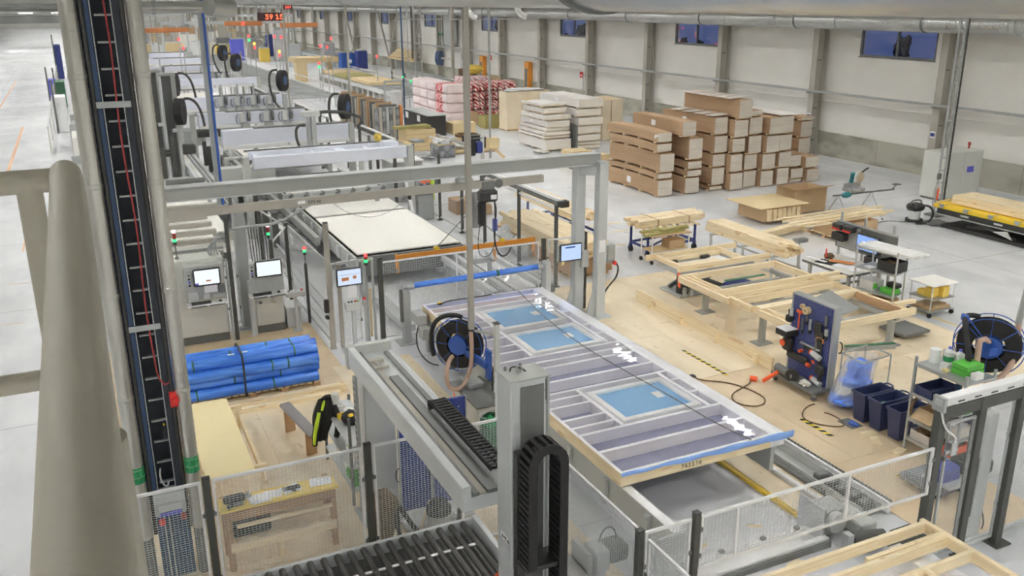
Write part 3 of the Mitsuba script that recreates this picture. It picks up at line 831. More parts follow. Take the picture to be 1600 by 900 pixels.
# ---------------------------------------------------------------- the wall element on its conveyor
t = thing('timber_element', 'large timber framed wall element with three windows wrapped in clear film', 'wall element')
A, B, C, D, Z, H = 6.0, 8.88, 9.22, 17.17, 1.0, .2
part(t, 'plate', bx(A, A + .05, C, D, Z - H, Z), 'timber_y')
for i in range(3):
    part(t, 'plate', bx(B - .25 + i * .085, B - .17 + i * .085, C, D, Z - H, Z - .002 * i), 'film_white')
part(t, 'end_stud', bx(A + .05, B - .25, C, C + .05, Z - H, Z), 'timber_x')
part(t, 'cap_strip', bx(A + .004, A + .055, C + .004, D, Z, Z + .004), 'film_white')
part(t, 'cap_strip', bx(A + .05, B - .25, C + .003, C + .055, Z, Z + .004), 'film_white')
WINS = [(10.5, 11.92), (13.6, 14.98), (15.0, 16.46)]
for y in (9.86, 10.43, 11.92, 12.36, 12.95, 13.22, 13.5, 16.5, 16.8, 17.12):
    part(t, 'stud', bx(A + .05, B - .25, y, y + .05, Z - H + .02, Z - .003), 'stud_white')
    part(t, 'cap_strip', bx(A + .05, B - .25, y - .004, y + .054, Z - .003, Z + .002), 'film_white')
for a, b in WINS:
    for x in (6.8, 8.42):
        part(t, 'jamb', bx(x, x + .05, a, b, Z - H + .02, Z - .003), 'stud_white')
        part(t, 'cap_strip', bx(x - .004, x + .054, a, b, Z - .003, Z + .001), 'film_white')
for a, b in WINS:
    ys = [a + .18, a + .46, a + .92, a + 1.2] if a < 12 else [a + .3, a + .62, a + 1.05]
    for y in ys:
        part(t, 'short_stud', bx(A + .05, 6.8, y, y + .045, Z - H + .02, Z - .003), 'stud_white')
        part(t, 'cap_strip', bx(A + .05, 6.8, y - .003, y + .048, Z - .003, Z + .001), 'film_white')
    for y in ([a + .52, a + 1.06] if a < 12 else [a + .45, a + .98]):
        part(t, 'short_stud', bx(8.47, B - .25, y, y + .045, Z - H + .02, Z - .003), 'stud_white')
        part(t, 'cap_strip', bx(8.47, B - .25, y - .003, y + .048, Z - .003, Z + .001), 'film_white')
part(t, 'sheathing', bx(A + .05, B - .25, C + .05, D, Z - H, Z - H + .02), 'cavity_grey')
for a, b in WINS:
    f = M()
    f.box(6.95, 8.42, a + .14, a + .24, Z - .13, Z - .03).box(6.95, 8.42, b - .2, b - .1, Z - .13, Z - .03).box(6.95, 7.05, a + .14, b - .1, Z - .13, Z - .03).box(8.32, 8.42, a + .14, b - .1, Z - .13, Z - .03)
    w = part(t, 'window', f, 'white_paint')
    part(w, 'pane', bx(7.05, 8.32, a + .24, b - .2, Z - .09, Z - .07), 'glass_blue')
    part(w, 'sticker', bx(7.95, 8.1, (a + b) / 2 - .02, (a + b) / 2 + .2, Z - .069, Z - .066), 'white_paint')
    part(w, 'sill_board', bx(6.86, 6.95, a + .06, b - .02, Z - .13, Z - .05), 'stud_white')
# the film: stretched over the frame, wrinkled, folded blue at the near edge
n, mth = 90, 240
X, Y = np.meshgrid(np.linspace(A - .005, B + .005, n), np.linspace(C - .005, D, mth), indexing='ij')
wr = meshkit.fbm(np.stack([X * 2.2, Y * 17, X * 0], -1), 3, 3)
part(t, 'film', M().sheet(np.stack([X, Y, Z + .007 + .0011 * wr], -1)), 'film_clear', True)
s = np.linspace(0, 1, 30)
g = []
for k_, (dy, dz) in enumerate([(0, .012), (-.012, .0), (-.02, -.05), (-.01, -.1)]):
    g.append(np.stack([A + (B - A + .16) * s, C - .01 + dy + .01 * np.sin(s * 23 + k_), Z + dz * (.35 + .65 * s if k_ > 1 else 1) + .006 * np.sin(s * 31)], 1))
part(t, 'film_fold', M().sheet(np.array(g).transpose(1, 0, 2)), 'film_fold', True)
part(t, 'film_seam', M().tube([(8.25, 17.1, 1.026), (7.95, 15, 1.026), (7.9, 13, 1.026), (8.05, 11, 1.026), (8.1, 10, 1.026), (8.2, 9.35, 1.026), (8.25, 9.22, 1.02)], .009, 5), 'steel_dark', True)
mm = meshkit.text_mesh('741176', .07, .001)
part(t, 'lettering', M().add(np.array(mm.vertices)[:, [0, 2, 1]] * [1, -1, 1] + [7.0, C - .001, Z - .165], mm.faces), 'black_plastic')
for x, y in ((6.35, 17.0),):
    part(t, 'lifting_strap', M().tube([(x, y, 1.02), (x + .15, y + .02, 1.05), (x + .6, y + .1, 1.03), (7.6, 17.1, 1.03)], .012, 6).box(x - .05, x + .04, y - .03, y + .03, 1.015, 1.05), 'black_plastic', True)
part(t, 'lifting_strap', bx(6.3, 6.38, 16.98, 17.04, 1.05, 1.06), 'yellow_paint')

t = thing('element_conveyor', 'long grey steel conveyor bed carrying the film wrapped wall element', 'conveyor')
part(t, 'side_beam', M().rbox(6.03, 6.1, 8.0, 17.3, .34, .78, .008), 'machine_grey')
part(t, 'side_beam', M().rbox(8.72, 8.8, 9.3, 17.3, .34, .78, .008), 'machine_grey')
part(t, 'top_flange', bx(6.02, 6.16, 8.0, 9.2, .78, .795), 'white_paint')
for i in range(9):
    y = 8.5 + i * 1.05
    part(t, 'rib', M().rbox(5.96, 6.03, y, y + .12, .36, .74, .01), 'machine_grey')
    if i:
        part(t, 'cross_beam', bx(6.1, 8.72, y + .3, y + .42, .5, .77), 'steel_grey')
for x in (6.08, 8.74):
    for y in (8.3, 11.2, 14.2, 17.0):
        part(t, 'leg', bx(x - .07, x + .07, y - .07, y + .07, 0, .36), 'steel_grey')
part(t, 'end_plate', M().rbox(5.7, 6.1, 7.85, 7.9, .1, .86, .01), 'steel_grey')
part(t, 'motor', M().cyl((5.75, 15.5, .5), (5.95, 15.5, .5), .11, n=14).rbox(5.72, 5.9, 14.95, 15.4, .4, .62, .03), 'steel_dark', 40)
part(t, 'junction_box', M().rbox(5.72, 5.95, 16.7, 17.1, .72, .95, .02).rbox(5.75, 5.95, 16.5, 16.75, .45, .72, .02), 'steel_grey')
part(t, 'cable', M().tube([(5.8, 16.8, .72), (5.7, 16.7, .3), (5.75, 16.3, .1), (5.9, 16.0, .08)], .014, 6), 'black_plastic', True)
t = thing('discharge_box', 'grey box under the left side of the wall element next to the hose reel', 'box')
part(t, 'body', M().rbox(5.35, 5.92, 12.7, 13.9, .1, .62, .02), 'machine_grey')
part(t, 'rim', M().box(5.33, 5.94, 12.68, 13.92, .62, .65), 'steel_dark')
part(t, 'bundle', M().rbox(5.5, 5.8, 13.4, 13.85, .65, .75, .02), 'galvanised')

# tracks right of the near conveyor end
t = thing('floor_track', 'grey cable trough and black toothed track on the floor right of the wall element', 'track')
part(t, 'trough', M().box(9.42, 9.8, 8.1, 17.3, .02, .035).box(9.42, 9.44, 8.1, 17.3, .02, .16).box(9.78, 9.8, 8.1, 17.3, .02, .16), 'machine_grey')
part(t, 'rail', M().rbox(9.84, 9.89, 8.0, 17.3, .02, .2, .006), 'white_paint')
part(t, 'track', bx(9.9, 10.02, 8.1, 17.3, .02, .14), 'pipe_black')
m = M()
for i in range(120):
    m.box(9.9, 10.02, 8.12 + i * .077, 8.15 + i * .077, .14, .15)
part(t, 'tooth', m, 'steel_dark', stuff=True)
part(t, 'side_rail', bx(9.1, 9.18, 8.0, 17.3, .02, .12), 'white_paint')
part(t, 'side_rail', bx(9.33, 9.4, 8.8, 17.3, .02, .1), 'steel_dark')
for i in range(5):
    part(t, 'clamp', M().rbox(9.5, 9.72, 8.15 + i * .22, 8.3 + i * .22, .06, .2, .02), 'steel_dark')
t = thing('plywood_walkway', 'plywood walkway with a bright yellow edge under the near end of the wall element', 'walkway')
part(t, 'board', bx(8.66, 9.08, 8.2, 17.2, .006, .06), 'plywood')
part(t, 'board', bx(9.2, 9.32, 8.6, 17.2, .006, .05), 'plywood')
part(t, 'edge_strip', bx(8.58, 8.66, 8.2, 17.2, .006, .05), 'yellow_paint')
t = thing('track_drive', 'silver drive unit with a round motor at the near end of the floor track', 'drive unit')
part(t, 'housing', M().rbox(8.5, 8.95, 7.95, 8.3, .02, .42, .02), 'galvanised')
part(t, 'plate', M().rbox(8.42, 8.47, 7.85, 8.35, .02, .55, .01), 'aluminium')
part(t, 'wheel', M().cyl((8.7, 7.94, .26), (8.7, 7.84, .26), .15, n=20), 'light_grey_plastic', 40)
part(t, 'motor', M().cyl((8.72, 7.6, .16), (9.15, 7.45, .16), .11, n=14), 'anthracite', 40)
part(t, 'bracket', bx(8.55, 8.65, 7.5, 7.62, .02, .3), 'aluminium')
part(t, 'cover', M().rbox(9.0, 9.3, 7.7, 8.3, .02, .22, .02), 'machine_grey')
t = thing('cross_track', 'long white cross track with black blocks in front of the wall element', 'track')
part(t, 'rail', M().rbox(6.3, 8.5, 8.08, 8.22, .01, .14, .01), 'white_paint')
part(t, 'rail', M().rbox(6.3, 8.5, 7.78, 7.88, .01, .14, .01), 'white_paint')
part(t, 'pan', bx(6.3, 8.5, 7.88, 8.08, .01, .05), 'white_paint')
part(t, 'dark_edge', bx(6.3, 8.5, 7.74, 7.78, .01, .1), 'steel_dark')
part(t, 'dark_edge', bx(6.3, 8.5, 8.22, 8.25, .01, .08), 'steel_dark')
for x in (6.2, 6.9, 7.6, 8.2):
    part(t, 'clamp', M().rbox(x, x + .08, 8.11, 8.18, .14, .18, .01), 'steel_dark')
solo('wood_offcut', 'small triangular wood offcut lying near the cross track', 'offcut', M().prism([(7.6, 7.5), (7.95, 7.58), (7.87, 7.72), (7.65, 7.68)], 2, .007, .03), 'timber_x')
for i, (x, y, a) in enumerate([(6.9, 8.5, 20), (7.9, 8.6, -30), (6.65, 8.4, 75)]):
    solo('wood_offcut', f'tiny wood offcut on the grey floor pan, {ordinal(i)} from the left fence', 'offcut', M().box(-.1, .1, -.02, .02, 0, .02).turned((x, y, .007), a), 'timber_x')

# ---------------------------------------------------------------- hose reel with its pole and the white post
def hose_reel(t, c, axis, R, w, hose='rubber', blue='reel_blue'):
    """Spring hose reel: flanges, wound hose, hub, spoke guards and arm."""
    c, ax = np.asarray(c, float), unit(axis)
    a = unit(np.cross(ax, [0, 0, 1]))
    b = np.cross(a, ax)
    for e in (-1, 1):
        o = c + ax * e * w / 2
        g = np.linspace(0, 2 * np.pi, 41)
        part(t, 'guard_ring', M().tube(o + R * 1.06 * (np.cos(g)[:, None] * a + np.sin(g)[:, None] * b), .009, 5), blue, True)
        for k in range(8):
            q = math.cos(k * math.pi / 4) * a + math.sin(k * math.pi / 4) * b
            part(t, 'spoke', M().cyl(o, o + q * R * 1.06, .007, n=5), blue)
    for k in range(5):
        part(t, 'hose_turn', M().lathe([(R * .5, -w / 2 + w * k / 5 + .004), (R * .93, -w / 2 + w * k / 5 + .004), (R * .97, -w / 2 + w * (k + .5) / 5), (R * .93, -w / 2 + w * (k + 1) / 5 - .004), (R * .5, -w / 2 + w * (k + 1) / 5 - .004)], c, ax, 32), hose, 60)
    part(t, 'hub', M().lathe([(0, -w * .75), (R * .34, -w * .72), (R * .4, -w * .6), (R * .4, w * .55), (0, w * .6)], c, ax, 24), blue, 40)


t = thing('hose_reel', 'blue and black hose reel on a post left of the wall element', 'hose reel')
hose_reel(t, (5.55, 13.92, 1.34), (-.75, -.66, 0), .45, .2)
part(t, 'arm', M().bar((5.6, 13.8, 1.24), (5.8, 13.3, 1.1), .07, .12).rbox(5.8, 5.86, 13.2, 13.38, .85, 1.4, .01), 'reel_blue')
part(t, 'black_hose', M().tube([(5.14, 14.16, 1.1), (5.1, 14.16, 1.47), (5.19, 14.1, 1.78), (5.43, 14.05, 1.86), (5.62, 13.96, 1.82)], .04, 8), 'rubber', True)
g = np.linspace(0, 1, 22)
part(t, 'brown_hose', M().tube([(5.63, 13.58, 1.67), (5.63, 13.56, 1.33), (5.59, 13.53, 1.04), (5.48, 13.5, .8), (5.33, 13.48, .68), (5.19, 13.48, .72), (5.12, 13.48, .89), (5.16, 13.53, 1.13), (5.29, 13.62, 1.26)], .038, 10), 'brown_hose', True)
solo('handle_grip', 'orange handle hanging below the left hose reel', 'handle', M().cyl((5.22, 13.44, .64), (5.24, 13.42, .51), .012, n=8).lathe([(0, -.1), (.035, -.09), (.045, -.03), (.02, .04), (.012, .1)], (5.24, 13.42, .43), n=12), 'orange_plastic', 40)
solo('hanging_pole', 'tall grey pole hanging from the roof down to the left hose reel', 'pole', M().rbox(5.59, 5.68, 13.53, 13.62, 1.72, 10.5, .008), 'beam_beige')
t = thing('reel_post', 'pale square post with a black cap between the left hose reel and the grey tower', 'post')
part(t, 'tube', M().rbox(5.87, 5.95, 13.07, 13.17, 0, 1.93, .006), 'cabinet_beige')
part(t, 'cap', bx(5.86, 5.96, 13.06, 13.18, 1.93, 1.945), 'black_plastic')
part(t, 'clamp_arm', M().bar((5.68, 13.53, 1.7), (5.89, 13.17, 1.72), .03, .04), 'galvanised')
part(t, 'note', bx(5.865, 5.87, 13.08, 13.16, .6, .82), 'paper')
part(t, 'foot', bx(5.8, 6.0, 13.02, 13.22, 0, .02), 'cabinet_beige')

# ---------------------------------------------------------------- film roll stand, lifting beam, rear fence and screen
t = thing('film_roll', 'long blue film roll held across the line behind the wall element', 'film roll')
part(t, 'roll', M().cyl((6.02, 17.75, 1.27), (9.05, 17.75, 1.3), .065, n=18), 'blue_roll', 40)
part(t, 'band', M().cyl((8.0, 17.75, 1.289), (8.06, 17.75, 1.29), .068, n=18), 'green_dark', 40)
part(t, 'chuck', M().cyl((5.86, 17.75, 1.27), (6.02, 17.75, 1.27), .085, n=16).cyl((5.78, 17.75, 1.27), (5.86, 17.75, 1.27), .05), 'aluminium', 40)
part(t, 'chuck', M().cyl((9.05, 17.75, 1.3), (9.18, 17.75, 1.3), .085, n=16), 'aluminium', 40)
xs, ys = np.meshgrid(np.linspace(6.1, 9.0, 16), np.linspace(0, 1, 14), indexing='ij')
part(t, 'hanging_film', M().sheet(np.stack([xs, 17.72 - .52 * ys + .02 * np.sin(xs * 5 + ys * 4), 1.24 - .2 * ys - .16 * np.sin(ys * np.pi) * (1 + .2 * np.sin(xs * 3))], -1)), 'film_clear', True)
t = thing('roll_stand', 'grey stand holding the left end of the blue film roll', 'stand')
part(t, 'column', M().rbox(5.74, 5.9, 17.62, 17.8, 0, 1.2, .01), 'steel_grey')
part(t, 'side_plate', bx(5.68, 5.74, 17.66, 17.72, .5, 1.24), 'steel_dark')
part(t, 'foot', bx(5.6, 6.0, 17.5, 17.95, 0, .02), 'steel_grey')
t = thing('roll_stand', 'grey stand holding the right end of the blue film roll', 'stand')
part(t, 'column', M().rbox(9.2, 9.34, 17.6, 17.82, 0, 1.42, .01), 'steel_light')
part(t, 'foot', bx(9.1, 9.5, 17.5, 17.95, 0, .02), 'steel_grey')
t = thing('lifting_beam', 'orange yellow lifting beam hanging across the line above the fence', 'lifting beam')
part(t, 'beam', M().bar((5.95, 18.6, 1.69), (9.42, 18.6, 1.71), .05, .13), 'orange_paint')
part(t, 'beam_end', M().rbox(5.92, 5.97, 18.55, 18.65, 1.5, 1.77, .008), 'orange_paint')
for x in (5.95, 8.35, 9.38):
    part(t, 'hook', M().rbox(x - .03, x + .03, 18.57, 18.63, 1.42, 1.66, .008).tube([(x, 18.6, 1.44), (x + .04, 18.6, 1.38), (x + .02, 18.6, 1.33), (x - .03, 18.6, 1.34)], .012, 6), 'orange_paint')
for x in (6.9, 8.55):
    part(t, 'lug', M().rbox(x - .06, x + .06, 18.55, 18.65, 1.76, 1.84, .01), 'yellow_paint')
part(t, 'sling', M().cyl((6.9, 18.6, 1.82), (7.72, 18.6, 2.55), .009, n=6).cyl((8.55, 18.6, 1.82), (7.76, 18.6, 2.55), .009, n=6), 'steel_dark')
part(t, 'chain', M().cyl((7.74, 18.6, 2.5), (7.74, 17.55, 3.2), .012, n=6), 'steel_dark')
t = thing('chain_hoist', 'black electric chain hoist with a hanging control cable under the trolley beam', 'hoist')
part(t, 'body', M().rbox(7.5, 7.92, 17.4, 17.62, 3.02, 3.28, .04), 'black_plastic')
part(t, 'trolley', M().rbox(7.55, 7.85, 17.42, 17.62, 3.28, 3.48, .02), 'steel_dark')
part(t, 'label', bx(7.74, 7.88, 17.395, 17.4, 3.08, 3.18), 'white_plastic')
part(t, 'chain_bag', M().rbox(7.5, 7.64, 17.42, 17.6, 2.5, 3.02, .03), 'black_cloth')
part(t, 'control_cable', M().tube([(7.86, 17.5, 3.02), (7.9, 17.5, 2.7), (7.86, 17.5, 2.3), (7.92, 17.5, 1.9), (8.1, 17.6, 1.72), (8.5, 18.0, 1.78)], .018, 7), 'black_plastic', True)
part(t, 'control_cable', M().tube([(7.85, 17.45, 3.0), (7.86, 17.45, 2.4), (7.8, 17.45, 1.95), (7.65, 17.45, 1.8), (7.5, 17.45, 1.85), (7.45, 17.45, 2.2), (7.5, 17.45, 2.6)], .008, 6), 'black_plastic', True)
part(t, 'pendant', M().rbox(7.83, 7.92, 17.45, 17.55, 2.35, 2.62, .015), 'blue_can')

RY = 17.95
fence('mesh_fence', 'mesh fence panel with a cross strut behind the blue film roll', (5.38, RY), (9.2, RY), .1, 1.84, mids=(1.75,), mx=.05, mz=.05, wire=.004)
fence('mesh_fence', 'short mesh fence panel behind the standing touch screen by the portal', (9.42, RY), (10.35, RY), .1, 1.86, mx=.05, mz=.05, wire=.004)
post('fence_pole', 'black fence post left of the film roll beside the red signal lamp', 5.3, 17.78, 1.98, .1, .08)
post('fence_pole', 'black fence post between the film roll and the portal', 9.32, 17.95, 1.88, .09, .08)
post('fence_pole', 'black fence post right of the touch screen at the portal', 10.42, 17.95, 1.92, .1, .08)
t = thing('cell_door', 'grey tube door frame next to the operator stand', 'door frame')
part(t, 'stile', M().rbox(4.95, 5.03, 17.9, 17.98, 0, 1.95, .008), 'steel_light')
part(t, 'stile', M().rbox(5.15, 5.2, 17.9, 17.96, 0, 1.95, .008), 'steel_light')
part(t, 'head', bx(4.4, 5.2, 17.92, 17.97, 1.9, 1.96), 'steel_light')
part(t, 'wood_strip', bx(5.06, 5.1, 17.86, 17.9, .2, 1.3), 'tan_part')
part(t, 'lock', M().rbox(4.9, 4.97, 17.84, 17.9, .95, 1.2, .01), 'steel_grey')
part(t, 'push_button', M().cyl((4.93, 17.84, 1.12), (4.93, 17.8, 1.12), .03), 'red_plastic')

# ---------------------------------------------------------------- portal with two posts, trolley beam
t = thing('portal_crane', 'long grey steel portal beam across the line with two posts on the right', 'portal')
part(t, 'beam', M().bar((.95, 17.5, 3.79), (10.45, 17.5, 3.76), .2, .24), 'beam_grey')
part(t, 'flange', M().bar((.95, 17.5, 3.915), (10.45, 17.5, 3.885), .26, .02), 'steel_light')
part(t, 'flange', M().bar((.95, 17.5, 3.665), (10.45, 17.5, 3.635), .26, .02), 'steel_light')
part(t, 'post', M().rbox(9.98, 10.22, 17.6, 17.84, 0, 3.66, .012), 'steel_light')
part(t, 'post', M().rbox(10.34, 10.58, 17.2, 17.42, 0, 3.72, .012), 'steel_light')
part(t, 'brace', M().bar((10.1, 17.65, 3.5), (10.45, 17.35, 3.5), .16, .22), 'steel_light')
part(t, 'end_plate', M().rbox(10.44, 10.47, 17.38, 17.62, 3.62, 3.92, .006), 'steel_grey')
for x, y in ((10.1, 17.72), (10.46, 17.31)):
    part(t, 'foot', bx(x - .25, x + .25, y - .25, y + .25, 0, .025), 'steel_light')
    part(t, 'gusset', M().prism([(x - .12, .02), (x - .38, .02), (x - .12, .75)], 1, y - .02, y + .02), 'steel_light')
part(t, 'notice', bx(10.38, 10.54, 17.185, 17.2, 1.62, 1.9), 'paper')
part(t, 'post', M().rbox(.86, 1.06, 17.4, 17.6, 0, 3.66, .012), 'steel_light')
t = thing('trolley_beam', 'pale beige crane beam running below the portal beam, marked 125 kg', 'crane beam')
part(t, 'beam', M().bar((.95, 17.5, 3.4), (9.05, 17.5, 3.42), .12, .16), 'beam_beige')
part(t, 'hanger', M().rbox(2.3, 2.36, 17.46, 17.54, 3.48, 3.68, .005).rbox(7.55, 7.61, 17.46, 17.54, 3.49, 3.66, .005), 'steel_dark')
part(t, 'badge', M().lathe([(0, 0), (.1, 0), (.1, .004), (0, .004)], (7.95, 17.436, 3.41), (0, -1, 0), 20), 'steel_dark')
part(t, 'label_plate', bx(3.6, 3.75, 17.435, 17.44, 3.38, 3.44), 'white_paint')
mm = meshkit.text_mesh('125 kg', .055, .001, True)
part(t, 'lettering', M().add(np.array(mm.vertices)[:, [0, 2, 1]] * [1, -1, 1] + [3.8, 17.438, 3.38], mm.faces), 'black_plastic')
part(t, 'trolley', M().rbox(6.95, 7.3, 17.3, 17.5, 3.52, 3.6, .02).cyl((7.0, 17.4, 3.6), (7.25, 17.4, 3.64), .03), 'galvanised')
part(t, 'cable_clip', M().rbox(5.9, 5.96, 17.46, 17.54, 3.24, 3.34, .01), 'black_plastic')
solo('sagging_cable', 'thin grey cable sagging from the trolley beam over the white boards', 'cable', M().tube([(4.3, 17.5, 3.33)] + [(4.3 + 1.63 * s_, 17.5, 3.33 - 1.5 * s_ * (1 - s_) - 0 * s_) for s_ in np.linspace(.08, .92, 12)] + [(5.93, 17.5, 3.28)] + [(5.93 + 1.6 * s_, 17.5, 3.28 + .12 * s_ - 1.1 * s_ * (1 - s_)) for s_ in np.linspace(.08, .96, 12)], .006, 5), 'steel_grey', True)
solo('hanging_post', 'blue and grey hanging service post dropping from the roof behind the portal beam', 'post', M().rbox(2.62, 2.72, 21.85, 21.95, 2.4, 10.5, .008), 'steel_grey')
solo('service_hose', 'blue hose strapped along the grey hanging service post', 'hose', M().cyl((2.745, 21.83, 2.4), (2.745, 21.83, 10.5), .03, n=10), 'reel_blue', 40)

# ---------------------------------------------------------------- long table with white boards
t = thing('board_table', 'long grey conveyor table loaded with white boards beyond the portal', 'conveyor table')
part(t, 'side_beam', M().rbox(5.85, 5.93, 21.9, 35, .45, .86, .01), 'machine_grey')
part(t, 'side_beam', M().rbox(8.9, 8.98, 21.9, 35, .45, .86, .01), 'machine_grey')
part(t, 'underside', bx(5.93, 8.9, 22, 35, .5, .54), 'steel_dark')
part(t, 'front_beam', M().rbox(5.93, 8.95, 21.9, 22.0, .3, .84, .01), 'steel_dark')
for i in range(13):
    y = 22.3 + i
    part(t, 'rib', M().rbox(5.78, 5.85, y, y + .14, .5, .84, .01), 'steel_light')
    part(t, 'cross_beam', bx(5.93, 8.9, y + .1, y + .2, .6, .82), 'steel_dark')
for x in (5.9, 8.94):
    for y in (22.2, 26, 30, 34):
        part(t, 'leg', bx(x - .07, x + .07, y - .07, y + .07, 0, .45), 'steel_grey')
for i, (a, b) in enumerate([(22.06, 26.55), (26.75, 30.0), (30.2, 33.4)]):
    solo('white_sheet', f'large white board lying on the conveyor table, {ordinal(i)} from the portal', 'board', M().rbox(5.98, 8.86, a, b, .865, .905, .004), 'white_board')
t = thing('outfeed_rails', 'two grey outfeed rails running from the board table towards the film roll', 'rails')
for x in (8.2, 8.55, 9.5):
    part(t, 'rail', M().rbox(x, x + .14, 18.3, 21.8, .5, .64, .01), 'steel_light')
    part(t, 'track', bx(x + .16, x + .26, 18.4, 21.8, .5, .58), 'steel_dark')
for y in (18.6, 20.2, 21.5):
    part(t, 'cross_beam', bx(8.2, 9.66, y, y + .1, .38, .5), 'steel_grey')
for x in (8.3, 9.5):
    for y in (18.65, 21.5):
        part(t, 'leg', bx(x - .05, x + .05, y - .05, y + .05, 0, .38), 'steel_grey')
part(t, 'stop_block', M().rbox(8.15, 8.45, 18.0, 18.25, .5, .68, .02).rbox(9.3, 9.7, 18.05, 18.3, .5, .7, .02), 'steel_dark')
t = thing('floor_beam', 'grey cable duct lying along the floor left of the outfeed rails', 'duct')
part(t, 'trunk', M().rbox(5.95, 6.2, 18.2, 21.7, .02, .2, .01), 'steel_light')
part(t, 'cover', bx(5.93, 6.22, 18.2, 21.7, .2, .21), 'steel_grey')
# ---------------------------------------------------------------- blue film rolls on a pallet
def pallet(name, label, x0, x1, y0, y1, z0=.02, along='x', group=None):
    t = thing(name, label, 'pallet', group)
    n = 3
    if along == 'x':
        for k in range(n):
            y = y0 + (y1 - y0 - .1) * k / (n - 1)
            part(t, 'runner', bx(x0, x1, y, y + .1, z0, z0 + .02), 'timber_x')
            for q in np.linspace(x0, x1 - .14, max(3, int((x1 - x0) / .6) + 1)):
                part(t, 'block', bx(q, q + .14, y, y + .1, z0 + .02, z0 + .1), 'timber_dark')
        for q in np.arange(x0, x1 - .1, .14):
            part(t, 'deck_board', bx(q, q + .1, y0, y1, z0 + .1, z0 + .12), 'timber_y')
    else:
        for k in range(n):
            x = x0 + (x1 - x0 - .1) * k / (n - 1)
            part(t, 'runner', bx(x, x + .1, y0, y1, z0, z0 + .02), 'timber_y')
            for q in np.linspace(y0, y1 - .14, max(3, int((y1 - y0) / .6) + 1)):
                part(t, 'block', bx(x, x + .1, q, q + .14, z0 + .02, z0 + .1), 'timber_dark')
        for q in np.arange(y0, y1 - .1, .14):
            part(t, 'deck_board', bx(x0, x1, q, q + .1, z0 + .1, z0 + .12), 'timber_x')
    return t


pallet('pallet', 'long wooden pallet under the blue film rolls', .3, 3.5, 16.15, 16.95)
LAY = ['bottom', 'second', 'third', 'top']
for lay in range(4):
    z = .14 + .105 + lay * .182
    n = 4 if lay < 3 else 3
    for k in range(n):
        y = 16.2 + k * .215 + (.1 if lay % 2 else 0)
        x1 = 3.52 + rng.uniform(-.05, .06)
        x0 = .25 + rng.uniform(-.08, .08)
        t = thing('film_roll_bundle', f'blue film roll, {LAY[lay]} layer of the pallet stack, {ordinal(k)} from the workbench', 'film roll', 'blue film rolls on the pallet')
        a = np.linspace(x0, x1, 14)
        part(t, 'roll', M().tube(np.stack([a, y + .002 * np.sin(a * 3 + lay), z + .004 * np.sin(a * 2 + k)], 1), .104, 16), 'blue_roll', True)
        part(t, 'core', M().lathe([(.028, 0), (.036, 0), (.036, .01), (.028, .01)], (x1, y, z), (1, 0, 0), 14), 'cardboard')
        if k == 0 or lay == 3:
            for q in (1.2 + .7 * ((lay * 7 + k) % 3), 2.6 + .15 * lay):
                part(t, 'strap', M().cyl((q, y, z), (q + .025, y, z), .109, n=16), 'green_dark', 40)
m = M()
for q in (2.08,):
    pts = [(q, 16.08, .12), (q, 16.09, .5), (q, 16.1, .76), (q, 16.2, .91), (q, 16.5, .925), (q, 16.9, .89), (q, 17.02, .6), (q, 17.0, .12)]
    m.tube(pts, .018, 6)
solo('strap_band', 'black tie strap around the middle of the blue film rolls', 'strap', m, 'black_plastic', True)
for i, (x, y) in enumerate([(1.85, 16.32), (2.1, 16.35)]):
    solo('paper_label', f'small white paper label on top of the blue rolls, {["left", "right"][i]} one', 'label', bx(x, x + .12, y, y + .05, .897, .9), 'paper')
t = thing('edge_timbers', 'two long timbers lying on the floor in front of the blue rolls', 'timber')
part(t, 'timber', bx(1.55, 3.9, 15.72, 15.86, .02, .16), 'timber_x')
part(t, 'timber', bx(1.6, 3.75, 15.55, 15.68, .02, .11), 'timber_x')

# ---------------------------------------------------------------- bench with a yellow board, small frames, grey bench, jacket
t = thing('board_bench', 'trestle bench topped with a long yellowish plywood board, right of the mast', 'bench')
part(t, 'top', M().rbox(.88, 1.56, 11.9, 14.62, .76, .8, .005), 'yellow_ply')
for y in (12.1, 14.3):
    part(t, 'crossbar', bx(.8, 1.75, y, y + .05, .68, .76), 'timber_x')
    for x in (.85, 1.65):
        part(t, 'leg', bx(x, x + .05, y, y + .05, .02, .68), 'timber_y')
part(t, 'side_rail', bx(1.7, 1.75, 12.1, 14.35, .4, .5), 'timber_y')
part(t, 'brace', M().bar((.83, 12.1, .1), (.83, 13.2, .7), .04, .06), 'timber_y')
t = thing('wood_crate', 'open light wood crate under the yellow plywood board beside the right pipe', 'crate')
part(t, 'floor', bx(.3, .84, 12.2, 14.0, .02, .05), 'plywood')
for x in (.3, .82):
    part(t, 'side', bx(x, x + .02, 12.2, 14.0, .05, .5), 'plywood')
for y in (12.2, 13.1, 13.98):
    part(t, 'divider', bx(.32, .82, y, y + .02, .05, .48), 'plywood')
for i in range(4):
    solo('wood_piece', f'short wood offcut sticking out of the crate beside the mast, {ordinal(i)} from the near end', 'offcut', M().box(-.28, .28, -.05, .05, 0, .03).turned((.57, 12.5 + i * .4, .492), 30 + 35 * i), 'timber_x')
t = thing('grey_bench', 'low bench with grey padded seat and two board legs on the plywood floor', 'bench')
seat = M().rbox(-.1, .1, -.72, .72, .42, .49, .025)
part(t, 'seat', seat.turned((2.62, 13.98, 0), 8), 'grey_cloth', 40)
for s_ in (-.5, .5):
    part(t, 'leg', M().rbox(-.09, .09, s_ - .02, s_ + .02, .02, .42, .004).turned((2.62, 13.98, 0), 8), 'timber_dark')
t = thing('work_jacket', 'black and neon yellow work jacket hanging on the shelf beside the grey bench', 'jacket')
gx, gz = np.meshgrid(np.linspace(-1, 1, 18), np.linspace(0, 1, 22), indexing='ij')
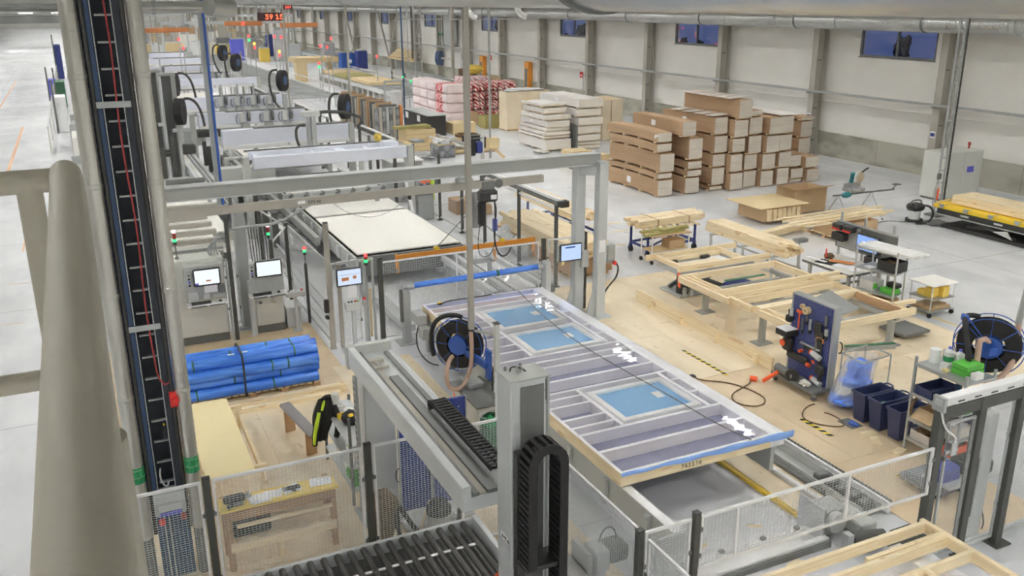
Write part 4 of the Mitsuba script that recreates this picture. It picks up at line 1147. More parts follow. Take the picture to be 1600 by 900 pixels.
wdt = .10 + .07 * np.sin(np.pi * np.clip(gz * 1.15, 0, 1))
front = np.stack([2.80 + gx * wdt - .1 * gz, 12.72 - .07 * np.sqrt(1 - gx ** 2 * .98) - .015 * np.sin(gx * 9 + gz * 4), 1.33 - .68 * gz], -1)
back = front * [1, 0, 1] + np.stack([gx * 0, 12.72 + .03 * np.sqrt(1 - gx ** 2 * .98), gx * 0], -1)
part(t, 'body', M().sheet(front).sheet(back[::-1]), 'black_cloth', True)
part(t, 'sleeve', M().tube([(2.93, 12.7, 1.18), (2.98, 12.68, .98), (2.97, 12.68, .8), (2.93, 12.68, .66)], [.05, .055, .05, .04], 10), 'black_cloth', True)
part(t, 'sleeve', M().tube([(2.70, 12.7, 1.2), (2.66, 12.66, 1.0), (2.6, 12.65, .8), (2.58, 12.65, .6)], [.045, .055, .05, .04], 10), 'black_cloth', True)
part(t, 'stripe', M().tube([(2.68, 12.63, 1.15), (2.63, 12.605, 1.0), (2.58, 12.6, .8), (2.56, 12.6, .64)], [.026, .034, .03, .02], 8), 'vest_yellow', True)
part(t, 'stripe', M().tube([(2.78, 12.66, 1.33), (2.75, 12.63, 1.26), (2.72, 12.62, 1.18)], [.015, .025, .02], 8), 'vest_yellow', True)
part(t, 'collar', M().tube([(2.76, 12.68, 1.34), (2.82, 12.66, 1.38), (2.87, 12.7, 1.36)], .035, 8), 'black_cloth', True)

# ---------------------------------------------------------------- shelf rack behind the gantry leg
t = thing('shelf_rack', 'grey metal shelf rack crowded with supplies between the bench and the gantry leg', 'shelf rack')
for x, y in ((2.88, 13.2), (3.3, 13.2), (2.88, 11.62), (3.3, 11.62)):
    part(t, 'upright', M().rbox(x - .02, x + .02, y - .02, y + .02, 0, 1.45 if y < 12 else 1.1, .003), 'steel_dark')
for z in (.25, .62, .98):
    part(t, 'shelf', M().rbox(2.86, 3.32, 11.6, 13.22, z, z + .03, .005), 'steel_light')
SH = [('tape_roll', 'roll of beige tape on the top shelf', (3.1, 12.95, 1.01), 'tape'), ('tape_roll', 'roll of white tape on the top shelf', (3.16, 12.72, 1.01), 'tape'), ('tape_roll', 'roll of yellow tape on the top shelf', (3.02, 12.6, 1.01), 'tape')]
for i, (n_, l_, (x, y, z), c_) in enumerate(SH):
    solo(n_, l_ + ' of the crowded grey rack', c_, M().lathe([(.035, 0), (.075, 0), (.075, .06), (.035, .06), (.035, 0)], (x, y, z), n=20), ['cabinet_beige', 'white_plastic', 'yellow_paint'][i], 40)
solo('plastic_jar', 'clear plastic jar with a pale lid at the far end of the grey rack', 'jar', M().lathe([(0, 0), (.07, 0), (.075, .13), (.06, .16), (.06, .19), (0, .19)], (3.05, 13.1, 1.01), n=18), 'sheet_pale', 40)
t = thing('tool_bag', 'black tool bag on the top shelf of the crowded grey rack', 'bag')
part(t, 'body', M().blob((3.1, 12.35, 1.1), (.15, .16, .1), 3, .3, 2), 'black_cloth', True)
part(t, 'patch', M().blob((3.08, 12.28, 1.16), (.06, .05, .04), 4, .2, 2), 'yellow_paint', True)
t = thing('black_bin', 'black round bin on the middle shelf of the crowded grey rack', 'bin')
part(t, 'body', M().lathe([(0, 0), (.11, 0), (.13, .2), (.14, .2), (.14, .22), (.12, .22), (.1, .02), (0, .02)], (3.12, 12.5, .65), n=22), 'black_plastic', 40)
for i, (y, z, m_, l_) in enumerate([(12.1, .65, 'white_plastic', 'white carton on the middle shelf'), (11.85, .65, 'sheet_pale', 'pale carton at the near end of the middle shelf'), (12.3, .28, 'white_plastic', 'white carton on the low shelf'), (12.75, .28, 'steel_light', 'grey carton at the far end of the low shelf')]):
    solo('carton', l_ + ' of the crowded grey rack', 'box', M().rbox(2.95, 3.2, y - .1, y + .1, z, z + .16, .005), m_)
for i, (y, z) in enumerate([(11.95, .83), (11.78, .28), (12.05, .28)]):
    solo('green_bin', f'bright green storage bin in the crowded grey rack, {ordinal(i)} from the top', 'bin', M().box(2.92, 3.2, y - .08, y + .08, z, z + .015).box(2.92, 2.935, y - .08, y + .08, z, z + .12).box(3.185, 3.2, y - .08, y + .08, z, z + .12).box(2.92, 3.2, y - .08, y - .065, z, z + .08).box(2.92, 3.2, y + .065, y + .08, z, z + .12), 'green_plastic')

# ---------------------------------------------------------------- workbench behind the mesh fence
t = thing('workbench', 'home made timber workbench with a yellow top behind the mesh fence', 'workbench')
part(t, 'top', M().rbox(.92, 2.46, 10.74, 11.1, .89, .92, .004), 'bench_yellow')
part(t, 'apron', bx(.95, 2.42, 10.76, 10.8, .74, .89), 'timber_dark')
part(t, 'apron', bx(.95, 2.42, 11.04, 11.08, .74, .89), 'timber_x')
for x in (.96, 2.34):
    for y in (10.62, 11.0):
        part(t, 'leg', bx(x, x + .08, y + .12, y + .2, .02, .89), 'timber_dark')
part(t, 'lower_shelf', bx(1.0, 2.4, 10.72, 11.2, .4, .43), 'plywood')
part(t, 'crossbar', bx(1.0, 2.4, 10.72, 10.77, .3, .4), 'timber_x')
part(t, 'mid_stile', bx(1.62, 1.68, 10.75, 10.79, .02, .4), 'timber_x')
part(t, 'back_board', bx(1.0, 2.4, 11.16, 11.18, .43, .74), 'plywood')
part(t, 'shelf_rail', bx(1.1, 2.35, 10.7, 10.74, .66, .7), 'timber_x')
for i, (x, y, a, sx, sy) in enumerate([(1.42, 10.9, 6, .13, .1), (1.62, 10.92, -8, .11, .09), (1.86, 10.95, 14, .13, .1), (2.27, 10.96, -6, .15, .1), (1.45, 10.78, 3, .12, .02)]):
    solo('paper_sheet', f'white paper sheet on the yellow workbench, {["under the scanner side", "beside the first", "under the glove", "thick pile at the right end", "narrow strip at the front edge"][i]}', 'paper', M().box(-sx, sx, -sy, sy, 0, .006 if i < 3 else .014).turned((x, y, .9205 + .0005 * i), a), 'paper')
t = thing('work_glove', 'dark work gloves lying on paper on the yellow workbench', 'gloves')
part(t, 'palm', M().blob((1.85, 10.93, .95), (.07, .045, .02), 5, .2, 2), 'black_cloth', True)
for k in range(4):
    part(t, 'finger', M().tube([(1.9, 10.9 + k * .022, .945), (1.95, 10.905 + k * .024, .95), (1.99 - abs(k - 1.5) * .008, 10.9 + k * .026, .94)], .011, 7), 'black_cloth', True)
part(t, 'thumb', M().tube([(1.84, 10.9, .95), (1.87, 10.86, .95), (1.91, 10.845, .94)], .012, 7), 'black_cloth', True)
part(t, 'cuff', M().blob((1.77, 10.94, .945), (.03, .045, .022), 6, .1, 2), 'grey_cloth', True)
t = thing('nail_gun', 'black nail gun lying at the left end of the yellow workbench', 'nail gun')
part(t, 'body', M().rbox(.98, 1.26, 10.86, 10.98, .93, 1.03, .03), 'black_plastic', 40)
part(t, 'magazine', M().rbox(1.0, 1.22, 10.8, 10.84, .925, .96, .01), 'steel_dark')
part(t, 'nose', M().cyl((1.26, 10.92, .98), (1.34, 10.92, .98), .035, .025, n=12), 'galvanised')
part(t, 'fitting', M().cyl((1.3, 10.9, 1.0), (1.3, 10.9, 1.06), .018), 'chrome')
part(t, 'grip', M().tube([(1.1, 10.88, .96), (1.08, 10.82, .95), (1.02, 10.78, .945)], .025, 8), 'black_plastic', True)
t = thing('toolbox', 'dark toolbox on the low shelf of the yellow workbench', 'toolbox')
part(t, 'body', M().rbox(1.05, 1.55, 10.85, 11.1, .432, .6, .02), 'black_plastic')
part(t, 'lid', M().rbox(1.04, 1.56, 10.84, 11.11, .6, .64, .01), 'steel_dark')
part(t, 'handle', M().tube([(1.2, 10.97, .64), (1.22, 10.97, .68), (1.38, 10.97, .68), (1.4, 10.97, .64)], .01, 6), 'black_plastic')

# ---------------------------------------------------------------- blue tool boards, green bag, hoses behind the gantry
for i, (x0, x1, y, z1, l_) in enumerate([(3.36, 3.8, 10.78, 1.55, 'dark blue tool board under the gantry beam, left of the taller one'), (3.84, 4.36, 10.78, 1.86, 'dark blue tool board with a pale edge beside the hose reel, the taller one')]):
    t = thing('tool_board', l_, 'tool board')
    part(t, 'panel', M().rbox(x0, x1, y, y + .04, .25, z1, .006), 'blue_paint')
    part(t, 'edge', M().box(x0 - .015, x0, y - .01, y + .05, .05, z1).box(x1, x1 + .015, y - .01, y + .05, .05, z1), 'galvanised')
    part(t, 'handle', M().tube([(x0 - .02, y - .01, .75), (x0 - .06, y - .01, .77), (x0 - .06, y - .01, .93), (x0 - .02, y - .01, .95)], .01, 6), 'black_plastic')
    part(t, 'base', M().rbox(x0 - .02, x1 + .02, y - .25, y + .3, .05, .1, .01), 'steel_grey')
    for q in (.3, .62, .8):
        part(t, 'bolt', M().cyl((x0 + q * (x1 - x0), y - .004, z1 - .1 - .05 * q), (x0 + q * (x1 - x0), y, z1 - .1 - .05 * q), .012, n=8), 'galvanised')
t = thing('green_sack', 'dark green sack with a diamond sticker hanging by the grey post behind the fence', 'sack')
g0, g1 = np.meshgrid(np.linspace(0, 2 * np.pi, 22), np.linspace(0, 1, 14), indexing='ij')
r_ = .15 * (1 - .25 * (g1 < .06)) * (.9 + .12 * np.sin(g1 * 3))
part(t, 'bag', M().sheet(np.stack([4.75 + r_ * np.cos(g0) * 1.2, 10.75 + r_ * np.sin(g0) * .8 + .01 * np.sin(5 * g0), 1.5 - .62 * g1], -1)), 'green_dark', True)
part(t, 'sticker', M().box(-.09, .09, -.003, .003, -.09, .09).turned((4.66, 10.58, 1.47), -10, rot([0, 1, 0], 42)), 'green_tape')
part(t, 'hoop', M().tube(np.stack([4.75 + .18 * np.cos(np.linspace(0, 2 * np.pi, 24)), 10.75 + .12 * np.sin(np.linspace(0, 2 * np.pi, 24)), 1.5 + 0 * np.linspace(0, 1, 24)], 1), .01, 6), 'galvanised', True)
part(t, 'stand', M().cyl((4.78, 10.9, 0), (4.78, 10.9, 1.5), .02, n=8).box(4.6, 4.95, 10.7, 11.1, 0, .02), 'galvanised')
solo('black_hose', 'thick black hose curling on the floor under the gantry beam', 'hose', M().tube([(3.1, 10.2, .05), (3.15, 10.35, .4), (3.2, 10.5, .55), (3.35, 10.4, .3), (3.55, 10.2, .08), (3.8, 10.15, .06), (4.0, 10.3, .08), (4.1, 10.45, .3)], .035, 9), 'rubber', True)
solo('dark_sack', 'dark rubbish sack slumped behind the mesh fence left of the tool boards', 'sack', M().blob((3.02, 10.55, .42), (.22, .2, .4), 11, .3, 3), 'brown_rot', True)
t = thing('vacuum_unit', 'small vacuum unit on the plywood floor behind the mesh fence', 'vacuum cleaner')
part(t, 'tank', M().cyl((3.75, 10.35, .05), (3.75, 10.35, .4), .17, n=20), 'steel_grey', 40)
part(t, 'head', M().lathe([(.18, 0), (.18, .06), (.12, .16), (0, .18)], (3.75, 10.35, .4), n=20), 'black_plastic', 40)
solo('wood_stick', 'short wood stick leaning behind the mesh fence', 'stick', M().bar((3.5, 10.5, .03), (3.72, 10.6, .45), .03, .04), 'timber_x')
solo('floor_cable', 'dark cable running over the plywood floor from the orange handle', 'cable', M().tube([(4.1, 13.1, .03), (4.4, 13.35, .03), (4.8, 13.45, .03), (5.2, 13.4, .03), (5.45, 13.1, .04), (5.6, 12.7, .08)], .013, 6), 'hose_dark', True)
solo('post_cable', 'black cable hanging along the pale square post', 'cable', M().tube([(5.9, 13.22, 1.1), (5.86, 13.2, .9), (5.87, 13.2, .5), (5.8, 13.0, .15), (5.6, 12.6, .03), (5.4, 12.4, .03)], .012, 6), 'black_plastic', True)
solo('pale_box', 'pale wooden box on the floor right of the tool board behind the post', 'box', M().rbox(5.3, 5.75, 12.0, 12.45, .02, .35, .01), 'timber_dark')

# ---------------------------------------------------------------- control cabinets with screens
def screen(t, x0, x1, y, z0, z1, glow_, tilt=0.0, frame='black_plastic', art=None):
    part(t, 'monitor', M().rbox(x0 - .025, x1 + .025, y, y + .05, z0 - .03, z1 + .025, .012), frame)
    part(t, 'screen', M().add([[x0, y - .002, z0], [x1, y - .002, z0], [x1, y - .002, z1], [x0, y - .002, z1]], [[0, 1, 2], [0, 2, 3]]), 'black_plastic', emit=glow_)
    for a, b, c, d, m_ in art or []:
        part(t, 'screen_block', M().box(x0 + a * (x1 - x0), x0 + b * (x1 - x0), y - .005, y - .003, z0 + c * (z1 - z0), z0 + d * (z1 - z0)), m_)


def signal(t, x, y, z, cols, r=.035):
    part(t, 'stem', M().cyl((x, y, z - .35), (x, y, z), .012, n=8), 'steel_dark')
    part(t, 'socket', M().cyl((x, y, z - .06), (x, y, z), r, n=14), 'black_plastic', 40)
    for k, (nm, e) in enumerate(cols):
        part(t, 'lens', M().cyl((x, y, z + k * .065), (x, y, z + k * .065 + .06), r, n=14), 'dark_red' if e is None else {'r': 'red_plastic', 'g': 'green_plastic', 'w': 'white_plastic', 'y': 'orange_paint'}[nm], 40, emit=e)


GON, RON, WON = [.01, .75, .17], [1.3, .05, .05], [2.2, 2.2, 2.6]
t = thing('control_cabinet', 'large beige control cabinet with a screen, left one of the two', 'control cabinet')
part(t, 'body', M().rbox(.55, 2.33, 19.55, 20.15, .2, 1.93, .01), 'cabinet_beige')
part(t, 'plinth', bx(.57, 2.31, 19.57, 20.13, 0, .2), 'steel_dark')
part(t, 'door', M().rbox(.57, 1.30, 19.53, 19.55, .22, 1.91, .006), 'cabinet_beige')
part(t, 'door', M().rbox(1.31, 2.31, 19.53, 19.55, .22, 1.91, .006), 'cabinet_beige')
part(t, 'notice', bx(1.02, 1.24, 19.52, 19.53, 1.45, 1.75), 'white_paint')
part(t, 'notice', bx(1.06, 1.26, 19.52, 19.53, 1.1, 1.4), 'white_paint')
for z in (1.6, 1.36):
    part(t, 'lock', M().cyl((1.15, 19.52, z), (1.15, 19.5, z), .02, n=10), 'black_plastic')
part(t, 'panel', M().rbox(1.48, 2.28, 19.3, 19.53, 1.12, 1.86, .01), 'machine_grey')
screen(t, 1.68, 2.18, 19.24, 1.45, 1.77, [.34, .37, .40], art=[(.0, .14, .0, .14, 'blue_print'), (.45, .65, .2, .3, 'orange_beam')])
part(t, 'switch_plate', M().rbox(1.52, 1.62, 19.28, 19.31, 1.4, 1.75, .006), 'steel_light')
for z, m_ in ((1.68, 'steel_dark'), (1.6, 'black_plastic'), (1.53, 'blue_print'), (1.46, 'black_plastic')):
    part(t, 'switch', M().cyl((1.57, 19.28, z), (1.57, 19.255, z), .022, n=12), m_)
part(t, 'shelf', M().rbox(1.45, 2.28, 18.98, 19.3, 1.03, 1.08, .012), 'white_paint')
part(t, 'shelf_grip', M().box(1.52, 1.84, 18.972, 18.985, 1.04, 1.065).box(1.9, 2.22, 18.972, 18.985, 1.04, 1.065), 'steel_dark')
part(t, 'keyboard', M().rbox(1.55, 1.95, 19.05, 19.2, 1.08, 1.1, .006), 'black_plastic')
part(t, 'mouse', M().blob((2.14, 19.12, 1.095), (.035, .055, .02), 1, .05, 2), 'black_plastic', True)
part(t, 'paper', bx(1.85, 2.12, 19.22, 19.235, 1.27, 1.42), 'paper')
part(t, 'printer', M().rbox(1.52, 1.72, 19.2, 19.38, 1.1, 1.32, .01).rbox(1.8, 1.95, 19.2, 19.35, 1.1, 1.25, .02), 'light_grey_plastic')
part(t, 'speaker', M().rbox(2.15, 2.27, 19.2, 19.3, 1.24, 1.42, .01), 'steel_dark')
t = thing('signal_lamp', 'signal lamp lit white and green on the left control cabinet', 'signal lamp')
signal(t, 1.42, 19.8, 2.31, [('g', GON), ('y', None), ('r', None), ('w', WON)])
part(t, 'foot', M().cyl((1.42, 19.8, 1.935), (1.42, 19.8, 1.97), .04, n=12), 'steel_dark')
t = thing('control_cabinet', 'beige control desk with a screen and shelf, right one of the two', 'control cabinet')
part(t, 'body', M().rbox(2.94, 3.56, 19.64, 20.05, .2, 1.35, .01), 'cabinet_beige')
part(t, 'plinth', bx(2.95, 3.55, 19.66, 20.03, 0, .2), 'steel_dark')
part(t, 'panel', M().rbox(2.86, 3.58, 19.5, 19.66, 1.0, 1.72, .01), 'machine_grey')
screen(t, 3.0, 3.52, 19.42, 1.42, 1.74, [.33, .36, .37])
part(t, 'switch_plate', M().rbox(2.84, 2.95, 19.46, 19.5, 1.38, 1.72, .006), 'steel_light')
for z, m_ in ((1.64, 'steel_dark'), (1.56, 'black_plastic'), (1.49, 'blue_print'), (1.43, 'black_plastic')):
    part(t, 'switch', M().cyl((2.9, 19.46, z), (2.9, 19.435, z), .022, n=12), m_)
part(t, 'shelf', M().rbox(2.78, 3.6, 19.2, 19.5, .98, 1.03, .012), 'white_paint')
part(t, 'shelf_grip', M().box(2.84, 3.14, 19.192, 19.205, .99, 1.015).box(3.2, 3.54, 19.192, 19.205, .99, 1.015), 'steel_dark')
part(t, 'keyboard', M().rbox(2.86, 3.26, 19.26, 19.42, 1.03, 1.05, .006), 'black_plastic')
part(t, 'mouse', M().blob((3.42, 19.34, 1.045), (.035, .055, .02), 1, .05, 2), 'black_plastic', True)
part(t, 'pedestal', M().cyl((2.86, 19.6, 0), (2.86, 19.6, 1.3), .07, n=16), 'steel_light', 40)
part(t, 'lock', M().cyl((3.05, 19.63, .75), (3.05, 19.6, .75), .03, n=10).cyl((3.36, 19.63, .72), (3.36, 19.61, .72), .015, n=8), 'steel_dark')
t = thing('signal_lamp', 'signal lamp lit white and green behind the right control desk', 'signal lamp')
signal(t, 3.50, 20.5, 2.06, [('g', GON), ('y', None), ('r', None), ('w', WON)])
part(t, 'pole', M().cyl((3.50, 20.5, 0), (3.50, 20.5, 1.75), .02, n=8), 'steel_dark')
for i, (x, y, l_) in enumerate([(3.8, 19.5, 'grey push button box on a post right of the right control desk')]):
    t = thing('button_station', l_, 'button station')
    part(t, 'post', M().rbox(x - .03, x + .03, y - .03, y + .03, .02, .86, .006), 'steel_light')
    part(t, 'foot', bx(x - .1, x + .1, y - .1, y + .1, .016, .035), 'steel_light')
    part(t, 'box', M().rbox(x - .22, x + .22, y - .18, y + .02, .86, .98, .015), 'light_grey_plastic')
    for q, m_ in ((-.15, 'steel_dark'), (-.05, 'white_plastic'), (.05, 'white_plastic'), (.14, 'red_plastic')):
        part(t, 'button', M().cyl((x + q, y - .08, .98), (x + q, y - .08, 1.01), .025, n=12), m_)
solo('pale_step', 'grey step box on the floor between the right control desk and the fence', 'box', M().rbox(3.62, 3.95, 19.7, 20.3, .016, .5, .01), 'steel_light')
t = thing('operator_stand', 'operator stand with a screen showing orange blocks, beside the door frame', 'operator stand')
part(t, 'post', M().rbox(4.42, 4.5, 18.0, 18.08, 0, 1.9, .008), 'beam_beige')
screen(t, 4.36, 4.86, 17.72, 1.5, 1.83, [.24, .28, .35], art=[(.16, .47, .28, .5, 'orange_beam'), (.65, .8, .36, .56, 'orange_beam'), (.1, .9, .66, .68, 'steel_grey')])
part(t, 'arm', bx(4.44, 4.64, 17.77, 18.05, 1.6, 1.66), 'steel_dark')
part(t, 'paper', bx(4.56, 4.76, 17.74, 17.75, 1.2, 1.48), 'paper')
part(t, 'box', M().rbox(4.52, 4.86, 17.78, 17.98, .88, 1.06, .015), 'light_grey_plastic')
for q, m_ in ((-.1, 'steel_dark'), (-.03, 'steel_dark'), (.05, 'red_plastic'), (.1, 'green_plastic')):
    part(t, 'button', M().cyl((4.69 + q, 17.85, 1.06), (4.69 + q, 17.85, 1.09), .022, n=12), m_)
part(t, 'pedestal', M().rbox(4.66, 4.74, 17.86, 17.94, 0, .9, .008), 'steel_light')
t = thing('signal_lamp', 'signal lamp lit red over green beside the operator screen', 'signal lamp')
signal(t, 5.02, 17.85, 1.9, [('g', GON), ('y', None), ('r', RON)])
part(t, 'pole', M().cyl((5.02, 17.85, 0), (5.02, 17.85, 1.6), .014, n=8), 'steel_grey')
t = thing('signal_lamp', 'signal lamp lit red over green between the right desk and the operator stand', 'signal lamp')
signal(t, 4.17, 19.9, 1.72, [('g', GON), ('r', RON)])
part(t, 'pole', M().rbox(4.14, 4.2, 19.87, 19.93, 0, 1.45, .006), 'anthracite')
t = thing('touch_screen', 'touch screen on an arm with a yellow note, in front of the portal post', 'screen')
screen(t, 9.5, 10.02, 17.42, 1.46, 1.82, [.19, .25, .37], art=[(.2, .7, .8, .9, 'reel_blue')])
part(t, 'note', bx(9.5, 9.58, 17.405, 17.41, 1.36, 1.45), 'sheet_yellow')
part(t, 'arm', bx(9.7, 9.8, 17.47, 17.95, 1.6, 1.68), 'steel_dark')
part(t, 'button_box', M().rbox(10.1, 10.28, 17.5, 17.6, 1.2, 1.6, .01), 'steel_light')
part(t, 'mount', M().rbox(9.66, 9.84, 17.86, 17.94, 1.3, 1.7, .01), 'steel_light')

# steel column and fences around the cabinets
t = thing('machine_upright', 'tall grey machine column between the two control cabinets', 'column')
part(t, 'column', M().rbox(2.72, 2.96, 20.2, 20.5, 0, 2.75, .012), 'steel_grey')
part(t, 'cap', M().rbox(2.68, 3.0, 20.16, 20.54, 2.75, 2.8, .01), 'beam_beige')
part(t, 'foot', bx(2.6, 3.08, 20.1, 20.6, 0, .03), 'steel_grey')
t = thing('cell_fence', 'black post fence with grey rails right of the control cabinets', 'fence')
for x, y in ((4.15, 21.8), (3.9, 24.0), (3.5, 20.3)):
    part(t, 'post', M().rbox(x - .04, x + .04, y - .04, y + .04, 0, 2.0, .006), 'anthracite')
part(t, 'rail', M().bar((3.5, 20.3, 1.9), (4.15, 21.8, 1.9), .03, .04), 'steel_grey')
part(t, 'rail', M().bar((4.15, 21.8, 1.9), (3.9, 24.0, 1.9), .03, .04), 'steel_grey')
for z in (.3, .6, .9):
    part(t, 'rail', M().bar((4.3, 18.2, z), (4.3, 24, z), .04, .05), 'aluminium')
post('fence_pole', 'beige square post just left of the operator screen', 4.25, 18.05, 2.8, .1, .1, 'beam_beige')
t = thing('lock_box', 'black lock box fixed on the beige post by the operator screen', 'lock box')
part(t, 'body', M().rbox(4.1, 4.2, 17.95, 18.05, .85, 1.15, .02), 'black_plastic')
part(t, 'latch', M().cyl((4.15, 17.95, .75), (4.15, 18.05, .75), .04), 'black_plastic')
fence('mesh_fence', 'mesh fence panel between the beige post and the door frame', (4.3, 18.1), (4.92, 18.1), .1, 1.9, mx=.05, mz=.05, wire=.004)
fence('mesh_fence', 'mesh fence panel running back from the beige post along the board table', (4.26, 18.2), (4.2, 21.7), .1, 1.95, mx=.06, mz=.06, wire=.004, frame='steel_grey')
fence('mesh_fence', 'mesh fence panel between the grey machine column and the right desk', (2.45, 20.35), (2.7, 20.35), .1, 1.6, mx=.05, mz=.05)
t = thing('fence_strut', 'dark fence strut with latch between the left cabinet and the grey column', 'strut')
part(t, 'tube', M().rbox(2.42, 2.5, 19.45, 19.53, 0, 2.8, .006), 'anthracite')
part(t, 'tube', M().rbox(2.36, 2.4, 19.45, 19.5, 0, 1.9, .006), 'steel_grey')
a = np.linspace(0, np.pi, 10)
for k in range(4):
    part(t, 'hose', M().tube([(2.45 + .02 * k, 19.6, 2.2 + .05 * k), (2.25 + .02 * k, 19.6, 2.3 + .05 * k), (2.08 + .05 * k, 19.65, 2.15 + .04 * k), (2.1 + .05 * k, 19.7, 1.95)] , .02, 7), 'steel_grey', True)
part(t, 'hose', M().tube([(2.45, 19.6, 2.45), (2.9, 19.7, 2.5), (3.6, 20.0, 2.45), (4.3, 20.6, 2.55), (4.9, 21.0, 2.6)], .035, 8), 'steel_grey', True)
for k in range(7):
    part(t, 'cable', M().tube([(3.0 + .06 * k, 20.1, 2.4 - .02 * k), (3.02 + .06 * k, 20.12, 1.9), (3.04 + .055 * k, 20.1, 1.4)], .009, 5), 'hose_dark', True)
# long white and grey enclosures behind the cabinets
t = thing('machine_enclosure', 'long white machine enclosure with grey ribs behind the left control cabinet', 'machine')
part(t, 'body', M().rbox(.3, 2.5, 21.5, 24.8, .3, 1.75, .02), 'white_board')
for i in range(4):
    part(t, 'rail', M().rbox(.3, 2.6, 21.6 + i * .85, 21.75 + i * .85, 1.75, 1.86, .01), 'beam_beige')
part(t, 'rail', M().rbox(.3, 3.0, 24.6, 24.8, 1.86, 2.06, .01), 'beam_beige')
for i in range(6):
    part(t, 'slat', bx(.3, 2.6, 21.48, 21.5, 1.15 + i * .09, 1.21 + i * .09), 'beam_grey')
for x in (.45, 1.4, 2.4):
    part(t, 'leg', bx(x - .05, x + .05, 21.6, 24.6, 0, .3), 'steel_dark')
t = thing('machine_enclosure', 'white machine table with dark slots beyond the portal beam on the left', 'machine')
part(t, 'body', M().rbox(1.4, 3.45, 26.0, 34.5, .3, .78, .02), 'white_board')
for i in range(6):
    part(t, 'slot', bx(1.6 + i * .3, 1.66 + i * .3, 33.2, 34.4, .78, .79), 'steel_dark')
part(t, 'rail', M().rbox(1.4, 3.45, 25.8, 26.0, .7, .95, .01), 'beam_beige')
part(t, 'rail', M().rbox(1.4, 3.45, 29.5, 29.7, .78, .95, .01), 'beam_beige')
for x in (1.6, 3.2):
    part(t, 'leg', bx(x - .06, x + .06, 26.2, 34.2, 0, .3), 'steel_dark')
# ---------------------------------------------------------------- stacks of brown board packs
def pack(name, label, x0, x1, y0, y1, z0, z1, side, end, group, bow=0.0, spacers=3, ends=True, paper=False):
    """A bowed pack of boards: side boards, end face, the spacer blocks under it."""
    t = thing(name, label, 'board pack', group)
    n = 8
    ys = np.linspace(y0, y1, n + 1)
    dz = bow * (1 - ((ys - y0) / (y1 - y0) * 2 - 1) ** 2)
    v, f = [], []
    for y, d in zip(ys, dz):
        v += [[x0, y, z0 + d], [x1, y, z0 + d], [x1, y, z1 + d], [x0, y, z1 + d]]
    for i in range(n):
        for k in range(4):
            a, b = i * 4 + k, i * 4 + (k + 1) % 4
            f += [[a, b + 4, b], [a, a + 4, b + 4]]
    f += [[n * 4, n * 4 + 2, n * 4 + 1], [n * 4, n * 4 + 3, n * 4 + 2], [0, 1, 2], [0, 2, 3]]
    part(t, 'boards', M().add(v, f), side)
    part(t, 'end_face', bx(x0 + .004, x1 - .002, y0 - .008, y0 - .001, z0 + .004, z1 - .004), end)
    if z1 - z0 > .4:
        part(t, 'end_board', bx(x0 + .02, x1 - .01, y0 - .014, y0 - .008, z0 + .5 * (z1 - z0), z0 + .5 * (z1 - z0) + .006), side)
    for k in range(spacers):
        y = y0 + .12 + (y1 - y0 - .34) * k / max(1, spacers - 1)
        q = bow * (1 - ((y - y0) / (y1 - y0) * 2 - 1) ** 2)
        part(t, 'spacer', bx(x0 - .02, x1 - .03, y, y + .09, z0 - .055 + q * .5, z0 + q), 'timber_x')
    if paper:
        part(t, 'paper_note', bx(x0 - .006, x0 - .001, (y0 + y1) / 2 + .1, (y0 + y1) / 2 + .38, z0 + .35 * (z1 - z0), z0 + .75 * (z1 - z0)), 'paper')
    return t


STACKS = [
    ('nearest left', 27.93, 31.5, [(19.36, 20.0, .04, .66), (19.36, 20.0, .70, .91), (19.41, 20.05, .96, 1.66), (19.27, 19.91, 1.73, 2.04), (19.28, 19.92, 2.09, 2.45)], .05),
    ('second', 27.83, 31.3, [(20.58, 21.22, .04, .66), (20.61, 21.25, .72, .96), (20.6, 21.23, 1.01, 1.3), (20.6, 21.22, 1.39, 2.18), (20.27, 20.88, 2.28, 2.84)], .03),
    ('third', 28.0, 31.6, [(21.84, 22.43, .04, .2), (21.87, 22.46, .25, .93), (21.88, 22.47, .97, 1.46), (21.91, 22.52, 1.51, 2.16), (21.93, 22.54, 2.21, 2.87)], .02),
    ('fourth', 27.68, 31.3, [(22.56, 23.15, .04, .71), (22.52, 23.08, .76, 1.45), (22.6, 23.2, 1.51, 2.05), (22.62, 23.26, 2.1, 2.76), (22.75, 23.36, 2.82, 3.52)], .0),
    ('fifth', 27.9, 31.4, [(23.38, 24.0, .04, .69), (23.42, 24.04, .73, 1.34), (23.49, 24.12, 1.38, 2.08), (23.52, 24.16, 2.13, 2.8), (23.49, 24.12, 2.85, 3.06)], .0),
    ('sixth', 27.67, 31.2, [(24.08, 24.7, .04, .67), (24.13, 24.78, .71, 1.34), (24.22, 24.86, 1.38, 2.06), (24.3, 24.93, 2.11, 2.76)], .0),
    ('seventh', 27.67, 31.2, [(24.9, 25.5, .04, .72), (24.92, 25.53, .76, 1.37), (24.93, 25.54, 1.42, 2.05), (24.96, 25.57, 2.11, 2.78)], .0),
    ('eighth', 27.74, 31.0, [(25.66, 26.28, .04, .19), (25.66, 26.28, .22, .63), (25.6, 26.14, .72, 1.18)], .0),
    ('ninth', 27.69, 31.0, [(26.44, 27.05, .04, .56), (26.35, 27.05, .63, 1.07)], .0),
    ('rearmost right', 29.0, 32.0 - .8, [(27.15, 27.78, .04, .86), (27.19, 27.81, .92, 1.58), (27.23, 27.84, 1.63, 2.3), (27.14, 27.83, 2.36, 2.5)], .0),
]
LEV = {1: ['only'], 2: ['bottom', 'top'], 3: ['bottom', 'middle', 'top'], 4: ['bottom', 'second', 'third', 'top'], 5: ['bottom', 'second', 'third', 'fourth', 'top']}
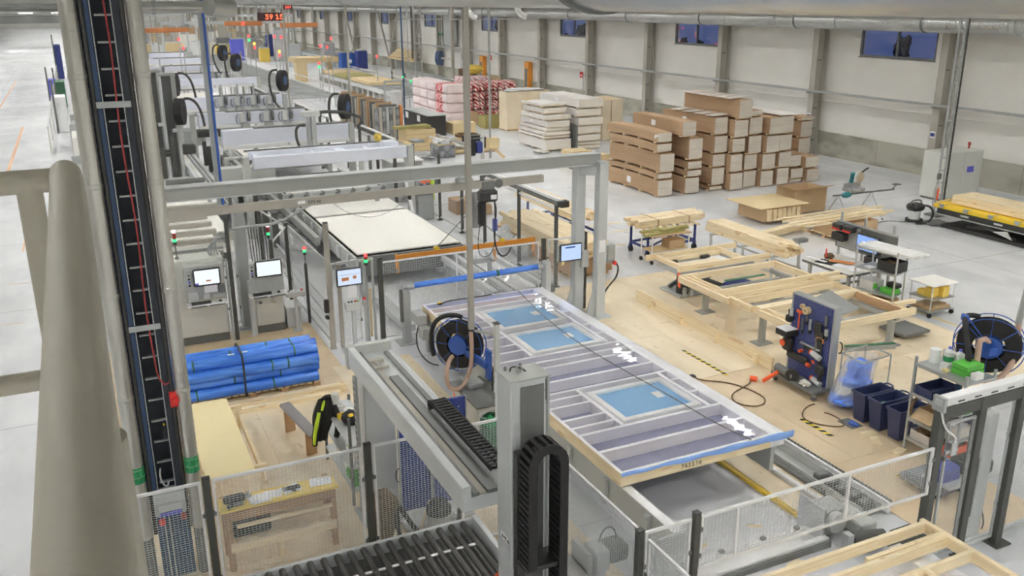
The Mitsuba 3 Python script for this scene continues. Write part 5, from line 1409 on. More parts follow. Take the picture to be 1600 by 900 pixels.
for si, (nm, y0, y1, P, bow) in enumerate(STACKS):
    for k, (a, b, c, d) in enumerate(P):
        yy = y0 + rng.uniform(-.06, .06)
        pack('board_pack', f'brown board pack, {LEV[len(P)][k]} one of the {nm} stack before the wall', a, b, yy, y1 + rng.uniform(-.15, .15), c, d - .03, 'brown_pack', 'pack_end', 'brown board packs stacked before the wall', bow if d < 2.5 else bow * .5, 4 if si < 3 else 3,
             paper=(si, k) in ((0, 0), (1, 4), (2, 4)))
for i in range(6):
    y = 28.1 + i * .55
    solo('cover_strip', f'pale cover board end on the highest brown pack, {ordinal(i)} from the near end', 'board', M().bar((22.5, y, 3.545), (23.4, y + .1, 3.575), .4, .03), 'board_edge', group=None)
for i in range(4):
    y = 28.3 + i * .75
    solo('cover_strip', f'pale cover board end on the third brown stack, {ordinal(i)} from the near end', 'board', M().bar((21.85, y, 2.905), (22.6, y + .08, 2.93), .5, .025), 'board_edge')
solo('cover_sheet', 'wide pale cover sheet on top of the seventh brown stack', 'board', bx(24.9, 25.95, 27.7, 30.9, 2.785, 2.81), 'gypsum_pack')
solo('torn_wrap', 'white torn wrapper at the near end of the nearest left brown stack', 'wrapper', M().blob((19.32, 28.1, 2.3), (.05, .16, .1), 3, .5, 2), 'paper', True)
WP = [('near', 39.2, 42.2, [(20.43, 21.85, .12, .62, .0), (20.4, 21.85, .67, .78, -.02), (20.42, 21.8, .83, .98, -.02), (20.5, 21.82, 1.02, 1.18, 0), (20.5, 21.75, 1.22, 1.52, .03), (20.42, 21.9, 1.57, 1.8, -.02), (20.5, 21.75, 1.86, 2.12, .0), (20.42, 21.75, 2.2, 2.3, .0)]),
      ('rear', 39.1, 43.6, [(22.15, 23.5, .06, .2, 0), (22.2, 23.55, .25, .38, 0), (22.15, 23.5, .44, .74, 0), (22.2, 23.55, .8, 1.18, 0), (22.2, 23.6, 1.24, 1.6, 0), (22.15, 23.55, 1.67, 2.02, 0), (22.2, 23.6, 2.1, 2.52, 0)])]
for nm, y0, y1, P in WP:
    for k, (a, b, c, d, s_) in enumerate(P):
        pack('gypsum_pack', f'off-white plasterboard pack, {ordinal(k)} from the floor in the {nm} white stack', a + s_, b, y0 + (.35 if (nm, k) in (('near', 6), ('near', 7)) else 0) + .1 * (k % 2), y1 - (.3 if k > 4 else 0), c, d - (.03 if d - c > .2 else .015), 'gypsum_pack', 'gypsum_end', 'plasterboard packs in the two white stacks', 0, 5, paper=(k in (4, 5) and nm == 'near') or (k > 4 and nm == 'rear'))
solo('corner_board', 'dark grey board standing between the two white plasterboard stacks', 'board', M().rbox(21.98, 22.1, 38.95, 39.6, .0, 1.25, .02), 'steel_dark')
solo('shrink_film', 'crumpled clear film on the floor at the near white plasterboard stack', 'film', M().blob((20.1, 39.1, .1), (.35, .3, .1), 8, .6, 3), 'sheet_pale', True)
solo('floor_mat', 'dark flat mat on the floor in front of the near white stack', 'mat', bx(19.6, 20.8, 35.6, 36.4, 0, .02), 'steel_dark')


def open_box(name, label, cat, x0, x1, y0, y1, z0, z1, m_, th=.03, rim=None):
    t = thing(name, label, cat)
    part(t, 'floor', bx(x0, x1, y0, y1, z0, z0 + th), m_)
    part(t, 'side', bx(x0, x0 + th, y0, y1, z0 + th, z1), m_)
    part(t, 'side', bx(x1 - th, x1, y0, y1, z0 + th, z1), m_)
    part(t, 'end', bx(x0 + th, x1 - th, y0, y0 + th, z0 + th, z1), m_)
    part(t, 'end', bx(x0 + th, x1 - th, y1 - th, y1, z0 + th, z1), m_)
    if rim:
        part(t, 'rim', M().box(x0 - .01, x1 + .01, y0 - .01, y0 + th, z1 - .04, z1 + .01).box(x0 - .01, x1 + .01, y1 - th, y1 + .01, z1 - .04, z1 + .01).box(x0 - .01, x0 + th, y0, y1, z1 - .04, z1 + .01).box(x1 - th, x1 + .01, y0, y1, z1 - .04, z1 + .01), rim)
    return t


t = open_box('plywood_box', 'tall plywood box open to the front beside the rear white stack', 'box', 24.85, 26.1, 41.2, 43.0, .02, 2.15, 'plywood', .04)
part(t, 'crease', bx(25.35, 25.4, 41.19, 41.2, .1, 2.1), 'timber_dark')
t = open_box('plywood_box', 'tall plywood box with a yellow mark and white film on top, by the insulation', 'box', 21.9, 24.6, 46.8, 47.9, .05, 2.2, 'plywood', .05)
part(t, 'mark', bx(23.0, 23.4, 46.785, 46.8, 1.55, 1.75), 'yellow_paint')
part(t, 'film', M().blob((23.2, 47.35, 2.25), (1.25, .5, .1), 5, .6, 3), 'paper', True)
pallet('pallet', 'dark pallet under the yellow marked plywood box', 21.9, 23.2, 46.7, 48.0, 0.0)
for i, (x0, x1, y0, y1) in enumerate([(19.2, 20.5, 33.3, 34.3), (19.35, 20.4, 34.6, 35.6)]):
    t = thing('board_pack_low', ['low pale board pack on the floor behind the portal post, nearer one', 'low pale board pack on the floor behind the portal post, farther one'][i], 'board pack')
    part(t, 'boards', M().rbox(x0, x1, y0, y1, .06, .76, .008), 'tan_part')
    part(t, 'seam', bx((x0 + x1) / 2, (x0 + x1) / 2 + .015, y0 - .003, y0, .08, .75), 'timber_dark')
    part(t, 'runner', bx(x0, x1, y0 + .05, y1 - .05, 0, .06), 'steel_dark')

# ---------------------------------------------------------------- chop saw corner: cartons, timber bundle, saw, vacuum, lift table, cabinet
pallet('pallet', 'wooden pallet under the carton with loose timbers near the saw', 20.6, 22.4, 19.9, 21.2, 0.0)
t = open_box('carton', 'large open cardboard carton on the pallet near the saw', 'carton', 20.7, 22.3, 20.0, 21.1, .13, .52, 'cardboard', .015)
t = open_box('carton', 'tall open cardboard carton behind the saw', 'carton', 22.0, 23.4, 23.4, 24.4, .02, .85, 'cardboard', .015)
part(t, 'flap', M().add([[22.0, 23.4, .85], [22.0, 24.4, .85], [21.5, 24.4, 1.0], [21.5, 23.4, 1.0]], [[0, 1, 2], [0, 2, 3]]), 'cardboard')
part(t, 'flap', M().add([[23.4, 23.4, .85], [22.0, 23.4, .85], [22.2, 22.95, 1.02], [23.4, 22.95, 1.02]], [[0, 1, 2], [0, 2, 3]]), 'cardboard')
t = thing('carton', 'low cardboard carton with timber ends left of the saw', 'carton')
part(t, 'body', M().rbox(20.0, 21.6, 22.6, 24.0, .1, .62, .01), 'cardboard')
part(t, 'flap', bx(19.6, 21.7, 22.4, 24.2, .62, .635), 'tan_part')
for i in range(7):
    part(t, 'timber_end', bx(20.05 + i * .2, 20.2 + i * .2, 22.5, 22.6, .15, .55), 'timber_y')
for i in range(9):
    q = i * .13
    solo('loose_timber', f'loose timber on the carton by the saw, {ordinal(i)} from the near side', 'timber', M().bar((19.4 - (i % 3) * .2, 20.15 + q * .8, .56 + .05 * (i % 3)), (23.0 + (i % 2) * .4, 20.35 + q * .8, .56 + .05 * (i % 3)), .07, .045), 'timber_x', group=None)
t = thing('timber_bundle', 'strapped bundle of planed timbers lying on the floor left of the carton', 'timber bundle')
for i in range(4):
    for j in range(2):
        part(t, 'timber', M().bar((17.9 + .05 * ((i + j) % 3), 20.9 + i * .075, .12 + j * .1), (21.2, 21.6 + i * .075, .12 + j * .1), .07, .095), 'timber_x')
for q in (.12, .85):
    x, y = 17.9 + 3.3 * q, 20.9 + .7 * q
    part(t, 'wrap', M().bar((x, y + .11, .165), (x + .14, y + .14, .165), .32, .22), 'white_plastic')
part(t, 'bearer', bx(18.3, 18.4, 20.8, 21.5, 0, .07), 'timber_y')
part(t, 'bearer', bx(20.6, 20.7, 21.3, 21.9, 0, .07), 'timber_y')
solo('scrap_board', 'light board scrap on the floor under the chop saw', 'board', M().rbox(22.6, 23.9, 21.9, 22.8, 0, .02, .005), 'plywood')
t = thing('chop_saw', 'chop saw with a teal guard on a tripod like stand before the wall', 'saw')
part(t, 'stand_rail', M().cyl((22.6, 22.3, .82), (25.0, 21.9, .9), .03, n=10), 'steel_dark')
for a, b in (((22.85, 22.3, .82), (22.75, 21.6, 0)), ((22.85, 22.3, .82), (22.95, 22.9, 0)), ((24.15, 22.1, .86), (24.15, 21.5, 0)), ((24.15, 22.1, .86), (24.1, 22.6, 0))):
    part(t, 'leg', M().cyl(a, b, .022, n=8), 'aluminium')
    part(t, 'foot', M().cyl(b, (b[0], b[1], .04), .03, n=8), 'black_plastic')
part(t, 'extension', M().cyl((24.9, 21.92, .9), (25.05, 21.9, 1.05), .02, n=8).box(24.95, 25.2, 21.8, 22.0, 1.05, 1.08), 'steel_dark')
part(t, 'table', M().rbox(23.1, 23.75, 22.0, 22.45, .92, 1.05, .03), 'galvanised')
part(t, 'turntable', M().cyl((23.4, 22.05, 1.0), (23.4, 22.05, 1.08), .22, n=24), 'aluminium', 40)
part(t, 'fence', M().rbox(23.05, 23.8, 22.28, 22.33, 1.05, 1.2, .01), 'aluminium')
part(t, 'arm', M().bar((23.45, 22.4, 1.08), (23.3, 22.2, 1.55), .12, .1), 'teal_paint')
part(t, 'blade', M().cyl((23.46, 22.02, 1.42), (23.46, 22.04, 1.42), .17, n=28), 'chrome', 40)
part(t, 'guard', M().lathe([(.1, -.03), (.2, -.03), (.2, .04), (.1, .04)], (23.46, 22.05, 1.45), (0, 1, 0), 28), 'light_grey_plastic', 40)
part(t, 'motor', M().cyl((23.46, 22.1, 1.45), (23.46, 22.35, 1.45), .09, n=16), 'teal_paint', 40)
part(t, 'handle', M().tube([(23.5, 22.0, 1.6), (23.6, 21.95, 1.7), (23.72, 21.95, 1.74)], .03, 8), 'black_plastic', True)
part(t, 'dust_bag', M().blob((22.9, 22.0, .88), (.2, .12, .1), 2, .15, 2), 'teal_paint', True)
t = thing('shop_vacuum', 'black shop vacuum cleaner with a grey tank on the floor by the mast pole', 'vacuum cleaner')
part(t, 'tank', M().cyl((24.9, 20.85, .08), (24.9, 20.85, .38), .19, n=22), 'light_grey_plastic', 40)
part(t, 'base', M().cyl((24.9, 20.85, .02), (24.9, 20.85, .1), .28, n=22), 'black_plastic', 40)
part(t, 'head', M().rbox(24.65, 25.15, 20.62, 21.08, .38, .62, .08), 'black_plastic', 40)
part(t, 'hose', M().tube([(25.1, 20.8, .5), (25.3, 20.6, .5), (25.35, 20.5, .3), (25.2, 20.45, .1), (24.9, 20.4, .04), (24.6, 20.5, .04)], .035, 8), 'black_plastic', True)
part(t, 'handle', M().tube([(24.68, 20.85, .6), (24.7, 20.85, .7), (25.1, 20.85, .7), (25.12, 20.85, .6)], .025, 8), 'steel_dark', True)
for a in (0, 90, 180, 270):
    part(t, 'caster', M().cyl((24.9 + .25 * math.cos(math.radians(a)), 20.85 + .25 * math.sin(math.radians(a)) - .02, .045), (24.9 + .25 * math.cos(math.radians(a)), 20.85 + .25 * math.sin(math.radians(a)) + .02, .045), .045, n=10), 'rubber')
solo('power_lead', 'thin dark power lead on the floor from the saw to the vacuum cleaner', 'cable', M().tube([(23.0, 21.6, .012), (23.6, 21.2, .012), (24.1, 21.25, .012), (24.5, 20.95, .012), (24.62, 20.85, .1)], .012, 6), 'hose_dark', True)
t = thing('ladder_mast', 'aluminium ladder mast with a black cable rising to the roof beside the beige cabinet', 'mast')
for x in (26.15, 26.42):
    part(t, 'stile', M().rbox(x - .03, x + .03, 21.1, 21.16, 0, 10.4, .006), 'galvanised')
z = .3
while z < 8:
    part(t, 'rung', bx(26.15, 26.42, 21.11, 21.15, z, z + .03), 'galvanised')
    z += .42
part(t, 'cable', M().cyl((26.5, 21.08, .1), (26.5, 21.08, 10.4), .03, n=8), 'pipe_black')
part(t, 'foot', M().rbox(26.0, 26.6, 20.9, 21.4, 0, .06, .01), 'steel_dark')
part(t, 'switch_box', M().rbox(26.02, 26.14, 21.0, 21.1, 1.3, 1.5, .01), 'steel_dark')
part(t, 'gun_holder', M().rbox(25.95, 26.12, 20.98, 21.08, .95, 1.1, .02), 'light_grey_plastic')
part(t, 'gun', M().tube([(26.02, 20.95, 1.0), (25.98, 20.93, .8), (25.97, 20.93, .62)], .03, 8), 'orange_plastic', True)
part(t, 'air_hose', M().tube([(26.1, 20.98, 1.2), (25.85, 20.95, 1.1), (25.8, 20.95, .7), (25.85, 20.95, .3), (25.95, 20.98, .1)], .015, 7), 'galvanised', True)
t = thing('beige_cabinet', 'tall beige steel cabinet with a small blue sign by the wall on the right', 'cabinet')
part(t, 'body', M().rbox(28.25, 30.2, 22.6, 23.6, .08, 1.78, .012), 'cabinet_beige')
part(t, 'plinth', bx(28.3, 30.15, 22.65, 23.55, 0, .08), 'steel_dark')
part(t, 'door', M().rbox(28.3, 29.2, 22.58, 22.6, .12, 1.75, .006), 'cabinet_beige')
part(t, 'door', M().rbox(29.22, 30.15, 22.58, 22.6, .12, 1.75, .006), 'cabinet_beige')
part(t, 'sign', bx(29.4, 29.75, 22.57, 22.58, 1.0, 1.22), 'blue_print')
part(t, 'beacon', M().cyl((30.0, 23.1, 1.78), (30.0, 23.1, 1.9), .03, n=10).cyl((30.0, 23.1, 1.9), (30.0, 23.1, 2.02), .05, n=12), 'dark_red', 40)
t = thing('scissor_lift_table', 'yellow and black scissor lift table carrying long timber on the right edge', 'lift table')
part(t, 'base', M().rbox(25.05, 26.6, 14.5, 19.9, 0, .12, .02), 'black_plastic')
part(t, 'top_frame', M().rbox(25.0, 26.65, 14.4, 20.25, .62, .74, .01), 'yellow_paint')
part(t, 'skirt', bx(25.02, 26.6, 14.5, 20.1, .44, .62), 'pipe_black')
for y in (15.4, 18.2):
    for x in (25.2, 26.35):
        part(t, 'scissor_arm', M().bar((x, y - .9, .14), (x, y + .9, .42), .06, .1), 'pipe_black')
        part(t, 'scissor_arm', M().bar((x + .07, y + .9, .14), (x + .07, y - .9, .42), .06, .1), 'pipe_black')
for i in range(6):
    y = 19.9 - i * .9
    part(t, 'roller', M().cyl((24.95, y, .7), (25.3, y, .7), .05, n=12), 'galvanised', 40)
    part(t, 'bearing', M().rbox(24.93, 24.99, y - .08, y + .08, .66, .78, .01), 'galvanised')
part(t, 'plate', M().prism([(17.3, .15), (18.0, .28), (17.5, .38)], 0, 25.0, 25.02), 'light_grey_plastic')
part(t, 'plate', M().prism([(16.0, .2), (16.5, .28), (16.1, .36)], 0, 25.0, 25.02), 'light_grey_plastic')
for y in (19.1, 17.9):
    part(t, 'label', bx(25.01, 25.02, y - .2, y + .1, .5, .56), 'light_grey_plastic')
part(t, 'side_bar', M().cyl((24.95, 14.5, .44), (24.95, 20.1, .44), .02, n=8), 'galvanised')
part(t, 'ramp', M().bar((25.2, 19.95, .05), (25.4, 20.7, .02), .8, .03), 'steel_dark')
t = thing('timber_pack', 'long pale timber pack on the yellow lift table', 'timber pack')
for i in range(8):
    for j in range(2):
        part(t, 'timber', bx(25.4 + i * .13, 25.52 + i * .13, 14.6, 19.9 - .02 * ((i + j) % 3), .77 + j * .14, .905 + j * .14), 'timber_y')
solo('yellow_bar', 'pale bar lying at the end of the yellow lift table', 'bar', M().bar((25.0, 20.15, .78), (25.9, 20.3, .78), .05, .05), 'sheet_yellow')

# ---------------------------------------------------------------- carts with timber behind the frames
t = thing('blue_cart', 'blue wheeled cart with strapped timber and a slatted pallet top', 'cart')
part(t, 'frame', M().bar((14.3, 21.9, .3), (16.1, 22.1, .3), .06, .06).bar((14.3, 21.0, .3), (16.1, 21.2, .3), .06, .06).bar((14.3, 21.0, .3), (14.3, 21.9, .3), .06, .06).bar((16.1, 21.2, .3), (16.1, 22.1, .3), .06, .06), 'blue_paint')
for x, y in ((14.3, 21.0), (14.3, 21.9), (16.1, 21.2), (16.1, 22.1)):
    part(t, 'upright', M().rbox(x - .03, x + .03, y - .03, y + .03, .27, .82, .006), 'blue_paint')
    part(t, 'wheel', M().cyl((x - .03, y, .1), (x + .03, y, .1), .1, n=16), 'rubber', 40)
    part(t, 'fork', M().box(x - .04, x + .04, y - .03, y + .03, .12, .28), 'blue_paint')
part(t, 'brace', M().bar((14.3, 21.0, .32), (16.1, 22.1, .32), .04, .04), 'blue_paint')
for i in range(8):
    part(t, 'slat', M().bar((14.3 + i * .25, 20.95, .84), (14.3 + i * .25, 22.1, .84), .1, .03), 'timber_y')
t = thing('timber_pack', 'strapped timber pack on the blue cart', 'timber pack')
for i in range(6):
    for j in range(2):
        part(t, 'timber', M().bar((14.0 + .08 * ((i + j) % 3), 21.2 + i * .12, .93 + j * .1), (16.4 + .1 * ((i * 2 + j) % 3), 21.35 + i * .12, .93 + j * .1), .11, .095), 'timber_x')
for q in (14.7, 15.8):
    part(t, 'strap', M().box(q, q + .025, 21.1, 21.12, .86, 1.09).box(q, q + .025, 21.1, 22.05, 1.085, 1.092), 'timber_dark')
t = thing('white_cart', 'white wheeled table with wooden top and box in front of the blue cart', 'cart')
part(t, 'top', bx(14.0, 15.35, 20.35, 21.0, .8, .83), 'cardboard')
for x, y in ((14.05, 20.4), (15.3, 20.4), (14.05, 20.95), (15.3, 20.95)):
    part(t, 'leg', M().cyl((x, y, .12), (x, y, .8), .02, n=8), 'white_paint')
    part(t, 'wheel', M().cyl((x - .02, y, .06), (x + .02, y, .06), .06, n=12), 'rubber', 40)
part(t, 'shelf', bx(14.05, 15.3, 20.4, 20.95, .35, .37), 'tan_part')
part(t, 'box', M().rbox(14.7, 15.25, 20.5, 20.9, .37, .6, .01), 'cardboard')
for i, (x0, x1, y, z) in enumerate([(13.8, 15.2, 20.45, .86), (14.2, 15.5, 20.65, .86), (14.4, 15.4, 20.55, .93), (13.95, 14.9, 20.85, .86)]):
    solo('green_board', f'short olive green treated board on the white cart, {ordinal(i)} one', 'board', M().bar((x0, y, z), (x1, y + .12, z), .14, .06), 'olive_board', group='olive boards on the white cart')
t = thing('timber_rack', 'grey trestle rack carrying the long pack of planed timber', 'rack')
for y in (20.1, 18.7, 17.5):
    for x in (15.85, 16.75):
        part(t, 'upright', M().rbox(x - .03, x + .03, y - .03, y + .03, .1, .72, .005), 'steel_light')
        part(t, 'wheel', M().cyl((x - .02, y, .06), (x + .02, y, .06), .06, n=12), 'rubber', 40)
    part(t, 'crossbar', bx(15.8, 16.8, y - .03, y + .03, .72, .78), 'steel_light')
for x in (15.85, 16.75):
    part(t, 'rail', bx(x - .02, x + .02, 17.4, 20.2, .3, .35), 'steel_light')
t = thing('timber_pack', 'long thick pack of planed timber on the grey trestle rack', 'timber pack')
for i in range(5):
    for j in range(3):
        s_ = [0, .35, .15, .5, .25][(i + j) % 5] if j else [0, .1, .05, .15, .1][i]
        part(t, 'timber', bx(15.9 + i * .125, 16.02 + i * .125, 17.1 + s_, 20.45 - .03 * ((i + j) % 3), .79 + j * .1, .885 + j * .1), 'timber_y')
t = thing('wire_basket', 'small wire basket on a thin post behind the end of the planed timber pack', 'basket')
part(t, 'post', M().cyl((17.1, 17.9, 0), (17.1, 17.9, .9), .015, n=6), 'galvanised')
for i in range(5):
    part(t, 'wire', M().box(16.95 + i * .09, 16.96 + i * .09, 17.8, 18.0, .9, 1.0), 'galvanised')
part(t, 'base', M().box(16.93, 17.35, 17.79, 18.01, .9, .91).cyl((17.1, 17.9, 0), (17.1, 17.9, .02), .12), 'galvanised')

# ---------------------------------------------------------------- frames under assembly
t = thing('scissor_table', 'grey scissor table standing on the plywood floor under the smaller timber frame', 'lift table')
part(t, 'base', M().rbox(12.95, 14.2, 17.5, 18.4, .02, .08, .01), 'steel_grey')
part(t, 'top', M().rbox(12.7, 15.0, 17.2, 18.25, .72, .8, .01), 'steel_grey')
for y in (17.6, 18.2):
    part(t, 'scissor_arm', M().bar((13.1, y, .12), (14.4, y, .68), .06, .1), 'steel_dark')
    part(t, 'scissor_arm', M().bar((14.4, y + .08, .12), (13.1, y + .08, .68), .06, .1), 'steel_dark')
part(t, 'pump', M().cyl((13.2, 17.75, .08), (13.2, 17.75, .55), .16, n=18), 'black_plastic', 40)
part(t, 'cylinder', M().cyl((13.05, 17.45, .08), (13.05, 17.45, .3), .05, n=12).cyl((13.25, 17.42, .08), (13.25, 17.42, .25), .05, n=12), 'steel_grey', 40)
solo('blue_crate', 'dark blue plastic crate on the plywood floor under the timber frames', 'crate', M().rbox(14.0, 14.75, 16.5, 17.2, .02, .4, .03), 'blue_paint')
t = thing('timber_framework', 'small open timber frame lying on the grey scissor table', 'timber frame')
part(t, 'rail', bx(12.45, 15.3, 18.3, 18.38, .86, 1.0), 'timber_x')
part(t, 'rail', bx(12.6, 15.4, 17.1, 17.18, .86, 1.0), 'timber_x')
part(t, 'stud', bx(12.72, 12.8, 17.18, 18.3, .86, .98), 'timber_y')
part(t, 'stud', bx(14.6, 14.68, 17.18, 18.3, .86, .98), 'timber_y')
part(t, 'stud', bx(12.9, 14.6, 18.1, 18.16, .82, .92), 'timber_x')
for i, (x0, x1, y0, y1, z1, m_, l_) in enumerate([(13.0, 14.3, 17.5, 17.95, .815, 'plywood', 'light wood board inside the small timber frame'), (14.1, 14.55, 17.6, 18.1, .812, 'paper', 'white sheet inside the small timber frame'), (13.4, 13.6, 17.35, 17.6, .84, 'green_dark', 'green folder inside the small timber frame'), (14.8, 15.0, 17.3, 17.7, .86, 'steel_dark', 'dark tool case at the right end of the scissor table'), (13.0, 13.2, 18.0, 18.2, .86, 'black_plastic', 'black tool at the far left corner of the scissor table'), (13.95, 14.2, 18.0, 18.2, .88, 'black_plastic', 'black tool in the middle of the scissor table')]):
    solo('table_item', l_, 'tool', M().rbox(x0, x1, y0, y1, .8, z1, .004), m_)
solo('hand_saw', 'hand saw with an orange edge hanging from the near left corner of the scissor table', 'saw', M().prism([(17.18, .8), (17.3, .8), (17.26, .45), (17.16, .42)], 0, 12.69, 12.7), 'orange_plastic')
t = thing('assembly_table', 'long grey steel assembly table on legs carrying the large timber frame', 'table')
for x, y in ((12.75, 14.2), (15.15, 12.9), (12.9, 16.4), (15.1, 16.4), (12.95, 12.85)):
    part(t, 'leg', M().rbox(x - .06, x + .06, y - .06, y + .06, .02, .72, .008), 'beam_grey')
    part(t, 'foot', bx(x - .2, x + .2, y - .16, y + .16, .02, .04), 'beam_grey')
for x in (12.9, 15.1):
    part(t, 'rail', M().rbox(x - .05, x + .05, 12.7, 16.7, .64, .74, .006), 'beam_grey')
for y, s_ in ((13.3, 1), (14.9, 1), (16.3, 1)):
    part(t, 'crossbar', M().rbox(12.9, 15.1, y - .05, y + .05, .56, .64, .006), 'beam_grey')
part(t, 'support_arm', M().bar((13.35, 12.4, .42), (14.5, 12.2, .36), .1, .1), 'beam_grey')
part(t, 'rubber_strip', M().bar((13.35, 12.4, .48), (14.5, 12.2, .42), .08, .02), 'green_dark')
part(t, 'support_arm', M().bar((14.9, 12.75, .7), (15.45, 13.1, .7), .1, .1), 'beam_grey')
part(t, 'rubber_strip', M().bar((14.9, 12.75, .76), (15.45, 13.1, .76), .08, .02), 'green_dark')
part(t, 'rubber_strip', bx(13.4, 14.6, 16.3, 16.4, .74, .755), 'green_dark')
t = thing('timber_framework', 'large raw timber frame lying on the grey assembly table', 'timber frame')
for x0, x1, y0, y1 in [(12.35, 15.3, 16.72, 16.8), (12.35, 15.75, 15.4, 15.48), (12.45, 15.4, 15.05, 15.1), (12.45, 15.45, 14.75, 14.8), (12.5, 15.35, 14.0, 14.22), (13.1, 15.5, 12.6, 12.68)]:
    part(t, 'rail', bx(x0, x1, y0, y1, .76, .91), 'timber_x')
for x0, x1, y0, y1 in [(12.3, 12.38, 14.9, 16.72), (12.45, 12.53, 15.48, 16.72), (12.6, 12.66, 15.48, 16.72), (15.22, 15.3, 15.48, 16.72), (12.4, 12.48, 12.7, 14.0), (12.6, 12.68, 12.7, 14.0), (15.22, 15.28, 12.68, 14.0), (15.3, 15.34, 12.68, 15.4), (12.4, 12.5, 14.22, 15.0)]:
    part(t, 'stud', bx(x0, x1, y0, y1, .76, .9), 'timber_y')
solo('tan_board', 'orange tinted board standing along the right edge of the large timber frame', 'board', bx(15.13, 15.19, 12.75, 13.95, .76, .92), 'timber_dark')
solo('chip_board', 'chipboard offcut leaning on the near corner leg of the large timber frame', 'board', M().bar((12.55, 15.05, .03), (12.6, 15.0, .72), .3, .02, (1, .2, 0)), 'plywood')
for i, (x, y, s_) in enumerate([(15.55, 15.2, .3), (15.5, 14.9, .25), (15.45, 12.9, .3)]):
    solo('timber_end', f'short timber block lying across the right side of the large timber frame, {["far", "middle", "near"][i]} one', 'block', bx(x - s_, x + s_, y - .06, y + .06, .912, .98), 'timber_x')
t = thing('curb_beam', 'long low timber curb standing along the edge of the plywood floor', 'curb')
part(t, 'beam', bx(11.9, 11.96, 12.9, 17.9, .02, .3), 'timber_y')
for y in (13.3, 14.6, 15.9, 17.2):
    part(t, 'block', bx(11.82, 11.9, y, y + .05, .02, .24), 'timber_x')
t = thing('curb_beam', 'short low timber curb beside the blue bins', 'curb')
part(t, 'beam', bx(12.6, 12.66, 9.4, 10.9, .02, .3), 'timber_y')
t = thing('work_sledge', 'wheeled steel sledge standing on the floor behind the large timber frame', 'trolley')
part(t, 'frame', bx(15.6, 16.4, 12.9, 13.6, .1, .16), 'steel_dark')
for x in (15.7, 16.3):
    part(t, 'wheel', M().cyl((x - .03, 13.2, .06), (x + .03, 13.2, .06), .06, n=12), 'rubber', 40)

# ---------------------------------------------------------------- desk with tool wall and screen, wire shelf, white trolley
t = thing('packing_desk', 'dark edged desk with a pegboard back behind the timber frames', 'desk')
part(t, 'top', M().rbox(16.1, 17.3, 15.1, 16.65, .82, .86, .006), 'sheet_pale')
part(t, 'top_edge', M().box(16.08, 16.1, 15.08, 16.67, .81, .865).box(16.08, 17.32, 15.08, 15.1, .81, .865), 'steel_dark')
for x, y in ((16.2, 15.2), (17.2, 15.2), (16.2, 16.5), (17.2, 16.5)):
    part(t, 'leg', M().rbox(x - .04, x + .04, y - .04, y + .04, 0, .82, .006), 'galvanised')
for y in (15.3, 15.9, 16.4):
    part(t, 'foot', bx(16.15, 17.35, y, y + .06, .3, .34), 'steel_dark')
for y in (15.2, 16.1, 16.9):
    part(t, 'upright', M().rbox(17.5, 17.55, y - .03, y + .03, 0, 1.9, .005), 'galvanised')
part(t, 'peg_panel', bx(17.44, 17.48, 15.0, 16.95, 1.0, 1.65), 'steel_dark')
part(t, 'peg_panel', bx(17.43, 17.44, 16.15, 16.9, 1.02, 1.62), 'steel_grey')
for i in range(2):
    part(t, 'bin', M().rbox(17.2, 17.42, 16.25 + i * .36, 16.55 + i * .36, 1.5, 1.66, .02), 'black_plastic')
    part(t, 'bin_label', bx(17.19, 17.2, 16.27 + i * .36, 16.53 + i * .36, 1.5, 1.55), 'red_plastic')
part(t, 'tool_holder', M().rbox(17.2, 17.42, 16.5, 16.9, 1.22, 1.42, .02), 'black_plastic')
part(t, 'beam', bx(17.4, 17.48, 15.0, 16.95, 1.66, 1.7), 'galvanised')
sx0, sx1 = 15.45, 16.1
part(t, 'monitor', M().rbox(17.3, 17.36, sx0 - .03, sx1 + .03, 1.12, 1.55, .012), 'black_plastic')
part(t, 'screen', M().add([[17.297, sx0, 1.15], [17.297, sx1, 1.15], [17.297, sx1, 1.52], [17.297, sx0, 1.52]], [[0, 2, 1], [0, 3, 2]]), 'black_plastic', emit=[.10, .17, .36])
part(t, 'screen_block', M().box(17.292, 17.294, sx0 + .12, sx1 - .2, 1.34, 1.36), 'reel_blue')
part(t, 'cable_box', M().rbox(17.2, 17.4, 15.5, 15.75, .87, 1.05, .02), 'black_plastic')
for i, (x, y, a, sx, sy, m_, l_) in enumerate([(16.45, 16.2, 20, .2, .25, 'black_cloth', 'black cutting mat on the packing desk'), (16.5, 15.8, 10, .12, .16, 'paper', 'white paper on the packing desk, middle sheet'), (16.55, 15.45, -15, .15, .25, 'paper', 'white paper on the packing desk, right sheet'), (16.75, 16.0, 30, .12, .3, 'orange_beam', 'pale brown folder at the back of the packing desk'), (16.35, 16.45, 5, .06, .3, 'paper', 'white paper at the left end of the packing desk')]):
    solo('desk_item', l_, 'paper' if m_ == 'paper' else 'mat' if i == 0 else 'folder', M().box(-sx, sx, -sy, sy, 0, .006).turned((x, y, .8605 + i * .0065), a), m_)
t = thing('tool_heap', 'small heap of brown leather tools at the far corner of the packing desk', 'tools')
part(t, 'body', M().blob((16.75, 16.45, .93), (.14, .12, .08), 7, .5, 2), 'brown_rot', True)
part(t, 'handle', M().tube([(16.6, 16.4, .92), (16.7, 16.5, 1.03), (16.8, 16.6, 1.06)], .02, 6), 'red_plastic', True)
t = thing('wire_shelf', 'tall chrome wire shelf with long white mouldings on top', 'shelf')
for x, y in ((16.0, 14.85), (16.65, 14.95), (16.2, 13.85), (16.75, 14.05)):
    part(t, 'upright', M().cyl((x, y, 0), (x, y, 1.72), .022, n=8), 'aluminium')
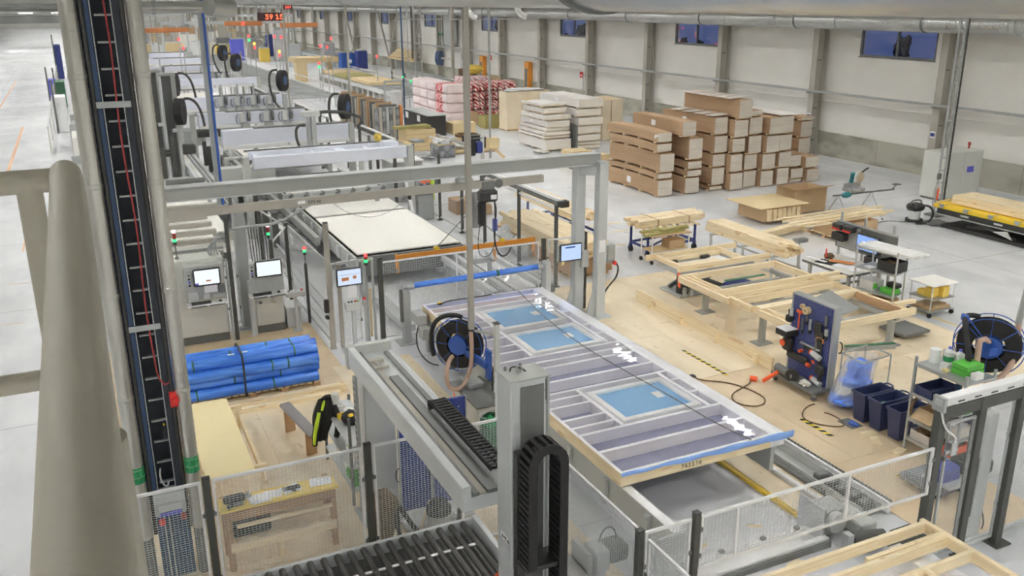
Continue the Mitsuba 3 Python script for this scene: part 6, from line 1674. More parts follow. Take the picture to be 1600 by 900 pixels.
for z in (.25, .62, 1.15, 1.62):
    part(t, 'shelf', M().add([[16.0, 14.85, z], [16.2, 13.85, z], [16.75, 14.05, z], [16.65, 14.95, z], [16.0, 14.85, z + .03], [16.2, 13.85, z + .03], [16.75, 14.05, z + .03], [16.65, 14.95, z + .03]], BOXF), 'galvanised')
for i in range(7):
    solo('white_moulding', f'long white moulding on top of the wire shelf, {ordinal(i)} from the desk side', 'moulding', M().bar((16.12 + i * .085, 14.95 + .03 * (i % 3), 1.675), (16.28 + i * .085, 13.5 - .06 * (i % 2), 1.675), .07, .05), 'white_plastic', group=None)
t = open_box('black_tray', 'black plastic tray on the second wire shelf', 'tray', 16.25, 16.7, 13.98, 14.45, 1.185, 1.42, 'black_plastic', .02)
part(t, 'contents', M().blob((16.47, 14.2, 1.33), (.2, .2, .06), 3, .4, 3), 'brown_rot', True)
t = thing('grey_case', 'grey equipment case with a green label on the low wire shelf', 'case')
part(t, 'body', M().rbox(16.12, 16.5, 14.4, 14.8, .65, .9, .015), 'light_grey_plastic')
part(t, 'label', bx(16.15, 16.28, 14.39, 14.4, .72, .84), 'green_plastic')
solo('green_case', 'flat green case on the low wire shelf', 'case', M().rbox(16.3, 16.6, 14.0, 14.35, .65, .76, .01), 'green_plastic')
solo('black_case', 'small black case on the low wire shelf beside the green case', 'case', M().rbox(16.5, 16.7, 14.05, 14.35, .76, .86, .02), 'black_plastic')
t = open_box('carton', 'brown carton with green strips at the bottom of the wire shelf', 'carton', 16.2, 16.7, 14.1, 14.6, .28, .5, 'timber_dark', .015)
part(t, 'strip', M().bar((16.1, 13.9, .3), (16.7, 14.0, .32), .05, .03), 'green_plastic')
solo('paper_sheet', 'white paper on the second wire shelf', 'paper', bx(16.15, 16.35, 14.55, 14.75, 1.181, 1.186), 'paper')
t = thing('white_trolley', 'white topped wheeled trolley with yellow boxes on the bare concrete floor', 'trolley')
part(t, 'top', M().rbox(17.35, 18.2, 13.72, 14.45, .77, .79, .004), 'white_board')
for z in (.42, .13):
    part(t, 'shelf', bx(17.38, 18.17, 13.75, 14.42, z, z + .02), 'galvanised')
for x, y in ((17.4, 13.78), (18.14, 13.78), (17.4, 14.38), (18.14, 14.38)):
    part(t, 'leg', M().cyl((x, y, .1), (x, y, .77), .014, n=8), 'white_paint')
    part(t, 'wheel', M().cyl((x - .02, y, .055), (x + .02, y, .055), .055, n=12), 'rubber', 40)
for i, (x, y, w, h) in enumerate([(17.65, 14.0, .24, .22), (17.9, 13.9, .2, .26), (17.6, 14.2, .16, .14), (18.02, 14.15, .15, .24)]):
    solo('yellow_box', f'yellow cardboard box on the middle shelf of the white topped trolley, {["front left", "front right", "rear left", "rear right"][i]}', 'box', M().rbox(x - w / 2, x + w / 2, y - .1, y + .1, .44, .44 + h, .006), 'bench_yellow')
solo('cardboard_pile', 'flattened cardboard pile on the lowest shelf of the white topped trolley', 'cardboard', M().rbox(17.42, 18.1, 13.8, 14.35, .15, .22, .01).add(*M().box(-.3, .3, -.22, .22, 0, .02).turned((17.75, 14.05, .225), 14).arr()), 'cardboard')

# ---------------------------------------------------------------- blue tool trolley
t = thing('tool_trolley', 'tall dark blue pegboard trolley hung with tools on the board floor', 'tool trolley')
PX = 11.98
tilt_ = lambda z: PX - .0 * z
part(t, 'panel', M().rbox(PX - .015, PX + .015, 11.48, 12.52, .2, 1.76, .004), 'blue_paint')
part(t, 'panel', M().rbox(PX + .1, PX + .13, 11.48, 12.52, .2, 1.76, .004), 'blue_paint')
part(t, 'frame', M().box(PX - .02, PX + .14, 11.44, 11.48, .15, 1.78).box(PX - .02, PX + .14, 12.52, 12.56, .15, 1.78).box(PX - .02, PX + .14, 11.44, 12.56, 1.76, 1.79), 'galvanised')
m = M()
for i in range(22):
    for j in range(34):
        y, z = 11.53 + i * .0455, .25 + j * .0445
        m.box(PX - .0165, PX - .0152, y, y + .012, z, z + .012)
part(t, 'peg_hole', m, 'light_grey_plastic', stuff=True)
part(t, 'base', M().rbox(11.6, 12.3, 11.42, 12.58, .14, .2, .01), 'steel_dark')
for x, y in ((11.66, 11.45), (11.66, 12.5), (12.24, 11.45), (12.24, 12.5)):
    part(t, 'wheel', M().cyl((x, y - .02, .07), (x, y + .02, .07), .055, n=14), 'steel_dark', 40)
    part(t, 'fork', bx(x - .03, x + .03, y - .03, y + .03, .08, .14), 'galvanised')
part(t, 'top_shelf', M().add([[12.12, 11.5, 1.6], [12.5, 11.4, 1.72], [12.5, 12.15, 1.85], [12.12, 12.2, 1.72], [12.12, 11.5, 1.62], [12.5, 11.4, 1.74], [12.5, 12.15, 1.87], [12.12, 12.2, 1.74]], BOXF), 'galvanised')
part(t, 'handle', M().tube([(12.15, 11.44, .9), (12.15, 11.38, .92), (12.15, 11.38, 1.08), (12.15, 11.44, 1.1)], .012, 6), 'black_plastic')
X_ = PX - .02
solo('tape_roll', 'beige tape roll hung high on the blue tool trolley, small one', 'tape', M().lathe([(.025, 0), (.05, 0), (.05, .05), (.025, .05), (.025, 0)], (X_ - .055, 12.24, 1.6), (1, 0, 0), 18), 'tan_part', 40)
solo('tape_roll', 'beige tape roll hung high on the blue tool trolley, large one', 'tape', M().lathe([(.03, 0), (.075, 0), (.075, .09), (.03, .09), (.03, 0)], (X_ - .095, 12.1, 1.56), (1, 0, 0), 18), 'tan_part', 40)
t = thing('claw_hammer', 'orange red hammer hung on the blue tool trolley', 'hammer')
part(t, 'handle', M().cyl((X_ - .03, 12.3, 1.12), (X_ - .03, 12.3, 1.46), .016, n=8), 'orange_plastic')
part(t, 'head', M().rbox(X_ - .05, X_ - .005, 12.22, 12.38, 1.44, 1.5, .012), 'orange_plastic')
solo('tape_gun', 'white and brown tape holder at the left edge of the blue tool trolley', 'tape holder', M().lathe([(.03, 0), (.08, 0), (.08, .06), (.03, .06), (.03, 0)], (X_ - .06, 12.52, 1.4), (.6, -.8, 0), 18), 'light_grey_plastic', 40)
t = thing('ear_muffs', 'black tool pouch at the left edge of the blue tool trolley', 'pouch')
part(t, 'body', M().rbox(X_ - .12, X_, 12.46, 12.6, 1.2, 1.34, .03), 'black_cloth', 40)
part(t, 'strap', M().tube([(X_ - .05, 12.55, 1.34), (X_ - .05, 12.56, 1.44), (X_ - .03, 12.5, 1.46)], .015, 6), 'black_cloth', True)
t = thing('document_box', 'black box topped with white papers at the left edge of the tool trolley', 'box')
part(t, 'body', M().rbox(X_ - .32, X_, 12.3, 12.6, .98, 1.1, .01), 'black_plastic')
part(t, 'paper', bx(X_ - .31, X_ - .02, 12.31, 12.6, 1.1, 1.115), 'paper')
TOOLS = [('pliers', 'dark pliers hung on the blue trolley, upper right', 11.62, 1.5, .03, .2, 'steel_dark'), ('wrench', 'grey wrench hung in the middle of the blue trolley', 12.0, 1.3, .025, .22, 'steel_grey'), ('spanner_set', 'dark holder with spanners in the middle of the blue trolley', 11.8, 1.32, .1, .2, 'black_plastic'), ('drill', 'black drill hung right of the middle on the blue trolley', 11.74, 1.18, .1, .16, 'black_plastic'), ('square', 'small steel square hung at the right edge of the blue trolley', 11.58, 1.28, .04, .14, 'steel_grey'), ('screwdriver', 'dark screwdriver hung next to the red hammer', 12.2, 1.25, .02, .24, 'steel_dark'), ('chisel', 'dark chisel hung below the beige tape rolls', 12.1, 1.42, .02, .16, 'steel_dark'), ('level', 'grey level hung across the middle of the blue trolley', 11.95, .88, .26, .04, 'steel_grey'),
         ('bar_clamp', 'dark bar clamp hung low on the blue trolley', 11.8, .9, .03, .3, 'steel_dark')]
for n_, l_, y, z, w, h, m_ in TOOLS:
    t = thing(n_, l_, n_.replace('_', ' '))
    part(t, 'body', M().rbox(X_ - .045, X_ - .004, y - w, y + w, z - h / 2, z + h / 2, .01), m_)
    part(t, 'handle', M().rbox(X_ - .05, X_, y - w * .6, y + w * .6, z - h / 2 - .07, z - h / 2, .008), 'black_plastic')
t = thing('hand_saw', 'black hand saw with an orange edge hung on the blue trolley', 'saw')
part(t, 'blade', M().prism([(11.66, 1.05), (11.78, 1.05), (11.70, .55), (11.62, .55)], 0, X_ - .03, X_ - .02), 'black_plastic')
part(t, 'handle', M().tube([(X_ - .03, 11.64, 1.05), (X_ - .03, 11.66, 1.13), (X_ - .03, 11.78, 1.12), (X_ - .03, 11.79, 1.04)], .018, 8), 'orange_beam', True)
t = thing('circular_saw', 'black and orange circular saw hung at the left of the blue trolley', 'saw')
part(t, 'body', M().rbox(X_ - .16, X_, 12.36, 12.6, .62, .92, .05), 'black_plastic', 40)
part(t, 'guard', M().cyl((X_ - .18, 12.54, .78), (X_ - .14, 12.54, .78), .07, n=20), 'orange_plastic', 40)
t = thing('nail_gun', 'orange and black nail gun low on the left of the blue trolley', 'nail gun')
part(t, 'body', M().rbox(X_ - .1, X_, 11.95, 12.5, .5, .64, .03), 'black_plastic', 40)
part(t, 'nose', M().cyl((X_ - .06, 11.96, .52), (X_ - .06, 11.88, .505), .042, n=14), 'orange_plastic', 40)
part(t, 'cap', M().cyl((X_ - .1, 12.15, .72), (X_ - .02, 12.15, .72), .032, n=14), 'orange_plastic', 40)
for i, (y, z, l_) in enumerate([(11.76, .78, 'upper'), (11.68, .28, 'lower')]):
    t = thing('grinder', f'white bodied tool with an orange end, {l_} one at the right of the blue trolley', 'grinder')
    part(t, 'body', M().cyl((X_ - .07, y - .13, z - .03), (X_ - .07, y + .08, z + .02), .055, n=14), 'light_grey_plastic', 40)
    part(t, 'end', M().cyl((X_ - .07, y + .08, z + .02), (X_ - .07, y + .12, z + .028), .05, n=14), 'orange_plastic', 40)
t = thing('battery_drill', 'black battery drill at the lower right of the blue trolley', 'drill')
part(t, 'body', M().rbox(X_ - .1, X_, 11.52, 11.72, .42, .62, .03), 'black_plastic', 40)
part(t, 'grip', M().rbox(X_ - .09, X_ - .01, 11.56, 11.64, .26, .44, .02), 'black_plastic', 40)
part(t, 'trigger', M().cyl((X_ - .08, 11.76, .6), (X_ - .08, 11.8, .66), .025, n=10), 'orange_plastic')
t = thing('floor_grinder', 'large grinder on the base of the blue tool trolley', 'grinder')
part(t, 'body', M().cyl((11.68, 12.5, .3), (11.66, 12.1, .29), .085, n=16), 'steel_dark', 40)
part(t, 'disc', M().cyl((11.62, 12.02, .3), (11.66, 12.06, .3), .13, n=22), 'black_plastic', 40)
part(t, 'gear_head', M().cyl((11.66, 12.1, .29), (11.65, 12.02, .29), .06, n=14), 'galvanised', 40)
t = thing('power_plug', 'orange plug and connector on the board floor at the blue tool trolley', 'plug')
part(t, 'connector', M().cyl((11.35, 12.5, .06), (11.52, 12.3, .3), .04, n=10), 'orange_plastic', 40)
part(t, 'plug', M().cyl((11.3, 12.62, .06), (11.22, 12.72, .06), .055, n=12), 'orange_plastic', 40)
solo('plastic_wrap', 'crumpled clear wrap on the base of the blue tool trolley', 'wrap', M().blob((11.68, 11.72, .26), (.08, .12, .06), 4, .6, 3), 'sheet_pale', True)
solo('extension_lead', 'brown extension lead looping over the board floor from the blue tool trolley', 'cable', M().tube([(11.22, 12.72, .03), (10.9, 12.5, .028), (10.45, 12.3, .028), (10.3, 11.95, .028), (10.55, 11.7, .028), (10.85, 11.85, .028), (10.9, 12.3, .028), (10.7, 12.8, .03), (10.4, 13.05, .034), (10.3, 13.3, .034)], .012, 6), 'brown_rot', True)
solo('extension_lead', 'brown extension lead curling on the floor in front of the clear bag', 'cable', M().tube([(11.55, 11.3, .03), (11.2, 11.2, .028), (10.95, 10.9, .028), (11.05, 10.6, .028), (11.35, 10.4, .028), (11.5, 10.65, .028), (11.45, 10.95, .028)], .011, 6), 'brown_rot', True)
solo('cable_plug', 'black plug on the floor at the end of the long brown lead', 'plug', M().rbox(10.24, 10.34, 13.28, 13.4, .022, .06, .012), 'black_plastic')

# bag stand and bins
t = thing('bag_stand', 'clear rubbish bag full of blue film hanging in a wire stand', 'rubbish bag')
hp = [(12.05, 10.75, .95), (12.85, 10.85, .95), (12.8, 11.4, .95), (12.1, 11.3, .95)]
m = M()
for k in range(4):
    m.cyl(hp[k], hp[(k + 1) % 4], .016, n=8)
part(t, 'hoop', m, 'galvanised')
for x, y in ((12.85, 10.85), (12.8, 11.4), (12.1, 11.3)):
    part(t, 'leg', M().cyl((x, y, .02), (x, y, .95), .014, n=6), 'galvanised')
g0, g1 = np.meshgrid(np.linspace(0, 2 * np.pi, 30), np.linspace(0, 1, 20), indexing='ij')
rr = (.3 + .14 * g1) * (1 - .9 * np.clip((g1 - .93) / .07, 0, 1)) * (1 + .06 * np.sin(5 * g0 + 6 * g1) + .04 * np.sin(11 * g0 - 9 * g1))
part(t, 'bag', M().sheet(np.stack([12.35 - .35 * g1 + rr * np.cos(g0) * .95, 11.03 - .03 * g1 + rr * .9 * np.sin(g0) * .8, .96 - .9 * g1], -1)), 'bag_film', True)
for i, (c_, r_, m_) in enumerate([((12.3, 11.05, .72), (.22, .18, .16), 'bag_blue'), ((12.2, 11.0, .5), (.26, .22, .14), 'bag_blue'), ((12.1, 11.0, .33), (.28, .22, .12), 'sheet_pale'), ((12.0, 11.0, .17), (.3, .26, .12), 'bag_blue'), ((12.3, 10.9, .4), (.16, .12, .1), 'steel_dark')]):
    part(t, 'film_clump', M().blob(c_, r_, i, .55, 3, 2.6), m_, True)
for i, (y0, l_) in enumerate([(10.3, 'farthest'), (9.94, 'middle'), (9.53, 'nearest')]):
    t = thing('waste_bin', f'dark blue waste bin on the board floor, {l_} of the three', 'waste bin')
    v0 = np.array([[11.76, y0 + .03], [12.28, y0 + .03], [12.28, y0 + .25], [11.76, y0 + .25]])
    v1 = np.array([[11.7, y0], [12.36, y0], [12.36, y0 + .29], [11.7, y0 + .29]])
    z0, z1 = .03, .58
    o = np.vstack([np.c_[v0, [z0] * 4], np.c_[v1, [z1] * 4]])
    cen = np.array([12.03, y0 + .145, 0])
    inn = (o - cen) * [.95, .9, 1] + cen + [0, 0, .012]
    inn[4:, 2] = z1
    f = [[0, 2, 1], [0, 3, 2]]
    for k in range(4):
        j = (k + 1) % 4
        f += [[k, j, j + 4], [k, j + 4, k + 4], [k + 8, j + 12, j + 8], [k + 8, k + 12, j + 12], [k + 4, j + 4, j + 12], [k + 4, j + 12, k + 12]]
    f += [[8, 9, 10], [8, 10, 11]]
    part(t, 'body', M().add(np.vstack([o, inn]), f), 'bin_blue')
    part(t, 'rim', M().box(11.68, 12.38, y0 - .015, y0 + .005, z1 - .03, z1 + .012).box(11.68, 12.38, y0 + .285, y0 + .305, z1 - .03, z1 + .012).box(11.68, 11.7, y0, y0 + .29, z1 - .03, z1 + .012).box(12.36, 12.38, y0, y0 + .29, z1 - .03, z1 + .012), 'bin_blue')
    part(t, 'handle', M().tube([(12.38, y0 + .06, z1), (12.44, y0 + .08, z1 + .01), (12.44, y0 + .21, z1 + .01), (12.38, y0 + .23, z1)], .014, 6), 'bin_blue')
    if i:
        part(t, 'label', bx(11.95 + .1 * (i == 2), 12.2 + .1 * (i == 2), y0 - .004, y0 + .012, .3, .52), 'light_grey_plastic' if i == 2 else 'reel_blue')
        if i == 2:
            part(t, 'label', bx(12.05, 12.3, y0 - .008, y0 + .006, .42, .53), 'green_tape')
            mm = meshkit.text_mesh('TRÄ', .05, .002, True)
            part(t, 'lettering', M().add(np.array(mm.vertices)[:, [0, 2, 1]] * [1, -1, 1] + [12.09, y0 - .009, .45], mm.faces), 'white_plastic')
    if i == 1:
        part(t, 'rubbish', M().blob((11.95, y0 + .15, .42), (.14, .08, .06), 3, .6, 3), 'green_dark', True)
    if i == 0:
        part(t, 'rubbish', M().blob((12.0, y0 + .15, .1), (.2, .08, .04), 3, .6, 2), 'black_plastic', True)
solo('blue_strap', 'blue strap and dark mat lying at the foot of the farthest bin', 'strap', M().blob((11.55, 10.35, .05), (.06, .1, .05), 4, .4, 2), 'reel_blue', True)
solo('dark_mat', 'small dark mat on the board floor beside the clear bag', 'mat', M().box(11.42, 11.68, 10.25, 10.6, .018, .03), 'steel_dark')
for i, (x, y, a) in enumerate([(11.5, 9.3, 20), (11.45, 9.75, 60), (11.55, 10.0, -15)]):
    solo('board_scrap', f'small board scrap on the floor in front of the bins, {ordinal(i)} from the fence', 'offcut', M().box(-.14, .14, -.07, .07, 0, .02).turned((x, y, .02), a), 'timber_x')

# shelf rack right of the bins
t = thing('parts_rack', 'grey steel rack loaded with boxes and bottles beside the blue bins', 'shelf rack')
for x, y in ((11.68, 9.36), (11.68, 8.42), (12.32, 9.36), (12.32, 8.42)):
    part(t, 'upright', M().rbox(x - .02, x + .02, y - .02, y + .02, .02, 1.68, .003), 'galvanised')
for z in (.2, .55, 1.0, 1.52):
    part(t, 'shelf', M().rbox(11.68, 12.34, 8.4, 9.38, z, z + .035, .004), 'galvanised')
    part(t, 'lip', bx(11.665, 11.68, 8.42, 9.36, z - .01, z + .05), 'galvanised')
for i, (x, y, h, r_, l_) in enumerate([(12.0, 9.28, .22, .085, 'white paper roll at the far end of the rack top'), (12.12, 9.12, .26, .08, 'white canister in the middle of the rack top'), (12.22, 9.0, .24, .07, 'white canister with a blue cap on the rack top')]):
    t = thing('canister', l_, 'canister')
    part(t, 'body', M().lathe([(0, 0), (r_, 0), (r_, h * .8), (r_ * .5, h * .92), (.025, h * .94), (.025, h), (0, h)] if i else [(0, 0), (r_, 0), (r_, h), (.02, h), (.02, h * .9)], (x, y, 1.555), n=20), 'white_plastic', 40)
    if i:
        part(t, 'cap', M().cyl((x, y, 1.555 + h), (x, y, 1.585 + h), .026, n=10), 'blue_print')
        part(t, 'label', M().lathe([(r_ + .001, .05), (r_ + .001, .14)], (x, y, 1.555), n=20), 'green_tape' if i == 1 else 'white_plastic')
for i, z in enumerate((1.555, 1.65)):
    solo('green_box', f'bright green plastic box on the rack top, {["lower", "upper"][i]} of the two stacked', 'box', M().rbox(11.86, 12.24, 8.55 + .01 * i, 8.86, z, z + .09, .012), 'green_plastic')
solo('small_cup', 'small white cup beside the green boxes on the rack top', 'cup', M().lathe([(0, 0), (.05, 0), (.055, .1), (.045, .1), (.04, .01)], (11.84, 8.98, 1.555), n=16), 'white_plastic', 40)
solo('yellow_block', 'small yellow block in front of the white cup on the rack top', 'block', M().rbox(11.76, 11.86, 8.86, 8.95, 1.555, 1.6, .01), 'sheet_yellow')
solo('white_carton', 'small white carton at the near end of the rack top', 'box', M().rbox(11.9, 12.08, 8.43, 8.54, 1.555, 1.66, .006), 'white_plastic')
t = open_box('parts_bin', 'dark blue parts bin on the upper shelf of the grey rack', 'bin', 11.7, 12.3, 9.0, 9.34, 1.04, 1.18, 'bin_blue', .012)
for i, y in enumerate((8.75, 8.5)):
    t = open_box('parts_bin', f'bright green parts bin with moss coloured parts on the upper rack shelf, {["left", "right"][i]} one', 'bin', 11.7, 12.3, y - .1, y + .13, 1.04, 1.17, 'green_plastic', .012)
    part(t, 'contents', M().blob((12.0, y + .02, 1.14), (.26, .1, .04), i + 3, .5, 3), 'olive_board', True)
solo('blue_can', 'dark teal can standing on the upper rack shelf', 'can', M().cyl((12.22, 8.93, 1.04), (12.22, 8.93, 1.3), .05, n=14), 'mast_blue', 40)
t = open_box('carton', 'open brown carton on the middle shelf of the grey rack', 'carton', 11.75, 12.25, 8.85, 9.25, .59, .8, 'cardboard', .012)
part(t, 'flap', M().add([[11.75, 8.85, .8], [11.75, 9.25, .8], [11.58, 9.25, .66], [11.58, 8.85, .66]], [[0, 1, 2], [0, 2, 3]]), 'cardboard')
t = open_box('carton', 'pale carton with white parts on the middle shelf of the grey rack', 'carton', 11.72, 12.2, 8.45, 8.8, .59, .76, 'board_edge', .012)
part(t, 'contents', M().blob((11.95, 8.62, .74), (.2, .14, .04), 8, .5, 3), 'paper', True)
solo('blue_crate', 'dark blue crate on the middle shelf at the back of the grey rack', 'crate', M().rbox(12.0, 12.3, 8.44, 8.7, .77, .95, .02), 'bin_blue')
t = open_box('parts_bin', 'orange parts bin with brown fittings on the lower shelf of the grey rack', 'bin', 11.7, 12.15, 8.5, 8.9, .24, .4, 'orange_plastic', .012)
part(t, 'contents', M().blob((11.92, 8.7, .38), (.18, .16, .06), 9, .6, 3), 'brown_rot', True)
t = open_box('parts_bin', 'grey parts bin with dark scraps on the lower shelf of the grey rack', 'bin', 11.7, 12.15, 8.93, 9.3, .24, .4, 'board_edge', .012)
part(t, 'contents', M().blob((11.92, 9.1, .4), (.18, .15, .07), 10, .6, 3), 'brown_rot', True)
solo('wood_clamp', 'brown wooden clamp sticking out of the rack beside the bins', 'clamp', M().tube([(11.8, 9.3, .95), (11.68, 9.3, .88), (11.62, 9.28, .75), (11.7, 9.28, .66)], .025, 7), 'brown_rot', True)
t = thing('blue_container', 'blue plastic container with black baskets seen through the gate mesh', 'container')
part(t, 'body', M().rbox(10.9, 11.3, 8.0, 8.3, .02, .45, .02), 'blue_can')
part(t, 'basket', M().rbox(11.4, 11.9, 7.9, 8.3, .25, .45, .02), 'black_plastic')
part(t, 'shelf', bx(10.9, 12.0, 7.85, 8.35, .2, .24), 'steel_light')
t = thing('wheeled_base', 'wheeled base under a grey board behind the gate', 'trolley')
part(t, 'board', M().rbox(10.7, 11.5, 7.95, 8.6, .1, .2, .01), 'zinc_worn')
for x in (10.85, 11.35):
    part(t, 'wheel', M().cyl((x - .03, 8.0, .07), (x + .03, 8.0, .07), .065, n=14), 'rubber', 40)

# hose reel on the right
t = thing('hose_reel', 'large black hose reel with a bright blue hub at the right edge', 'hose reel')
hose_reel(t, (12.95, 9.05, 1.76), (-.78, -.6, -.18), .50, .2)
part(t, 'arm', M().bar((12.75, 8.9, 1.72), (14.1, 8.95, 1.62), .06, .13).bar((14.1, 8.95, 1.62), (14.6, 9.2, 1.62), .08, .13), 'reel_blue')
part(t, 'label', bx(13.1, 13.42, 8.868, 8.875, 1.66, 1.73), 'yellow_paint')
part(t, 'wall_post', M().rbox(14.5, 14.62, 9.1, 9.25, 0, 2.4, .01), 'steel_grey')
part(t, 'black_hose', M().tube([(12.75, 9.15, 2.25), (12.5, 9.2, 2.28), (12.3, 9.05, 2.2), (12.2, 8.9, 2.0), (12.14, 8.8, 1.85), (12.12, 8.76, 1.74)], .042, 9), 'rubber', True)
part(t, 'roller_guide', M().rbox(12.4, 12.45, 9.1, 9.24, 2.22, 2.34, .02).cyl((12.45, 9.15, 2.3), (12.8, 9.0, 1.85), .012, n=6), 'reel_blue')
part(t, 'pipe', M().cyl((13.15, 8.75, 2.2), (13.5, 8.78, 4.5), .05, n=12), 'beam_grey', 40)
a = np.linspace(0, np.pi, 16)
part(t, 'brown_hose', M().tube([(13.16, 8.75, 2.3), (13.18, 8.75, 2.0)] + [(12.73 + .46 * math.cos(q), 8.73, 1.74 - .46 * math.sin(q)) for q in a] + [(12.29, 8.75, 1.92), (12.36, 8.8, 2.02), (12.55, 8.85, 2.0), (12.75, 8.92, 1.9)], .046, 10), 'brown_hose', True)
# ---------------------------------------------------------------- the production line beyond the portal
WB = 'white_beam'
t = thing('ladder_bridge', 'white ladder shaped bridge frame across the line, nearest behind the portal', 'machine bridge')
part(t, 'beam', M().rbox(4.6, 9.6, 28.4, 28.6, 2.2, 2.58, .015), WB)
part(t, 'beam', M().rbox(4.6, 9.6, 29.25, 29.4, 2.36, 2.62, .01), WB)
for x in (4.7, 6.5, 7.35, 7.5, 8.3, 9.2):
    part(t, 'strut', bx(x, x + .12, 28.6, 29.25, 2.3, 2.55), WB)
part(t, 'track', bx(4.5, 9.2, 29.42, 29.5, 2.6, 2.66), 'steel_dark')
part(t, 'end_unit', M().rbox(8.9, 9.4, 28.7, 29.2, 2.55, 2.72, .02), WB)
part(t, 'hose_spool', M().lathe([(.04, -.06), (.14, -.06), (.14, .06), (.04, .06)], (8.8, 29.0, 2.85), (1, .3, 0), 16), 'bench_yellow', 40)
for x in (4.38, 9.72):
    part(t, 'post', M().rbox(x - .1, x + .1, 28.35, 28.6, 0, 2.6, .01), 'machine_grey')
    part(t, 'gusset', M().prism([(28.6, 1.2), (29.2, 2.3), (28.6, 2.3)], 0, x - .03, x + .03), 'machine_grey')
t = thing('clamp_carriage', 'grey carriage with a row of black clamps under the nearest white bridge', 'carriage')
part(t, 'beam', M().rbox(5.4, 8.6, 28.0, 28.2, 1.2, 1.4, .01), 'galvanised')
part(t, 'beam', M().rbox(5.6, 8.9, 29.8, 29.95, 1.3, 1.45, .01), 'steel_light')
for i in range(7):
    part(t, 'clamp', M().rbox(5.5 + i * .5, 5.62 + i * .5, 27.9, 28.0, 1.15, 1.35, .01).cyl((5.6 + i * .5, 27.88, 1.38), (5.6 + i * .5, 28.1, 1.38), .05, n=8), 'steel_dark')
for x in (5.6, 8.4):
    part(t, 'leg', bx(x - .06, x + .06, 28.04, 28.16, .9, 1.2), 'steel_grey')


def bridge(label, y, z0, z1, tools, x0=4.65, x1=9.5, lower=True, track=True):
    """A machine bridge: box beam with a ledge, end posts, cable track and hanging tool units."""
    t = thing('machine_bridge', label, 'machine bridge')
    part(t, 'beam', M().rbox(x0, x1, y, y + .4, z0 + .14, z1, .015), WB)
    if lower:
        part(t, 'ledge', M().rbox(x0, x1, y - .08, y + .35, z0, z0 + .14, .01), 'white_paint')
    if track:
        part(t, 'cable_track', bx(x0 + 1.2, x1 - .1, y + .05, y + .35, z1, z1 + .06), 'steel_dark')
    for x in (x0 - .27, x1 + .12):
        part(t, 'post', M().rbox(x - .1, x + .12, y, y + .35, 0, z1, .01), 'machine_grey')
    part(t, 'slot', bx(x0 + 2.4, x0 + 2.5, y - .085, y - .08, z0 + .03, z0 + .11), 'steel_grey')
    for x in tools:
        u = part(t, 'tool_unit', M().rbox(x - .16, x + .1, y - .3, y - .05, z1 - .45, z1 - .02, .02), 'light_grey_plastic')
        part(u, 'disc', M().cyl((x + .2, y - .2, z1 - .18), (x + .3, y - .2, z1 - .18), .24, n=18), 'steel_dark', 40)
        part(u, 'spindle', M().cyl((x + .05, y - .2, z1 - .75), (x + .05, y - .2, z1 + .6), .05, n=8), 'aluminium', 40)
        part(u, 'head', M().rbox(x - .1, x + .25, y - .34, y - .02, z1 - .8, z1 - .5, .03), 'galvanised')
        a = np.linspace(.3, np.pi - .3, 8)
        part(u, 'cable_loop', M().tube(np.stack([x - .2 - .12 * np.sin(a), a * 0 + y - .2, z1 - .3 + .2 * np.cos(a)], 1), .018, 5), 'hose_dark')
    return t


bridge('white machine bridge across the line, second behind the portal, with a tall cylinder unit', 35.2, 1.85, 2.55, [])
t = thing('press_unit', 'tall silver cylinder unit with a black hose on the second white bridge', 'machine unit')
part(t, 'column', M().rbox(7.3, 7.62, 32.6, 32.9, 2.0, 3.25, .02), 'aluminium')
part(t, 'rod', M().cyl((7.46, 32.55, 2.0), (7.46, 32.55, 3.3), .05, n=10).cyl((7.28, 32.55, 2.0), (7.28, 32.55, 3.2), .04, n=10), 'steel_grey', 40)
part(t, 'head', M().rbox(7.15, 7.75, 32.5, 33.0, 3.2, 3.4, .02), 'light_grey_plastic')
part(t, 'base', M().rbox(6.9, 8.1, 32.4, 33.1, 1.9, 2.02, .02), 'galvanised')
part(t, 'hose', M().tube([(7.7, 32.8, 3.3), (8.4, 32.9, 3.3), (9.1, 33.0, 3.15), (9.5, 33.3, 2.95), (9.55, 34, 2.6)], .06, 8), 'hose_dark', True)
part(t, 'hose', M().tube([(7.2, 32.6, 2.9), (6.9, 32.55, 2.85), (6.85, 32.5, 2.5), (6.95, 32.5, 2.15)], .05, 8), 'hose_dark', True)
part(t, 'rail', M().rbox(4.34, 9.4, 32.9, 33.1, 1.82, 1.9, .01), 'machine_grey')
for x in (4.4, 9.3):
    part(t, 'post', bx(x - .06, x + .08, 32.9, 33.1, 0, 1.82), 'machine_grey')
bridge('white machine bridge with three hanging tool units, third behind the portal', 42.3, 1.75, 2.42, [6.55, 7.6, 8.45])
bridge('white machine bridge with four crowded tool units, fourth behind the portal', 47.8, 1.9, 2.6, [6.4, 7.2, 8.0, 8.8])
bridge('plain white machine bridge with a bright front, fifth behind the portal', 54.8, 2.45, 2.95, [], track=False)
bridge('white machine bridge with two tool units at the right, sixth behind the portal', 64, 2.0, 2.6, [8.2, 8.9])
bridge('narrow white machine bridge, seventh behind the portal', 71, 2.2, 2.7, [5.5, 8.6])
bridge('far white machine bridge, last of the row', 80, 2.2, 2.75, [])
bridge('farthest pale machine bridge near the coloured cabinets', 92, 2.0, 2.6, [6.0], lower=False)
